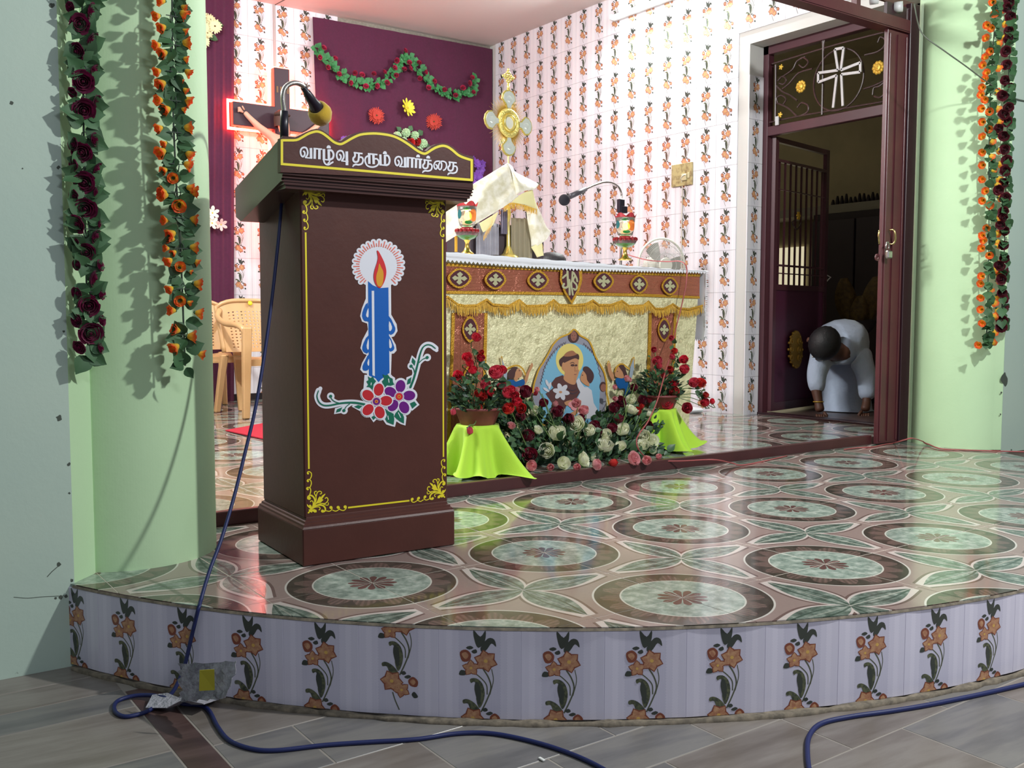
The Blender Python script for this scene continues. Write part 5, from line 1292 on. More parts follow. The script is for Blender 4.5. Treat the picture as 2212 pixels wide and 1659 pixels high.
# ---- swag
yw = YB-.085
sw = thing('swag_garland', 'green swag with small pink roses looped across the right maroon curtain', 'garland', at_y(860, 185, yw))
path = [(683, 106), (700, 128), (722, 152), (748, 170), (775, 180), (800, 184), (825, 176), (848, 158), (866, 138), (876, 120), (890, 134), (908, 156), (930, 180), (955, 197), (980, 206), (1005, 204), (1020, 192), (1025, 170)]
qq = spline([at_y(x, y, yw) for x, y in path], 7); MB().tube(qq, .006, 5).build('wire', M_wire, sw)
rn = random.Random(81)
for k in range(290):
    c = qq[int(k/290*len(qq))]; a = rn.uniform(0, 2*PI); d = Vector((math.cos(a), -.5, math.sin(a)))
    inst('leaf', LEAFS, leaf_at(c+d*rn.uniform(.0, .03), d, Vector((rn.uniform(-.4, .4), -1, rn.uniform(-.2, .5))), .046*rn.uniform(.7, 1.2)), sw)
for x, y in [(699, 104), (690, 124), (724, 127), (708, 146), (732, 160), (767, 158), (757, 179), (790, 187), (808, 160), (814, 186), (830, 156), (836, 179), (852, 147), (857, 131), (875, 110), (884, 136), (886, 148), (905, 136), (907, 170), (919, 156), (926, 190), (938, 176), (960, 194), (984, 206), (1000, 190), (1014, 180), (1020, 168), (782, 162), (856, 163), (873, 150), (1022, 200)]:
    p = at_y(x, y, yw-.03); inst('cloth_flower', rn.choice(CLOTH), along(p, Vector((rn.uniform(-.5, .5), -1, rn.uniform(-.4, .4))), rn.uniform(0, 6), .020), sw, R_SWG)

# ---- single paper flowers and clusters pinned to the curtains
def daisy(name, n, rings, w_, cup, mats, eye=.16, curl=0.0):
    mb = MB(); rn = random.Random(n*7+rings)
    for g in range(rings):
        f = 1-.22*g
        for k in range(n):
            a = 2*PI*(k+.5*g)/n+rn.uniform(-.06, .06); c, s = math.cos(a), math.sin(a); L = f*rn.uniform(.9, 1.05); zc_ = .06*g
            prof = ((.08, .3), (.4, .85), (.72, 1.0), (.92, .62), (1.0, .12)); vs = []
            for t, ww in prof:
                for v in (-1, 0, 1):
                    r_ = t*L; z = zc_+cup*t*(1+g*.5)+.05*(1-abs(v))*t-curl*t*t; x_, y_ = r_, v*w_*ww*.5; vs.append((x_*c-y_*s, x_*s+y_*c, z))
            mb.add(vs, [(3*i+j, 3*i+j+3, 3*i+j+4, 3*i+j+1) for i in range(4) for j in range(2)])
    mb.sphere((0, 0, .06*rings), eye, 8, 1, (1, 1, .6)); return mb.mesh(name, mats, True)
M_ger = mat('brick red petal', (176, 52, 40), .7, vary=.2); M_yelp = mat('yellow paper petal', (226, 214, 60), .6); M_cream = mat('cream petal', (226, 216, 168), .6, vary=.15); M_cream2 = mat('white lily petal', (228, 222, 206), .6, vary=.15); M_lpink = mat('pale pink petal', (228, 188, 184), .6)
M_eyeb = mat('brown flower eye', (92, 66, 30), .8); M_eyey = mat('yellow flower eye', (214, 176, 60), .8); M_viol = mat('violet petal', (112, 62, 160), .6, vary=.3); M_mum = mat('pale green pompon', (176, 208, 164), .8)
GER = daisy('gerbera', 26, 3, .16, .10, [M_ger, M_eyeb], .10); YEL = daisy('star_flower', 9, 2, .34, .22, [M_yelp, M_eyey], .12); DAI = daisy('daisy', 16, 2, .26, .06, [M_cream, M_eyeb], .12); LIL = daisy('lily', 6, 1, .52, .32, [M_cream2, M_eyey], .12); VIO = daisy('violet', 7, 2, .50, .10, [M_viol, M_viol], .1)
def single(name, me, x, y, r, label, z=(0, -1, 0), cat='flower', group=None, m=None):
    p = at_y(x, y, yw); s = r*mpp(depth_of(p)); o = inst(name, me, along(p+Vector((0, .005, 0)), z, .3, s), None, m); tag(o, label, cat, group); return o
single('gerbera', GER, 813, 250, 20, 'brick red paper gerbera, the left one on the maroon curtain', (-.1, -1, .1), group='red gerberas on the curtain'); single('gerbera', GER, 938, 263, 19, 'brick red paper gerbera, the right one on the maroon curtain', (-.55, -1, 0), group='red gerberas on the curtain')
single('star_flower', YEL, 880, 233, 21, 'yellow paper flower pinned between two red gerberas', (.3, -1, .2))
def cluster(name, label, me, pts, m=None, leaves=(), lm=LEAFG):
    b = at_y(pts[0][0], pts[0][1], yw); t = thing(name, label, 'flower cluster', b); rn = random.Random(len(pts)+int(pts[0][0]))
    for p_ in pts:
        x, y, r = p_[:3]; p = at_y(x, y, yw+rn.uniform(-.03, .0)); s = r*mpp(depth_of(p)); inst('bloom', p_[3] if len(p_) > 3 else me, along(p, Vector((rn.uniform(-.4, .4), -1, rn.uniform(-.3, .5))), rn.uniform(0, 6), s), t, p_[4] if len(p_) > 4 else m)
    for x, y, a, L in leaves: p = at_y(x, y, yw+.01); inst('leaf', lm, leaf_at(p, (math.cos(a), -.1, math.sin(a)), (0, -1, .2), L*mpp(depth_of(p))), t)
    return t
cluster('daisy_cluster', 'cluster of cream daisies on the left curtain behind the orange garland', DAI, [(432, 34, 15), (441, 40, 15), (455, 43, 15), (464, 57, 17), (441, 59, 16), (430, 75, 15), (440, 88, 15), (427, 103, 15), (418, 52, 15), (420, 90, 14), (424, 120, 13), (448, 72, 13), (416, 118, 12)], None, [(452, 75, -.6, 18), (456, 80, -.2, 16), (430, 130, -1.0, 18), (462, 52, .1, 22), (420, 88, 2, 12), (425, 50, 2.2, 13)])
cluster('lily_cluster', 'cluster of white and pale pink lilies low on the left curtain', LIL, [(431, 443, 14), (427, 462, 13), (459, 460, 15), (443, 468, 13), (458, 482, 16), (477, 485, 14, LIL, M_lpink), (428, 485, 13, LIL, M_lpink), (420, 452, 12)])
POM = MB(); 
for k in range(60):
    zz = 1-2*(k+.5)/60; a = k*2.39996; rr_ = math.sqrt(1-zz*zz); d = Vector((rr_*math.cos(a), rr_*math.sin(a), zz)); x_ = d.orthogonal().normalized(); y_ = d.cross(x_)
    POM.add([d*.72+x_*.2, d*.72+y_*.2, d*.72-x_*.2, d*.72-y_*.2, d*1.02+x_*.12, d*1.02-x_*.12], [(0, 1, 4), (1, 2, 5), (1, 5, 4), (2, 3, 5), (3, 0, 4), (3, 4, 5)])
POM.sphere((0, 0, 0), .75, 10); POM = POM.mesh('pompon', [M_mum])
cluster('pompon_cluster', 'cluster of pale green pompons with red berries above the lectern board', POM, [(858, 294, 10), (877, 287, 10), (896, 293, 10), (914, 310, 10), (886, 308, 8, CLOTH[0], R_ORR), (900, 305, 8, CLOTH[1], R_ORR), (872, 305, 9), (905, 325, 9)], None, [(866, 284, 2.4, 14), (884, 282, 1.0, 14), (903, 290, .6, 16), (920, 316, 0, 14), (900, 318, -1, 16)])
cluster('violet_cluster', 'violet paper flowers peeping out right of the lectern board', VIO, [(1030, 354, 12), (1037, 366, 13), (1031, 380, 13), (1024, 395, 12), (1040, 355, 11), (1022, 345, 9), (1036, 388, 11)])
cluster('violet_cluster', 'violet paper flowers peeping over the left dip of the lectern board', VIO, [(742, 300, 7), (748, 299, 6), (745, 306, 8), (735, 310, 8)])

# ================================================================== monstrance under a veil, lamps, things on the altar
ym = 1.98
def mo(x, y, d=0): return at_y(x, y, ym+d)
ctr = mo(1098, 266)
MR = Matrix.Rotation(math.radians(6), 4, 'Z')
mon = thing('monstrance', 'gold sunburst monstrance with silver lobes rising from the veil', 'monstrance', (ctr.x, ctr.y, 1.07))
k_ = mpp(depth_of(ctr)); F = Matrix.Translation(ctr) @ Matrix.Rotation(math.radians(8), 4, 'Z') @ Matrix.Rotation(PI/2, 4, 'X')     # local +Z towards -Y
def mf(mb): return mb.xf(F)
ku = k_/.93
rim = MB().lathe([(17*ku, .004), (19*ku, .012), (24*ku, .016), (28*ku, .012), (30*ku, .004), (28*ku, -.006), (17*ku, -.006)], 40)
mf(rim).build('rim', mat('chased gold', (244, 224, 130), .28, .7, bump=(120, .9, .006)), mon, True)
mf(MB().lathe([(12*ku, .006), (13*ku, .018), (16.5*ku, .018), (17.5*ku, .004)], 36)).build('window_ring', M_gold, mon, True)
mf(MB().lathe([(0, .006), (13*ku, .006)], 30)).build('host', mat('host white', (216, 216, 206), .4), mon)
mb = MB(); rn = random.Random(4)
for qd in range(4):
    for k in range(15):
        a = qd*PI/2+math.radians(14+62*k/14); L = (52+ (7 if k % 2 else 0) - 3*abs(k-7)/7*0)*ku
        c, s = math.cos(a), math.sin(a); w_ = 1.0*ku; mb.add([(28*ku*c-s*w_, 28*ku*s+c*w_, -.003), (28*ku*c+s*w_, 28*ku*s-c*w_, -.003), (L*c, L*s, -.003), (28*ku*c, 28*ku*s, .004), (L*c, L*s, -.001)], [(0, 3, 2), (3, 1, 2), (0, 2, 1)])
mf(mb).build('rays', mat('ray gold', (214, 184, 104), .35, .7), mon)
lob = [(-5, 26), (-7, 34), (-14, 41), (-19, 46), (-17, 56), (-10, 63), (0, 66), (10, 63), (17, 56), (19, 46), (14, 41), (7, 34), (5, 26)]
for qd in range(4):
    R4 = Matrix.Rotation(qd*PI/2, 4, 'Z')
    mf(MB().prism([R4 @ Vector((x*ku, y*ku, -.002)) for x, y in lob], (0, 0, .007))).build('lobe', M_gold, mon)
    q = [R4 @ Vector((x*.84*ku, (46+(y-46)*.84)*ku, .0055)) for x, y in lob]
    mf(MB().prism(q, (0, 0, .004)).sphere(R4 @ Vector((0, 47*ku, .009)), 9*ku, 8, 0, (1, .8, .3))).build('lobe_plate', M_silv, mon)
mb = MB()
for k in range(4):
    R4 = Matrix.Rotation(k*PI/2, 4, 'Z'); T = Matrix.Translation((0, 91*ku, 0))
    for (x, y, r) in ((0, 9, 4.5), (0, 14, 3.4), (-4, 8, 2.6), (4, 8, 2.6), (0, 4, 3.5)): mb.sphere(T @ R4 @ Vector((x*ku, y*ku, 0)), r*ku, 8, 0, (1, 1, .5))
mb.tube([(0, 64*ku, 0), (0, 78*ku, 0)], [3*ku, 2.5*ku], 8)
mf(mb).build('top_cross', M_gold, mon, True)
st = MB(); b = ctr.copy()
st.lathe([(.030, 1.08), (.012, 1.12), (.010, 1.25), (.016, 1.30), (.008, 1.34), (.006, 1.38), (.022, 1.395), (.024, 1.405), (.008, 1.415), (.005, ctr.z-66*ku*.98), (.004, ctr.z-62*ku)], 14, 0, Matrix.Translation((ctr.x, ctr.y, 0)))
st.lathe([(0, 1.04), (.07, 1.04), (.06, 1.06), (.03, 1.08)], 20, 0, Matrix.Translation((ctr.x, ctr.y, 0))); st.build('stem_and_foot', M_gold, mon, True)
# throne stand of dark wood under the veil
M_lace = mat('grey lace curtain', (150, 148, 156), .8, noise=(8, (120, 118, 128), .35, .65))
thr = thing('throne_stand', 'dark throne box with grey lace sides half hidden under the veil', 'stand', (ctr.x, ctr.y+.12, 1.005))
tb = lambda x, y, d=.0: at_y(x, y, ym+d)
zt0 = 1.0
MB().box((tb(1020, 500).x, ym+.02, zt0), (tb(1180, 500).x, ym+.26, 1.22), 0, .004).build('box', mat('throne dark wood', (56, 44, 50), .6), thr)
MB().box((tb(1010, 500).x-.01, ym+.0, 1.22), (tb(1165, 500).x, ym+.28, 1.235)).build('top', mat('throne dark wood', (0, 0, 0)), thr)
def lace(x0, x1, y0, y1, d, nm='lace_curtain', m=M_lace):
    a, b2 = tb(x0, y0, d), tb(x1, y0, d); z1 = max(1.003, tb(x0, y1, d).z)
    MB().grid(lambda i, j: (a.x+(b2.x-a.x)*i, ym+d+.006*math.sin(i*28), a.z+(z1-a.z)*j), 40, 6).build(nm, m, thr, True)
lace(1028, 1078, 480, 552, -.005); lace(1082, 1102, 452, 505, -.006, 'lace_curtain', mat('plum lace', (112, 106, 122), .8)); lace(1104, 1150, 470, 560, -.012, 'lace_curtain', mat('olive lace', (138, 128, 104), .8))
MB().box((tb(984, 500, .04).x, ym+.04, 1.0), (tb(988, 500, .04).x, ym+.05, 1.17)).build('gilt_post', M_trim, thr)
# veil
M_veil = mat('cream damask veil', (228, 222, 206), .5, noise=(22, (206, 198, 168), .42, .62), bump=(16, .25, .02), sheen=.2); M_lin = mat('pale yellow lining', (222, 214, 158), .6)
veil = thing('veil', 'cream damask veil with gold fringe draped over the monstrance stand', 'cloth', (ctr.x, ctr.y, 1.01))
def sheet(rows_, name, m, par, nu=14, nv=14, thick=.0):
    """rows of (px, py, dy) points, interpolated both ways"""
    R3 = [spline([at_y(x, y, ym+d) for x, y, d in r], 6) for r in rows_]; n = len(R3[0])
    cols = [spline([R3[j][i] for j in range(len(R3))], 6) for i in range(n)]; mb = MB(); m_ = len(cols[0])
    mb.v = [cols[i][j] for j in range(m_) for i in range(n)]; mb.f = [(j*n+i, j*n+i+1, (j+1)*n+i+1, (j+1)*n+i) for j in range(m_-1) for i in range(n-1)]; mb.m = [0]*len(mb.f)
    return mb.build(name, m, par, True, mod=[('SOLIDIFY', {'thickness': .002})])
# left wing: from the peak down to the left behind the lectern
sheet([[(1096, 352, -.05), (1060, 374, -.06), (1015, 402, -.05), (975, 434, -.04), (930, 468, -.03)], [(1103, 362, -.07), (1068, 392, -.10), (1020, 424, -.07), (972, 462, -.06), (925, 492, -.05)], [(1110, 378, -.09), (1080, 408, -.085), (1030, 442, -.11), (975, 484, -.08), (925, 512, -.06)], [(1118, 398, -.11), (1092, 428, -.12), (1040, 462, -.10), (984, 500, -.11), (930, 530, -.08)], [(1120, 424, -.11), (1090, 446, -.115), (1040, 476, -.12), (984, 510, -.10), (930, 545, -.09)]], 'damask', M_veil, veil)
# front flap with the folded corner
sheet([[(1096, 352, -.05), (1106, 360, -.06), (1113, 372, -.07), (1136, 384, -.06), (1163, 398, -.04)], [(1103, 366, -.08), (1112, 378, -.10), (1122, 388, -.10), (1142, 396, -.09), (1162, 402, -.06)], [(1108, 385, -.10), (1118, 395, -.12), (1130, 402, -.12), (1146, 406, -.11), (1156, 408, -.09)], [(1112, 425, -.11), (1120, 418, -.13), (1130, 414, -.13), (1140, 411, -.12), (1150, 410, -.10)]], 'damask_flap', M_veil, veil)
sheet([[(1118, 424, -.10), (1132, 416, -.10), (1150, 409, -.09)], [(1110, 432, -.10), (1130, 428, -.10), (1154, 428, -.08)], [(1104, 438, -.10), (1132, 442, -.10), (1160, 452, -.08)]], 'lining', M_lin, veil)
sheet([[(1148, 408, -.05), (1153, 425, -.05), (1158, 440, -.04)], [(1138, 450, -.04), (1156, 452, -.05), (1168, 462, -.04)], [(1140, 480, -.03), (1160, 482, -.06), (1180, 490, -.03)], [(1146, 515, -.03), (1164, 515, -.05), (1189, 501, -.03)], [(1148, 536, -.02), (1162, 530, -.04), (1182, 516, -.02)]], 'damask', M_veil, veil)
sheet([[(1147, 534, -.03), (1158, 528, -.04), (1170, 522, -.03)], [(1154, 545, -.03), (1162, 542, -.04), (1172, 540, -.03)], [(1160, 556, -.03), (1166, 554, -.04), (1174, 552, -.03)]], 'lining', M_lin, veil)
sheet([[(1076, 458, -.06), (1066, 464, -.06), (1036, 482, -.05)], [(1072, 470, -.06), (1062, 480, -.06), (1040, 494, -.05)], [(1066, 485, -.06), (1056, 495, -.05), (1044, 502, -.05)]], 'lining', M_lin, veil)
def fringe_run(pts, L, d, par):
    q = spline([(x, y, 0) for x, y in pts], 10); mb = MB(); rn = random.Random(int(pts[0][0]))
    for a, b2 in zip(q, q[1:]):
        n = max(1, int((b2-a).length/.9))
        for k in range(n):
            p = a.lerp(b2, k/n); p2 = a.lerp(b2, (k+1)/n); l = L*rn.uniform(.75, 1.15); sx = rn.uniform(-1.5, 1.5)
            mb.add([at_y(p.x, p.y, ym+d), at_y(p2.x+.2, p2.y, ym+d), at_y(p2.x+sx, p2.y+l, ym+d-.006), at_y(p.x+sx, p.y+l, ym+d-.006)], [(0, 3, 2, 1)])
    o = mb.build('gold_fringe', M_fringe, par); o['kind'] = 'stuff'
fringe_run([(1088, 446), (1104, 438), (1130, 442), (1160, 452)], 13, -.104, veil); fringe_run([(1064, 466), (1060, 484), (1050, 500), (1044, 510)], 11, -.07, veil); fringe_run([(1100, 530), (1094, 540), (1092, 548)], 8, -.02, veil); fringe_run([(1171, 526), (1174, 534)], 5, -.025, veil)
# candle lamps
M_glass = mat('clear glass', (244, 240, 232), .06, trans=.92, spec=.5); M_rglass = mat('ruby glass', (176, 24, 34), .12, trans=.55); M_gglass = mat('green glass', (70, 168, 74), .12, trans=.6); M_oglass = mat('orange painted glass', (236, 120, 48), .2, trans=.45); M_leafgl = mat('leaf painted glass', (24, 116, 48), .25, trans=.2); M_flame = mat('flame', (255, 226, 150), .5, emit=((255, 210, 120), 26)); M_brass = mat('brass', (222, 186, 92), .25, 1.0)
def goblet(x, ytop, ybot, yy, label):
    b = at_y(x, ybot, yy); t_ = at_y(x, ytop, yy); h = t_.z-b.z; c = Matrix.Translation((b.x, b.y, b.z)); zz = lambda f: f*h; R = 24*mpp(depth_of(b))
    t = thing('candle_lamp', label, 'candle lamp', b, 0, 'painted glass candle lamps on the altar')
    MB().lathe([(0, 0), (R*.62, 0), (R*.60, zz(.02)), (R*.34, zz(.06)), (R*.20, zz(.14)), (R*.17, zz(.22)), (R*.30, zz(.27)), (R*.3, zz(.29)), (0, zz(.29))], 20, 0, c).build('foot', M_brass, t, True)
    MB().lathe([(R*.25, zz(.27)), (R*.60, zz(.30)), (R*.82, zz(.335)), (R*.90, zz(.355))], 26, 0, c, wob=lambda a, z: 1+.05*math.cos(13*a)).build('green_cup', M_gglass, t, True)
    MB().lathe([(R*.90, zz(.355)), (R*1.0, zz(.40)), (R*.98, zz(.43))], 26, 0, c, wob=lambda a, z: 1+.05*math.cos(13*a)).build('clear_cup', M_glass, t, True)
    mb = MB()
    for k in range(16):
        a = 2*PI*k/16; mb.sphere(b+Vector((R*.98*math.cos(a), R*.98*math.sin(a), zz(.45))), R*.16, 7, 0, (1, 1, 1.2))
    mb.lathe([(R*.96, zz(.43)), (R*.90, zz(.47)), (R*.55, zz(.49)), (R*.50, zz(.52))], 26, 0, c); mb.build('ruby_collar', M_rglass, t, True)
    MB().lathe([(R*.5, zz(.52)), (R*.68, zz(.55)), (R*.80, zz(.66)), (R*.84, zz(.80)), (R*.90, zz(.92)), (R*.88, zz(.92)), (R*.78, zz(.66)), (R*.60, zz(.555)), (0, zz(.55))], 28, 0, c).build('glass', M_glass, t, True)
    mb = MB(); n = 48
    for k in range(n):
        a0, a1 = 2*PI*k/n, 2*PI*(k+1)/n; f = lambda a: .08*abs(math.sin(3*a+.5))
        V = lambda a, z, r: b+Vector((r*math.cos(a), r*math.sin(a), z))
        mb.add([V(a0, zz(.915), R*.90), V(a1, zz(.915), R*.90), V(a1, zz(.93+f(a1)), R*(.92+f(a1)*1.4)), V(a0, zz(.93+f(a0)), R*(.92+f(a0)*1.4))], [(0, 1, 2, 3)])
    mb.build('ruby_rim', M_rglass, t, True)
    va_ = math.atan2((CAM-b).y, (CAM-b).x)
    def spot(da, zc_, hw_, hh, m, nm):
        pts = []
        for i in range(14):
            a = 2*PI*i/14; pts.append((va_+da+hw_*math.cos(a), zc_+hh*math.sin(a)))
        mb = MB(); cc = [b+Vector((R*(.86+.06*(z-.66))*math.cos(a), R*(.86+.06*(z-.66))*math.sin(a), zz(z))) for a, z in pts]; mid = b+Vector((R*.88*math.cos(va_+da), R*.88*math.sin(va_+da), zz(zc_)))
        mb.add(cc+[mid], [(i, (i+1) % 14, 14) for i in range(14)]); mb.build(nm, m, t, True)
    spot(.75, .74, .5, .12, M_oglass, 'painted_flower'); spot(-.95, .76, .35, .09, mat('teal painted glass', (20, 96, 104), .25, trans=.2), 'painted_flower')
    spot(-.05, .865, .35, .032, M_leafgl, 'painted_leaf'); spot(.15, .60, .4, .036, M_leafgl, 'painted_leaf'); spot(.1, .71, .42, .09, mat('amber painted glass', (250, 170, 90), .25, trans=.7), 'painted_flower')
    MB().lathe([(0, zz(.555)), (R*.42, zz(.555)), (R*.42, zz(.63)), (0, zz(.63))], 16, 0, c).build('candle', mat('candle wax', (250, 226, 170), .5, emit=((255, 196, 110), .6)), t)
    MB().lathe([(0, zz(.63)), (R*.20, zz(.67)), (R*.24, zz(.71)), (R*.12, zz(.77)), (0, zz(.82))], 12, 0, c).build('flame', M_flame, t, True)
    lamp('candle_light', 'POINT', b+Vector((0, 0, zz(.72))), .7, (1.0, .66, .32), .012)
goblet(1009, 437, 549, 1.62, 'painted glass candle lamp on the altar beside the lectern'); goblet(1350, 462, 562, 1.70, 'painted glass candle lamp on the altar in front of the microphone')
# black microphone on the altar
m2 = thing('boom_microphone', 'black ball microphone on a bent chrome arm behind the altar', 'microphone', at_y(1340, 558, 2.2))
B = lambda x, y, yy=2.2: at_y(x, y, yy)
MB().tube([Vector((B(1341, 540).x, 2.2, SF)), B(1341, 540), B(1344, 462)], .0085, 10).build('stand_pole', M_chr, m2, True)
MB().box(B(1335.5, 458)-Vector((0, .016, 0)), B(1346.5, 431)+Vector((0, .016, 0)), 0, .003).box(B(1338, 460)-Vector((0, .018, 0)), B(1352, 446)+Vector((0, .018, 0)), 0, .003).build('clamp', M_blk, m2)
MB().tube(spline([B(1342, 432), B(1342, 418), B(1336, 404, 2.18), B(1322, 395, 2.14), B(1304, 394, 2.10), B(1284, 400, 2.06), B(1264, 409, 2.02)], 7), .0062, 10).build('arm', M_chr, m2, True)
MB().tube([B(1265, 408.5, 2.02), B(1252, 415, 1.99), B(1232, 424, 1.96)], [.013, .015, .016], 14).build('handle', mat('grey plastic', (74, 70, 76), .4), m2, True)
MB().sphere(B(1219, 432, 1.94), 12.5*mpp(depth_of(B(1219, 432, 1.94))), 18).build('mesh_head', mat('mic foam black', (28, 26, 34), .9, bump=(300, .4, .002)), m2, True)
# person kneeling behind the altar: only the crown of the head shows
hd = at_y(1193, 556, 2.45)
pk = thing('person', 'dark hair of a person crouching behind the altar', 'person', (hd.x, hd.y, SF))
M_hair = mat('black hair', (24, 22, 26), .55, bump=(140, .5, .004)); M_skind = mat('brown skin', (92, 58, 44), .55)
hz = hd.z-.045
P = [(hd.x, 2.50, .50), (hd.x, 2.50, .72), (hd.x, 2.50, .86), (hd.x, 2.49, hz-.10), (hd.x, 2.46, hz-.02), (hd.x, 2.45, hz+.03), (hd.x-.17, 2.48, .84), (hd.x-.2, 2.38, .62), (hd.x-.1, 2.25, .58), (hd.x+.17, 2.48, .84), (hd.x+.2, 2.38, .62), (hd.x+.1, 2.25, .58), (hd.x-.12, 2.45, .30), (hd.x-.12, 2.72, .10), (hd.x+.12, 2.45, .30), (hd.x+.12, 2.72, .10)]
skin_body('body', P, [(0, 1), (1, 2), (2, 3), (3, 4), (4, 5), (2, 6), (6, 7), (7, 8), (2, 9), (9, 10), (10, 11), (0, 12), (12, 13), (0, 14), (14, 15)], [.15, .14, .13, .055, .075, .07, .06, .05, .035, .06, .05, .035, .09, .05, .09, .05], M_skind, pk)
MB().lathe([(.086, -.03), (.092, .02), (.088, .05), (.07, .072), (.04, .085), (0, .09)], 20, 0, Matrix.Translation((hd.x, 2.455, hz-.01)), wob=lambda a, z: 1+.02*math.sin(9*a)).build('hair', M_hair, pk, True)
# fan
M_fan = mat('cream fan plastic', (214, 212, 200), .4); M_wirec = mat('fan wire', (196, 196, 190), .35, .3)
fc = at_y(1429, 573, 2.66); k_ = mpp(depth_of(fc)); R = 57*k_
fan = thing('pedestal_fan', 'cream pedestal fan with wire cage behind the altar', 'fan', (fc.x, fc.y+.03, SF))
fz = Vector((-.25, -1, -.02)).normalized(); FM = frame_m(fc, fz)
def xf(mb): return mb.xf(FM)
mb = MB(); n = 90
for k in range(n):
    a = 2*PI*k/n; c, s = math.cos(a), math.sin(a); mb.tube([(R*.28*c, R*.28*s, .055), (R*.62*c, R*.62*s, .062), (R*.92*c, R*.92*s, .035), (R*.99*c, R*.99*s, 0)], .0011, 3, cap=False)
    mb.tube([(R*.25*c, R*.25*s, -.075), (R*.7*c, R*.7*s, -.065), (R*.99*c, R*.99*s, 0)], .0011, 3, cap=False)
for r_, z in ((.45, .06), (.75, .052)): mb.tube([(R*r_*math.cos(a), R*r_*math.sin(a), z) for a in [2*PI*k/40 for k in range(40)]], .0016, 4, closed=True)
xf(mb).build('wire_cage', M_wirec, fan)
xf(MB().tube([(R*math.cos(a), R*math.sin(a), 0) for a in [2*PI*k/60 for k in range(60)]], .0085, 8, closed=True)).build('cage_rim', M_fan, fan, True)
xf(MB().lathe([(0, .066), (R*.26, .066), (R*.28, .058), (0, .058)], 24)).build('badge', M_fan, fan)
for k in range(3):
    a0 = 2*PI*k/3
    xf(MB().grid(lambda i, j: ((R*(.15+.72*j))*math.cos(a0+(i-.5)*1.3*(1-.35*j)), (R*(.15+.72*j))*math.sin(a0+(i-.5)*1.3*(1-.35*j)), -.01+.035*(i-.5)), 8, 8)).build('blade', mat('grey blade', (150, 150, 140), .3, trans=.25), fan, True)
xf(MB().lathe([(0, .03), (R*.16, .03), (R*.16, -.05), (R*.3, -.07), (R*.34, -.16), (R*.2, -.2), (0, -.2)], 24)).build('motor', M_fan, fan, True)
px_ = fc-fz*.12
MB().tube([px_, Vector((px_.x, px_.y, .6)), Vector((px_.x, px_.y, SF+.03))], .013, 10).build('pole', M_fan, fan, True)
bz = at_z(1500, 893, SF+.02)
MB().lathe([(0, SF), (.21, SF), (.215, SF+.015), (.19, SF+.035), (.05, SF+.05), (0, SF+.05)], 32, 0, Matrix.Translation((px_.x, px_.y, 0))).build('foot', M_fan, fan, True)
# white low box beside the right stand
p0 = at_z(1496, 893, SF); o = MB().box((p0.x-.10, p0.y-.02, SF+.002), (p0.x+.10, p0.y+.22, SF+.035), 0, .012).build('plastic_tray', mat('white plastic', (214, 216, 220), .35), None, base=(p0.x, p0.y+.1, SF)); tag(o, 'flat white plastic tray on the floor behind the right rose bowl', 'tray')
# switch box on the right wall with its cord
zs = [at_x(1454, 358, XR), at_x(1498, 350, XR), at_x(1497, 398, XR), at_x(1454, 406, XR)]; y0, y1 = zs[1].y, zs[0].y; z0, z1 = at_x(1475, 402, XR).z, at_x(1475, 354, XR).z
sb = thing('switch_board', 'old yellowed switch board with a plug on the floral tile wall', 'switch board', (XR, (y0+y1)/2, z0))
M_old = mat('yellowed board', (176, 160, 112), .6, noise=(24, (126, 106, 70), .45, .65))
MB().box((XR-.018, y0, z0), (XR-.001, y1, z1), 0, .002).build('board', M_old, sb); MB().box((XR-.034, y0+.045, z0+.035), (XR-.016, y0+.095, z0+.085), 0, .004).build('socket', mat('ivory socket', (190, 178, 140), .5), sb); MB().box((XR-.024, y0+.02, z0+.05), (XR-.016, y0+.04, z0+.09), 0, .002).build('switch', mat('ivory socket', (0, 0, 0)), sb)
MB().tube(spline([(XR-.03, y0+.045, z0+.075), (XR-.04, y0+.06, z0+.072), (XR-.03, y0+.10, z0+.05), (XR-.012, y0+.10, z0), (XR-.008, y0+.105, 1.4), (XR-.008, y0+.10, 1.0)], 5), .004, 6).build('cord', mat('ivory cord', (206, 200, 186), .5), sb, True)
# fluorescent tube on the right wall
tl = thing('tube_light', 'fluorescent tube glowing high on the right tile wall', 'lamp', (XR-.04, 2.95, 3.08))
M_tube = mat('lit tube', (255, 255, 255), .4, emit=((240, 255, 250), 16))
ta_, tb_ = at_x(1322, 38, XR-.055), at_x(1322, 38, XR-.055)+Vector((0, -1.20, 0))
MB().tube([ta_, tb_], .016, 12).build('glass_tube', M_tube, tl, True)
MB().box((XR-.035, tb_.y-.03, ta_.z-.02), (XR-.001, ta_.y+.03, ta_.z+.03), 0, .004).build('batten', mat('batten white', (226, 228, 226), .5), tl)
for e_ in (ta_, tb_): MB().box(e_-Vector((.022, .012, .022)), e_+Vector((.03, .012, .022)), 0, .004).build('lamp_holder', mat('batten white', (0, 0, 0)), tl)

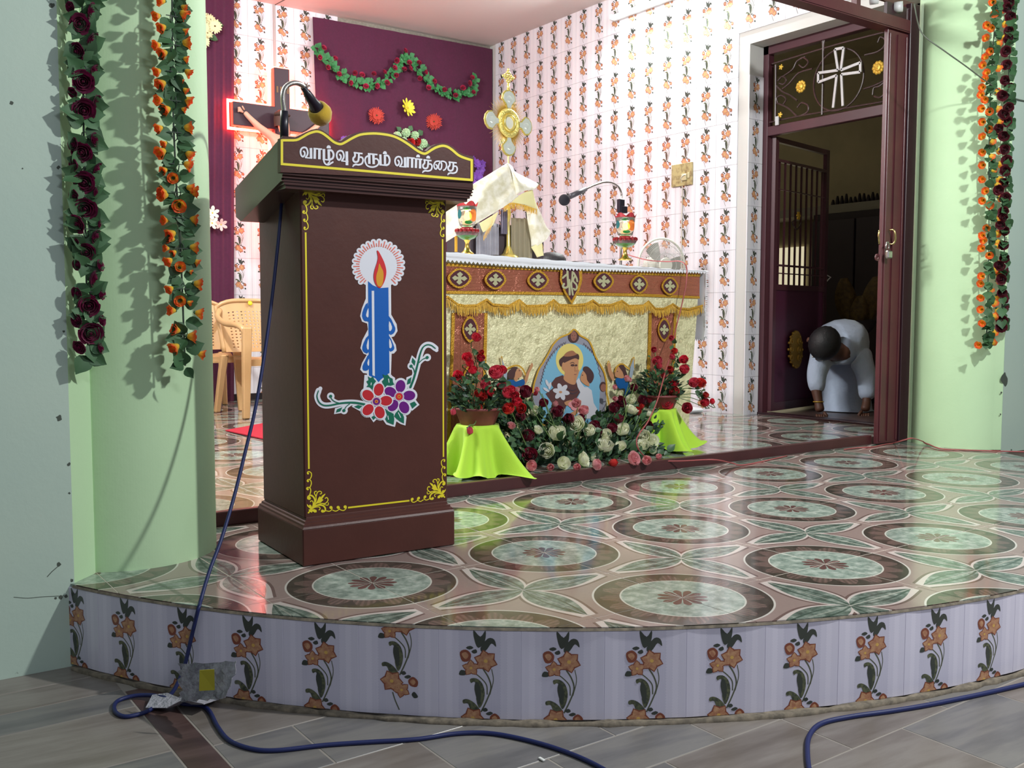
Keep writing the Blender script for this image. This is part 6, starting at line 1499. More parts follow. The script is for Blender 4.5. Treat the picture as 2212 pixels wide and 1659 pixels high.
# ================================================================== plastic chairs and red mat
M_tan = mat('tan plastic', (204, 162, 114), .32, noise=(5, (194, 152, 104), .3, .7)); M_stk = mat('yellow sticker', (232, 214, 30), .4)
def chair(name, label, loc, rz):
    t = thing(name, label, 'chair', loc, rz, 'tan plastic armchairs'); W = WM[t.name]
    b = lambda mb, nm, m=M_tan, sm=True: mb.xf(W).build(nm, m, t, sm)
    # local: seat faces -Y
    b(MB().grid(lambda i, j: ((i-.5)*(.44-.04*j), -.22+.44*j, .415-.012*math.sin(PI*i)*1.5+.012*(1-j)-.05*max(0, .12-j)/.12), 12, 10), 'seat')
    b(MB().grid(lambda i, j: ((i-.5)*.47, -.235+.012*abs(i-.5), .40-.045*j), 10, 2), 'seat_front')
    def back(i, j): x = (i-.5)*(.42+.03*j); return (x, .20+.10*j-.045*(1-(2*i-1)**2), .44+.37*j-.05*(2*i-1)**4*j)
    # back with a grid of slots
    mb = MB(); nx, nz = 15, 16
    for r in range(nz):
        for c in range(nx):
            i0, i1, j0, j1 = c/nx, (c+1)/nx, r/nz, (r+1)/nz
            hole = 2 <= c < nx-2 and 1 <= r < nz-3
            if not hole: mb.add([back(i0, j0), back(i1, j0), back(i1, j1), back(i0, j1)], [(0, 1, 2, 3)]); continue
            im0, im1, jm0, jm1 = i0+.30/nx, i1-.30/nx, j0+.34/nz, j1-.34/nz
            mb.add([back(i0, j0), back(i1, j0), back(i1, j1), back(i0, j1), back(im0, jm0), back(im1, jm0), back(im1, jm1), back(im0, jm1)], [(0, 1, 5, 4), (1, 2, 6, 5), (2, 3, 7, 6), (3, 0, 4, 7)])
    o = b(mb, 'backrest', M_tan, False); md = o.modifiers.new('solid', 'SOLIDIFY'); md.thickness = .006
    rim = [back(0, 0)]+[back(0, k/8) for k in range(1, 8)]+[back(k/12, 1) for k in range(13)]+[back(1, 1-k/8) for k in range(1, 8)]+[back(1, 0)]
    b(MB().tube(rim, .016, 8), 'back_rim')
    for s in (-1, 1):
        b(MB().tube(spline([(s*.205, .28, .74), (s*.255, .20, .69), (s*.275, .02, .645), (s*.272, -.16, .635), (s*.255, -.235, .60), (s*.235, -.245, .50)], 5), [.020]*26, 8), 'armrest')
        mb = MB(); mb.box((-.03, -.022, 0), (.03, .022, .62), 0, .008); 
        for v in mb.v: f = v.z/.62; v.x = v.x*(.75+.35*f)+s*(.265-.03*f); v.y = v.y-.27+.03*f
        b(mb, 'leg', M_tan, False)
        mb = MB(); mb.box((-.026, -.022, 0), (.026, .022, .42), 0, .008)
        for v in mb.v: f = v.z/.42; v.x = v.x*(.75+.35*f)+s*(.235-.03*f); v.y = v.y+.29-.08*f
        b(mb, 'leg', M_tan, False)
    if 'sticker' in label: b(MB().lathe([(0, .002), (.017, .002), (.017, 0)], 16, 0, frame_m(Vector(back(.52, .97))+Vector((0, -.018, -.008)), (0, -1, .35))), 'sticker', M_stk)
    return t
chair('plastic_chair', 'tan plastic armchair by the curtain, partly behind the left column', (1.08, 4.88, SF), math.radians(-10))
chair('plastic_chair', 'tan plastic armchair with a round yellow sticker, partly behind the lectern', (1.36, 4.28, SF), math.radians(4))
q = [at_z(487, 931, SF+.004), at_z(572, 915, SF+.004), at_z(700, 940, SF+.004), at_z(600, 956, SF+.004)]
o = MB().prism(q, (0, 0, .006)).build('red_mat', mat('red felt', (176, 24, 48), .9, bump=(200, .3, .003)), None, base=q[0]); tag(o, 'red felt mat on the sanctuary floor behind the lectern', 'mat')

# ================================================================== cords
M_bcord = mat('blue rubber cord', (24, 35, 88), .5); M_rcord = mat('red twisted wire', (170, 84, 84), .5); M_gcord = mat('grey cable', (96, 104, 90), .5)
hf = lambda x, y, r=.005: at_z(x, y, HB+r)
pts = [at_y(612, 398, .45), at_y(608, 440, .42), at_y(601, 520, .40), at_y(588, 640, .37), at_y(572, 760, .345), at_y(552, 880, .31), at_y(530, 975, .28), at_y(505, 1075, .235), at_y(478, 1165, .18), at_y(452, 1235, .13), at_y(430, 1310, .072), at_y(415, 1370, .062), at_y(398, 1440, .058), at_y(376, 1490, .05), at_y(345, 1522, .045), hf(310, 1540), hf(270, 1548), hf(248, 1536), hf(252, 1516), hf(285, 1504, .008), hf(325, 1502, .012), at_z(360, 1508, HB+.02), at_z(395, 1520, HB+.012), hf(432, 1524), hf(452, 1536), hf(470, 1570), hf(496, 1600), hf(545, 1618), hf(600, 1621), hf(700, 1610), hf(800, 1603), hf(900, 1597), hf(985, 1585), hf(1055, 1584), hf(1130, 1597), hf(1210, 1620), hf(1290, 1654), hf(1400, 1720)]
def off_riser(p, r):
    while p.z < .004 and math.hypot(p.x-RC.x, p.y-RC.y) < RR+r+.004 and (p-CAM).length > 1: p = p+view(p)*.004
    return p
pts = [off_riser(p, .006) for p in spline(pts, 8)]
for p in pts: p.z = max(p.z, HB+.0052)
o = MB().tube(pts, .0052, 8).build('microphone_cord', M_bcord, None, True, base=hf(600, 1621)); tag(o, 'blue microphone cord falling from the lectern and coiling on the marble floor', 'cord')
pts = [hf(1775, 1740), hf(1752, 1680), hf(1744, 1630), hf(1748, 1590), hf(1775, 1563), hf(1840, 1548), hf(1920, 1537), hf(2000, 1524), hf(2080, 1508), hf(2150, 1493), hf(2230, 1474), hf(2320, 1452)]
o = MB().tube(spline(pts, 8), .0062, 8).build('floor_cord', M_bcord, None, True, base=pts[3]); tag(o, 'dark blue cord on the marble floor along the right of the riser', 'cord')
zf = lambda x, y, z=SF+.004: at_z(x, y, z)
pts = [at_y(1352, 548, 2.18), at_y(1365, 553, 2.0), at_y(1400, 562, 1.7), at_y(1440, 565, 1.56), at_y(1465, 564, 1.50), at_y(1478, 569, 1.452), at_y(1484, 585, 1.44), at_y(1481, 620, 1.43), at_y(1470, 670, 1.425), at_y(1460, 710, 1.40), at_y(1450, 760, 1.30), at_y(1434, 815, 1.20), at_y(1420, 865, 1.14), at_y(1400, 910, 1.08), at_y(1382, 935, 1.05), at_y(1375, 952, 1.03), at_y(1380, 972, 1.02), zf(1398, 990), zf(1415, 995), zf(1470, 996), zf(1540, 993, SF+.016), at_z(1580, 1000, .02), at_z(1610, 1004, .004), at_z(1700, 985, .004)]
o = MB().tube(spline(pts, 7), .0034, 6).build('red_wire', M_rcord, None, True, base=zf(1470, 996)); tag(o, 'thin red twisted wire hanging over the altar front down to the step', 'wire')
pts = [at_z(1800, 968, .004), at_z(1880, 966, .004), at_z(1930, 957, .006), at_y(1955, 950, .60), at_y(1972, 947, .55), at_z(1995, 954, .02), at_z(2030, 969, .005), at_z(2080, 972, .004), at_z(2140, 974, .004), at_z(2212, 976, .004), at_z(2290, 978, .004)]
b7 = pts[7].copy(); pts = spline(pts, 7)
for p in pts:
    d = Vector((p.x-CR[0], p.y-CR[1], 0))
    if d.length < CR[2]+.006: d = d.normalized()*(CR[2]+.006); p.x = CR[0]+d.x; p.y = CR[1]+d.y
    p.z = max(p.z, .0038); p.y = min(p.y, .89)
o = MB().tube(pts, .0036, 6).build('red_wire', M_rcord, None, True, base=b7); tag(o, 'thin red wire running along the floor at the foot of the right column', 'wire')
pts = [at_y(1975, 8, .60), at_y(1983, 50, .55), at_y(1997, 78, .50), at_y(2040, 110, .44), at_y(2085, 142, .41), at_y(2125, 172, .39), at_y(2165, 198, .385), at_y(2196, 214, .39), at_y(2240, 222, .39)]
o = MB().tube(spline(pts, 6), .0034, 6).build('slack_cable', M_gcord, None, True, base=pts[4]); tag(o, 'slack grey cable strung across the right column', 'cable')
# litter at the foot of the riser
M_poly = mat('clear plastic bag', (196, 194, 204), .25, trans=.55, noise=(30, (150, 148, 160), .4, .6), bump=(50, .8, .01)); M_paper = mat('crumpled paper', (176, 174, 182), .6, bump=(60, .9, .01)); M_ytag = mat('yellow wrapper', (176, 166, 44), .4)
bag = thing('plastic_bag', 'crumpled clear plastic bag with a yellow wrapper leaning on the riser', 'bag', at_z(445, 1520, HB))
rn = random.Random(8); fz_ = [[rn.uniform(-.012, .012) for _ in range(40)] for _ in range(40)]
bq = [at_y(390, 1432, .0), at_y(510, 1430, -.10), at_y(495, 1505, -.07), at_y(385, 1525, .02)]
bag_pts = [Vector((-.485, -.01, HB+.115)), Vector((-.335, -.185, HB+.105)), Vector((-.38, -.20, HB+.012)), Vector((-.51, -.02, HB+.012))]
bag_pts = [at_y(388, 1434, -.02), at_y(512, 1428, -.215), at_y(488, 1508, -.235), at_y(392, 1516, -.045)]
MB().grid(lambda i, j: bag_pts[0].lerp(bag_pts[1], i).lerp(bag_pts[3].lerp(bag_pts[2], i), j)+Vector((.3, -.95, 0))*(.02*math.sin(PI*i)*math.sin(PI*j)+fz_[int(i*13)][int(j*9)]), 13, 9).build('film', M_poly, bag, False, mod=[('SOLIDIFY', {'thickness': .0015})])
yt = [at_y(441, 1436, -.135), at_y(472, 1434, -.165), at_y(473, 1478, -.165), at_y(440, 1480, -.14)]
MB().prism([v+Vector((-.02, -.03, 0)) for v in yt], (0, .002, 0)).build('yellow_wrapper', M_ytag, bag)
pq = [(315, 1530), (330, 1502), (362, 1498), (385, 1508), (425, 1478), (452, 1500), (478, 1492), (470, 1512), (440, 1522), (400, 1520), (360, 1530)]
mb = MB(); c3 = at_z(395, 1512, HB+.03); V3 = [at_z(x, y, HB+.004+.012*(i % 3)) for i, (x, y) in enumerate(pq)]
mb.add(V3+[c3], [(i, (i+1) % len(V3), len(V3)) for i in range(len(V3))]); o = mb.build('crumpled_paper', M_paper, None, False, base=at_z(395, 1512, HB), mod=[('SOLIDIFY', {'thickness': .002})]); tag(o, 'crumpled grey newspaper scrap lying under the blue cord', 'paper')
p = hf(1171, 1640, .003); o = MB().box(p-Vector((.004, .008, .002)), p+Vector((.003, .010, .002)), 0, .001).build('paper_scrap', mat('scrap white', (220, 220, 216), .7), None, base=p); tag(o, 'tiny white paper scrap on the marble floor', 'paper')
# ================================================================== folding gate at the right end of the step
gt = thing('folding_gate', 'maroon folding gate stacked beside the right column with handles and padlock', 'gate', (3.85, .945, 0))
M_gate = mat('gate maroon', (94, 46, 50), .36, noise=(6, (82, 40, 46), .3, .7), bump=(30, .05))
yg = .915
gl = lambda x, y, d=0: at_y(x, y, yg+d)
def quad(mb, pts, dv, mi=0): mb.prism(pts, dv, mi)
# front leaf seen face on: two folds and a dark edge towards the column
b0, b1, b2 = gl(1886, 963).x, gl(1952, 956).x, 4.02
x0 = 3.715; zt = 2.345
for a, b, d, m in ((x0, 3.91, 0, M_gate), (x0+.055, 3.91, .034, M_gate), (x0+.105, 3.91, .068, M_gate)):
    o = MB().box((a, yg+d, .004), (b, yg+d+.026, zt), 0, .003).build('leaf_panel', m, gt)
    for k in (0, 1):
        xx = a+.012+(b-a-.036)*k; MB().box((xx, yg+d-.007, .02), (xx+.014, yg+d+.001, zt-.02), 0, .002).build('stile', m, o)
MB().box((3.80, yg-.008, .02), (3.806, yg+.001, zt-.02)).build('groove_bead', M_gate, gt)
MB().box((3.912, yg-.012, 0), (4.0, yg+.075, 2.52), 0, .003).build('channel_post', M_dark, gt)
# head channel running along the step
tr = MB(); tr.box((-.35, .905, 2.35), (4.0, .985, 2.358)).box((-.35, .905, 2.355), (4.0, .911, 2.42)).box((-.35, .979, 2.355), (4.0, .985, 2.42)); tr.build('head_channel', M_gate, gt)
MB().box((-.35, .935, 2.50), (4.0, .95, 2.54)).build('upper_rail', M_gate, gt)
MB().box((3.42, .915, 2.42), (3.455, .95, 2.56)).build('hanger', M_gate, gt)
M_nyl = mat('white nylon wheel', (214, 214, 214), .4)
def wheel(x, y, r, d=-.01):
    c = gl(x, y, d); R = r*mpp(depth_of(c)); w = MB().lathe([(R*.62, -.022), (R, -.022), (R, .022), (R*.62, .022), (R*.62, -.022)], 24, 0, Matrix.Translation(c) @ Matrix.Rotation(PI/2, 4, 'X') @ Matrix.Rotation(math.radians(28), 4, 'Y')); w.build('roller', M_nyl, gt, True)
wheel(1941, 15, 11); wheel(1888, -2, 11)
MB().box(gl(1916, 30, .0)-Vector((0, 0, 0)), gl(1952, 18, .02)).build('roller_bracket', M_dark, gt)
# handles, padlock, hasp
M_hnd = mat('brass handle', (196, 176, 120), .25, 1.0); M_lock = mat('steel padlock', (176, 170, 168), .25, 1.0)
def staple(x, y0, y1, wpx, d, m=M_hnd):
    a, b = gl(x, y0, -.012), gl(x, y1, -.012); out = Vector((0, -.034, 0)); side = Vector((.004*wpx, 0, 0))
    MB().tube(spline([a, a+out*.7+side*.3, a+out+side+Vector((0, 0, -.02)), b+out+side+Vector((0, 0, .02)), b+out*.7+side*.3, b], 6), .0055, 8).build('handle', m, gt, True)
staple(1921, 497, 527, 1.0, 0); 
a, b = gl(1897, 498, .0), gl(1897, 527, .0)
MB().tube(spline([a+Vector((.012, .0, 0)), a+Vector((-.012, -.015, -.004)), a+Vector((-.018, -.015, -.03)), b+Vector((-.018, -.015, .03)), b+Vector((-.012, -.015, .004)), b+Vector((.012, 0, 0))], 6), .005, 8).build('handle', M_hnd, gt, True)
c = gl(1917, 533, -.045); MB().tube([c+Vector((.014*math.cos(t), 0, .026*math.sin(t))) for t in [PI*k/12 for k in range(-2, 15)]], .0045, 8).build('shackle', M_lock, gt, True)
c = gl(1920, 549, -.045); MB().box(c-Vector((.022, .012, .024)), c+Vector((.022, .012, .020)), 0, .006).build('padlock_body', M_lock, gt)
c = gl(1895, 556, -.01); MB().lathe([(.009, -.004), (.02, -.004), (.02, .004), (.009, .004), (.009, -.004)], 16, 0, Matrix.Translation(c) @ Matrix.Rotation(PI/2, 4, 'X')).build('hasp_ring', M_gate, gt)

# ================================================================== door to the sacristy
xd = 4.25
fx = lambda x, y, d=0: at_x(x, y, xd+d)
dr = thing('door_1', 'maroon steel door frame with scroll transom, cross and gilt rosettes', 'door', (xd, 1.72, SF)); dr['kind'] = 'structure'
if 'category' in dr: del dr['category']
M_fr = mat('door frame paint', (74, 38, 46), .4); M_iron = mat('painted iron scroll', (66, 44, 44), .4); M_alu = mat('aluminium strip', (196, 194, 196), .35, .2); M_gilt = mat('gilt rosette', (206, 166, 60), .4, .4)
mb = MB(); mb.box((xd, 2.205, SF), (xd+.06, 2.262, 2.625), 0, .003).box((xd, 1.02, 2.56), (xd+.06, 2.26, 2.625), 0, .003).box((xd, 1.02, SF), (xd+.06, 1.08, 2.625), 0, .003)
mb.build('frame', M_fr, dr)
MB().box((xd+.005, 1.05, 2.00), (xd+.055, 2.21, 2.065), 0, .003).build('transom_bar', M_fr, dr)
MB().box((xd-.01, 1.0, SF-.004), (xd+.08, 2.25, SF+.014), 0, .003).build('threshold', M_dark, dr)
MB().box((xd-.012, 2.12-.02, 2.06), (xd-.004, 2.128, 2.12)).build('hinge_plate', M_alu, dr)
def scroll(pts, r=.006, m=M_iron, nm='scroll', d=.02): MB().tube(spline([fx(x, y, d) for x, y in pts], 6), r, 6).build(nm, m, dr)
scroll([(1668, 138), (1720, 122), (1800, 98), (1860, 82), (1916, 68)], .006); scroll([(1655, 266), (1720, 252), (1800, 238), (1916, 218)], .006)
scroll([(1676, 140), (1676, 200), (1675, 262)], .008); scroll([(1778, 85), (1778, 150), (1776, 248)], .008); scroll([(1765, 78), (1775, 88), (1779, 110)], .006); scroll([(1793, 75), (1781, 88), (1779, 110)], .006)
MB().tube([fx(1812+54*math.cos(t), 172+66*math.sin(t)-54*math.cos(t)*.26, .02) for t in [2*PI*k/48 for k in range(48)]], .006, 6, closed=True).build('ring', M_iron, dr)
for p in ([(1690, 166), (1712, 150), (1722, 132), (1740, 122)], [(1690, 192), (1705, 180), (1725, 158), (1755, 148)], [(1676, 184), (1690, 198), (1705, 205), (1722, 217)], [(1676, 222), (1700, 232), (1716, 246), (1722, 252)], [(1680, 175), (1690, 165), (1698, 172), (1693, 182), (1683, 180)], [(1680, 222), (1678, 212), (1688, 206), (1698, 214), (1692, 226)], [(1722, 232), (1732, 222), (1745, 228), (1744, 242), (1730, 250)], [(1725, 130), (1735, 124), (1746, 134), (1736, 146), (1726, 140)], [(1896, 92), (1902, 80), (1912, 86), (1910, 100), (1895, 112), (1868, 119)], [(1885, 205), (1888, 190), (1900, 186), (1912, 176)], [(1888, 208), (1902, 210), (1916, 196)], [(1866, 192), (1890, 184), (1914, 172)]): scroll(p)
# white outlined cross
def ctr_line(pts, nm='cross_outline'):
    for a, b in zip(pts, pts[1:]):
        A, B = fx(*a, .0), fx(*b, .0); d = (B-A).normalized(); n = Vector((0, -d.z, d.y))*.0085; MB().prism([A+n, B+n, B-n, A-n], (-.010, 0, 0)).build(nm, M_alu, dr)
ctr_line([(1812, 152), (1805, 107), (1824, 103.5), (1818, 152)]); ctr_line([(1818, 152), (1860, 135.5), (1860, 156), (1819, 161)]); ctr_line([(1819, 161), (1822, 229)]); ctr_line([(1809, 163), (1801, 233)]); ctr_line([(1809, 163), (1769, 178), (1769, 158), (1812, 152)])
def rosette(x, y, r, n, nm='rosette', par=None, d=-.008, nrm=(-1, 0, 0), pt=None):
    c = pt or fx(x, y, d); R = r*mpp(depth_of(c)); F_ = frame_m(c, nrm); mb = MB()
    for k in range(n):
        a = 2*PI*k/n; mb.sphere((R*.66*math.cos(a), R*.66*math.sin(a), 0), R*.34, 8, 0, (1, 1, .4))
    mb.lathe([(R*.55, 0), (R*.5, R*.22), (R*.3, R*.16), (R*.12, R*.3), (0, R*.32)], 16); mb.xf(F_).build(nm, M_gilt, par or dr, True)
rosette(1897, 146, 15.5, 10); rosette(1730, 187, 14, 10); rosette(1687, 145, 6.5, 5); rosette(1685, 248, 6.5, 5)

# ---- sacristy room beyond
M_sac = mat('sacristy plaster', (186, 174, 142), .8, noise=(3, (168, 158, 130), .3, .7)); M_sacd = mat('sacristy dark cupboard', (44, 34, 42), .6)
def rbox(nm, a, b, m, lab):
    o = struct(MB().box(a, b).build(nm, m)); tag(o, lab); WM[o.name] = Matrix(); return o
X1, Y0, Y1 = 6.6, .95, 4.6
rbox('wall_sacristy_far', (X1, Y0-.3, -.1), (X1+.1, Y1+.1, 3.2), M_sac, 'far wall of the dark sacristy')
rbox('wall_sacristy_left', (4.27, Y1, -.1), (X1, Y1+.1, 3.2), M_sac, 'side wall of the dark sacristy'); rbox('wall_sacristy_right', (4.32, Y0-.1, -.1), (X1, Y0, 3.2), M_sac, 'near side wall of the dark sacristy')
rbox('ceiling_sacristy', (4.27, Y0-.1, 3.1), (X1, Y1+.1, 3.2), M_sac, 'ceiling of the dark sacristy')
rbox('floor_sacristy', (4.33, Y0-.1, -.15), (X1, Y1, SF), mat('sacristy floor', (84, 66, 62), .35), 'floor of the dark sacristy')
lamp('sacristy_fill', 'POINT', (5.0, 4.1, 2.5), 4, (1.0, .95, .78), .05)  # unseen fill light added to lift the dark room
# shelf with bottles along the far wall, cupboards below
sh = thing('wall_shelf', 'pale concrete shelf high on the sacristy far wall', 'shelf', (X1-.2, 2.6, 1.88))
zs_ = at_x(1850, 437, X1-.35).z
MB().box((X1-.35, Y0+.02, zs_-.075), (X1-.002, Y1-.02, zs_)).build('slab', mat('shelf concrete', (150, 146, 132), .7), sh)
rn = random.Random(14)
for k in range(11):
    p = at_x(1800+9.5*k, 420, X1-.2); h = .06+.05*rn.random(); c = Matrix.Translation((p.x, p.y, zs_))
    o = MB().lathe([(0, 0), (.017, 0), (.02, h*.4), (.013, h*.8), (.008, h), (0, h)], 10, 0, c).build('oil_lamp', M_sacd, None, True, base=(p.x, p.y, zs_)); tag(o, ('first', 'second', 'third', 'fourth', 'fifth', 'sixth', 'seventh', 'eighth', 'ninth', 'tenth', 'last')[k]+' small dark lamp from the left on the sacristy shelf', 'lamp', 'dark lamps on the sacristy shelf')
cb_ = thing('cupboard', 'dark cupboard with tall doors below the sacristy shelf', 'cupboard', (X1-.2, 2.4, SF))
MB().box((X1-.38, Y0+.05, SF+.001), (X1-.02, Y1-1.3, zs_-.08)).build('carcass', M_sacd, cb_)
for k in range(5): y_ = Y0+.07+.46*k; MB().box((X1-.40, y_, SF+.05), (X1-.38, y_+.44, zs_-.14), 0, .004).build('door', mat('cupboard door', (60, 52, 62), .5), cb_)
# glowing panel standing in for a lit doorway deeper inside, seen through the bars
wy = (at_x(1640, 600, X1-.02).y, at_x(1738, 600, X1-.02).y); wz = (SF, at_x(1700, 535, X1-.02).z)
o = MB().box((X1-.03, min(wy), wz[0]), (X1-.005, max(wy)+.6, wz[1])).build('doorway_glow', mat('lit inner room', (232, 222, 186), .8, emit=((232, 222, 186), .75))); o['kind'] = 'structure'; o['label'] = 'cream lit opening deep inside the sacristy behind the door bars'; WM[o.name] = Matrix()
# open door leaf, hinged at the far jamb and swung inwards
Hn = Vector((xd+.04, 2.185, 0)); De = at_d(1789, 326, 7.42); De.z = 0; ld = (De-Hn).normalized(); ln = Vector((ld.y, -ld.x, 0))
if ln.dot(CAM-Hn) < 0: ln = -ln
W_ = (De-Hn).length; PD = PL(Hn+ln*.018, ln)
df = thing('door_leaf', 'open maroon steel door leaf with barred upper half and gilt ornament', 'door leaf', (Hn.x, Hn.y, SF))
def DL(s, z, n=0): return Hn+ld*s+ln*n+Vector((0, 0, z))
def dbox(s0, s1, z0_, z1_, t0, t1, nm, m, par=None):
    vs = [DL(s, z, n) for s in (s0, s1) for n in (t0, t1) for z in (z0_, z1_)]
    MB().add(vs, [(0, 1, 3, 2), (4, 6, 7, 5), (0, 4, 5, 1), (2, 3, 7, 6), (0, 2, 6, 4), (1, 5, 7, 3)]).build(nm, m, par or df)
zp = PD.px(1720, 622).z; zl = PD.px(1700, 548).z
z_top = 2.0
for s0, s1, z0_, z1_ in ((.015, .06, SF+.02, z_top), (W_-.045, W_, SF+.02, z_top), (.06, W_-.045, z_top-.035, z_top), (.06, W_-.045, z_top-.17, z_top-.15), (.06, W_-.045, zp-.02, zp+.02), (.06, W_-.045, SF+.02, SF+.08)): dbox(s0, s1, z0_, z1_, -.015, .015, 'rail', M_fr)
dbox(.06, W_-.045, SF+.08, zp-.02, -.004, .006, 'lower_panel', mat('wine panel', (74, 26, 50), .5))
for k in range(9):
    s = .06+(W_-.105)*(k+.5)/9; dbox(s-.006, s+.006, zp+.02, z_top-.15, -.006, .006, 'bar', M_fr)
for z in (z_top-.36, z_top-.9, zp+.10, zp+.16): dbox(.06, W_-.045, z-.004, z+.004, .0, .008, 'cross_bar', M_fr)
rosette(0, 0, 10, 6, 'rosette', df, pt=PD.px(1725, 466, .02), nrm=ln); MB().tube(spline([PD.px(1718, 474, .015), PD.px(1712, 482, .015), PD.px(1722, 495, .015), PD.px(1732, 480, .015)], 5), .005, 6).build('scroll', M_iron, df)
mb = MB()
cc_ = [PD.px(1718+13*math.sin(2*PI*k/24)*(1 if k % 12 else 0), 755-41*math.cos(2*PI*k/24), .004) for k in range(24)]
mb.prism(cc_, ln*.012)
for dx, dy in ((-8, -18), (8, -18), (-8, 0), (8, 0), (-8, 18), (8, 18)):
    c = PD.px(1718+dx, 755+dy, .018); mb.tube([c+ld*.018*math.cos(t)+Vector((0, 0, .018*math.sin(t))) for t in [2*PI*k/12 for k in range(12)]], .008, 6, closed=True)
for k in range(16):
    t = 2*PI*k/16; mb.sphere(PD.px(1718+15*math.sin(t)*abs(math.sin(t))**.2, 755-38*math.cos(t), .012), .011, 6)
mb.build('gilt_ornament', mat('dull gilt', (176, 134, 50), .4, .5), df, True)
MB().tube([DL(W_+.005, 1.06, .0), DL(W_+.03, 1.04, .03), DL(W_+.005, 1.0, .0)], .006, 6).build('latch', M_alu, df)
# brown leaf shaped ornament and a pale folded cloth in the dark, behind the person
lo_ = at_d(1862, 650, 7.9); lt_ = thing('lotus_ornament', 'large dull gold lotus petals standing in the dark sacristy', 'ornament', (lo_.x, lo_.y, SF))
M_lot = mat('dull gold fabric', (112, 88, 44), .6, noise=(30, (84, 64, 34), .35, .65), bump=(60, .6, .01))
kk = mpp(7.9)
def petal3(x, y, w_, h_, lean, dd):
    c = at_d(x, y, 7.9+dd); 
    def fn(i, j):
        s = i*2-1; ww = w_*kk*math.sin(PI*(.12+.80*j))**.8; return c+RT*(s*ww+lean*kk*j)+Vector((0, 0, h_*kk*j))+FW*(.06*s*s-.05*j)
    MB().grid(fn, 8, 12).build('petal', M_lot, lt_, True)
petal3(1836, 690, 24, 88, -14, 0); petal3(1882, 690, 24, 92, 10, .03); petal3(1858, 700, 20, 60, 0, -.05)
MB().lathe([(0, SF), (.16, SF), (.12, .12), (.05, .3), (.06, .6), (.14, at_d(1862, 700, 7.9).z+.03), (0, at_d(1862, 700, 7.9).z+.03)], 16, 0, Matrix.Translation((lo_.x, lo_.y, 0))).build('pedestal', M_sacd, lt_, True)

# ================================================================== person bending down in the doorway
pf = Vector((-.816, -.577, 0)); pr_ = Vector((.577, -.816, 0)); PO = Vector((4.78, 1.915, SF)); PD0 = depth_of(PO)
kp = mpp(PD0)
def pp(x, y, f):      # picture position at the body's distance, moved f metres towards the viewer
    return at_d(x, y, PD0-f)
ps = thing('person', 'person in a long white robe bending down in the sacristy doorway', 'person', PO)
M_robe = mat('white robe', (178, 190, 212), .75, bump=(14, .35, .03), sheen=.2)
# body: feet, legs, trunk, neck, head, arms, palms
hipL, hipR = pp(1800, 738, -.34), pp(1842, 738, -.34); pel = pp(1822, 730, -.34)
P = [pel, pp(1818, 735, -.14), pp(1812, 748, .06), pp(1802, 760, .16), pp(1793, 762, .22), pp(1784, 752, .27), pp(1776, 738, .29),
     pp(1772, 775, .10), pp(1760, 822, .16), pp(1768, 868, .20), pp(1772, 891, .22),
     pp(1858, 765, .06), pp(1872, 815, .10), pp(1872, 868, .14), pp(1868, 889, .17),
     hipL, pp(1800, 830, -.30), pp(1800, 900, -.30), pp(1798, 906, -.16), hipR, pp(1842, 830, -.30), pp(1842, 900, -.30), pp(1840, 906, -.16)]
E_ = [(0, 1), (1, 2), (2, 3), (3, 4), (4, 5), (5, 6), (2, 7), (7, 8), (8, 9), (9, 10), (2, 11), (11, 12), (12, 13), (13, 14), (0, 15), (15, 16), (16, 17), (17, 18), (0, 19), (19, 20), (20, 21), (21, 22)]
R_ = [.12, .12, .11, .06, .056, .085, .088, .062, .046, .030, .036, .062, .046, .030, .036, .09, .06, .045, .04, .09, .06, .045, .04]
skin_body('body', P, E_, R_, M_skind, ps)
# fingers
def hand(c, sgn):
    for k in range(4):
        b = c+RT*(.016*(k-1.5))+Vector((0, 0, -.018)); L = (.050, .060, .058, .045)[k]
        MB().tube([b, b+Vector((0, 0, -L*.5))-FW*.012, b+Vector((0, 0, -L*.85))+FW*.002, b+Vector((0, 0, -L))+FW*.014], [.010, .0095, .0085, .007], 8).build('finger', M_skind, ps, True)
    b = c+RT*(.022*sgn); MB().tube([b, b+RT*(.022*sgn)+Vector((0, 0, -.026))-FW*.008, b+RT*(.016*sgn)+Vector((0, 0, -.05))-FW*.012], [.012, .010, .008], 8).build('thumb', M_skind, ps, True)
hand(P[10]+Vector((0, 0, .004)), 1); hand(P[14]+Vector((0, 0, .004)), -1)
# face and ears (turned to the floor), hair over the crown towards the viewer
hc = (P[5]+P[6])/2; up = Vector((0, 0, 1)); crown = (-FW*.97-up*.10-RT*.16).normalized(); face = (FW*.10-up*.95-RT*.30); face = (face-crown*face.dot(crown)).normalized(); ear = crown.cross(face)
HM = Matrix(((ear.x, face.x, crown.x, hc.x), (ear.y, face.y, crown.y, hc.y), (ear.z, face.z, crown.z, hc.z), (0, 0, 0, 1)))
mb = MB()
def hairf(i, j):
    a = 2*PI*i; p_ = PI*.66*j; fr = math.sin(a); q_ = p_*(1.0-.22*max(0, fr)); r_ = 1+.015*math.sin(23*a)*math.sin(9*p_)
    return HM @ Vector((.108*r_*math.sin(q_)*math.cos(a), -.012+.122*r_*math.sin(q_)*math.sin(a), -.005+.118*r_*math.cos(q_)))
mb.grid(hairf, 40, 16, 0, True).build('hair', M_hair, ps, True)
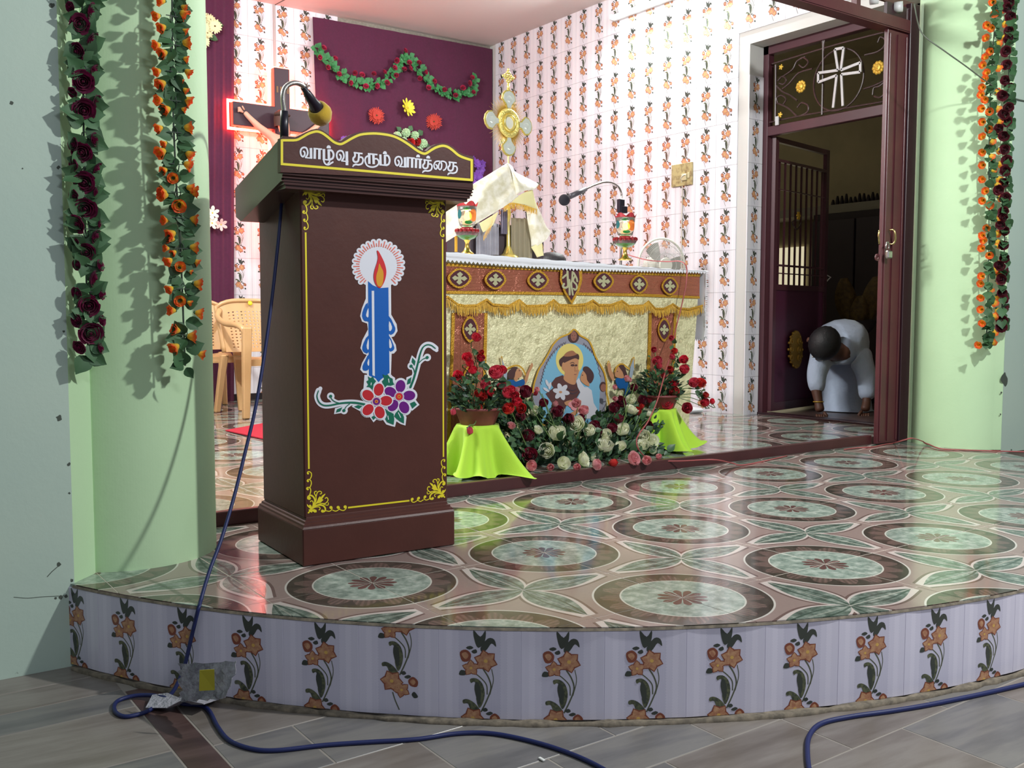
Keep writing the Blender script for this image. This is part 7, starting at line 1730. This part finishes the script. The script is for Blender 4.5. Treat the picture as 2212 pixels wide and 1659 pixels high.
mb = MB().sphere((0, .052, -.075), .062, 14, 0, (1.05, .75, 1.25)).sphere((0, .104, -.085), .016, 8, 0, (.8, 1, 1.4)).sphere((0, .094, -.125), .02, 8, 0, (1.3, .5, .5)); mb.xf(HM).build('face', M_skind, ps, True)
for s in (-1, 1):
    MB().sphere((s*.034, .100, -.055), .011, 8).xf(HM).build('eye', mat('eye white', (210, 205, 200), .3), ps, True)
    MB().sphere((s*.106, .0, -.05), .024, 10, 0, (.4, .8, 1.2)).xf(HM).build('ear', M_skind, ps, True)
# robe: trunk and sleeves as one skinned cloth, skirt as a lofted cloth, shoulder collar
Pr = [pp(1826, 728, -.36), pp(1822, 736, -.16), pp(1816, 746, .02), pp(1808, 752, .14), pp(1774, 772, .09), pp(1762, 815, .15), pp(1766, 852, .19), pp(1856, 762, .05), pp(1872, 812, .10), pp(1874, 866, .13)]
skin_body('robe', Pr, [(0, 1), (1, 2), (2, 3), (2, 4), (4, 5), (5, 6), (2, 7), (7, 8), (8, 9)], [(.185, .17), (.19, .175), (.19, .175), (.125, .115), .088, .070, .060, .090, .074, .062], M_robe, ps)
rn = random.Random(2)
def skirt_(i, j):
    a = 2*PI*i; t = j; c = pp(1822, 742, -.34).lerp(pp(1826, 914, -.20), t); rx = (.155+.02*t+.012*math.sin(5*a+2)*t+.006*math.sin(11*a)*t)*(1+.0*t); ry = .14+.05*t+.012*math.sin(4*a+1)*t
    p = c+RT*(rx*math.cos(a)*(1+.12*t))+Vector((FW.x, FW.y, 0)).normalized()*(ry*math.sin(a)); p.z += (.02*math.sin(3*a+1)+.015*math.sin(7*a))*t*(1 if t > .9 else .3)
    p += Vector((-FW.x, -FW.y, 0))*(.03*math.sin(13*t+3*math.cos(a))*t*(1-t)); p.z = max(p.z, SF+.006); return p
MB().grid(skirt_, 60, 26, 0, True).build('robe_skirt', M_robe, ps, True)
for c, e_ in ((P[9], P[10]), (P[13], P[14])): 
    pass
MB().tube([P[9]+Vector((.0, 0, 0))+ (RT*math.cos(t)+FW*math.sin(t))*.034 for t in [2*PI*k/16 for k in range(16)]], .004, 6, closed=True).build('bracelet', M_gilt, ps, True)
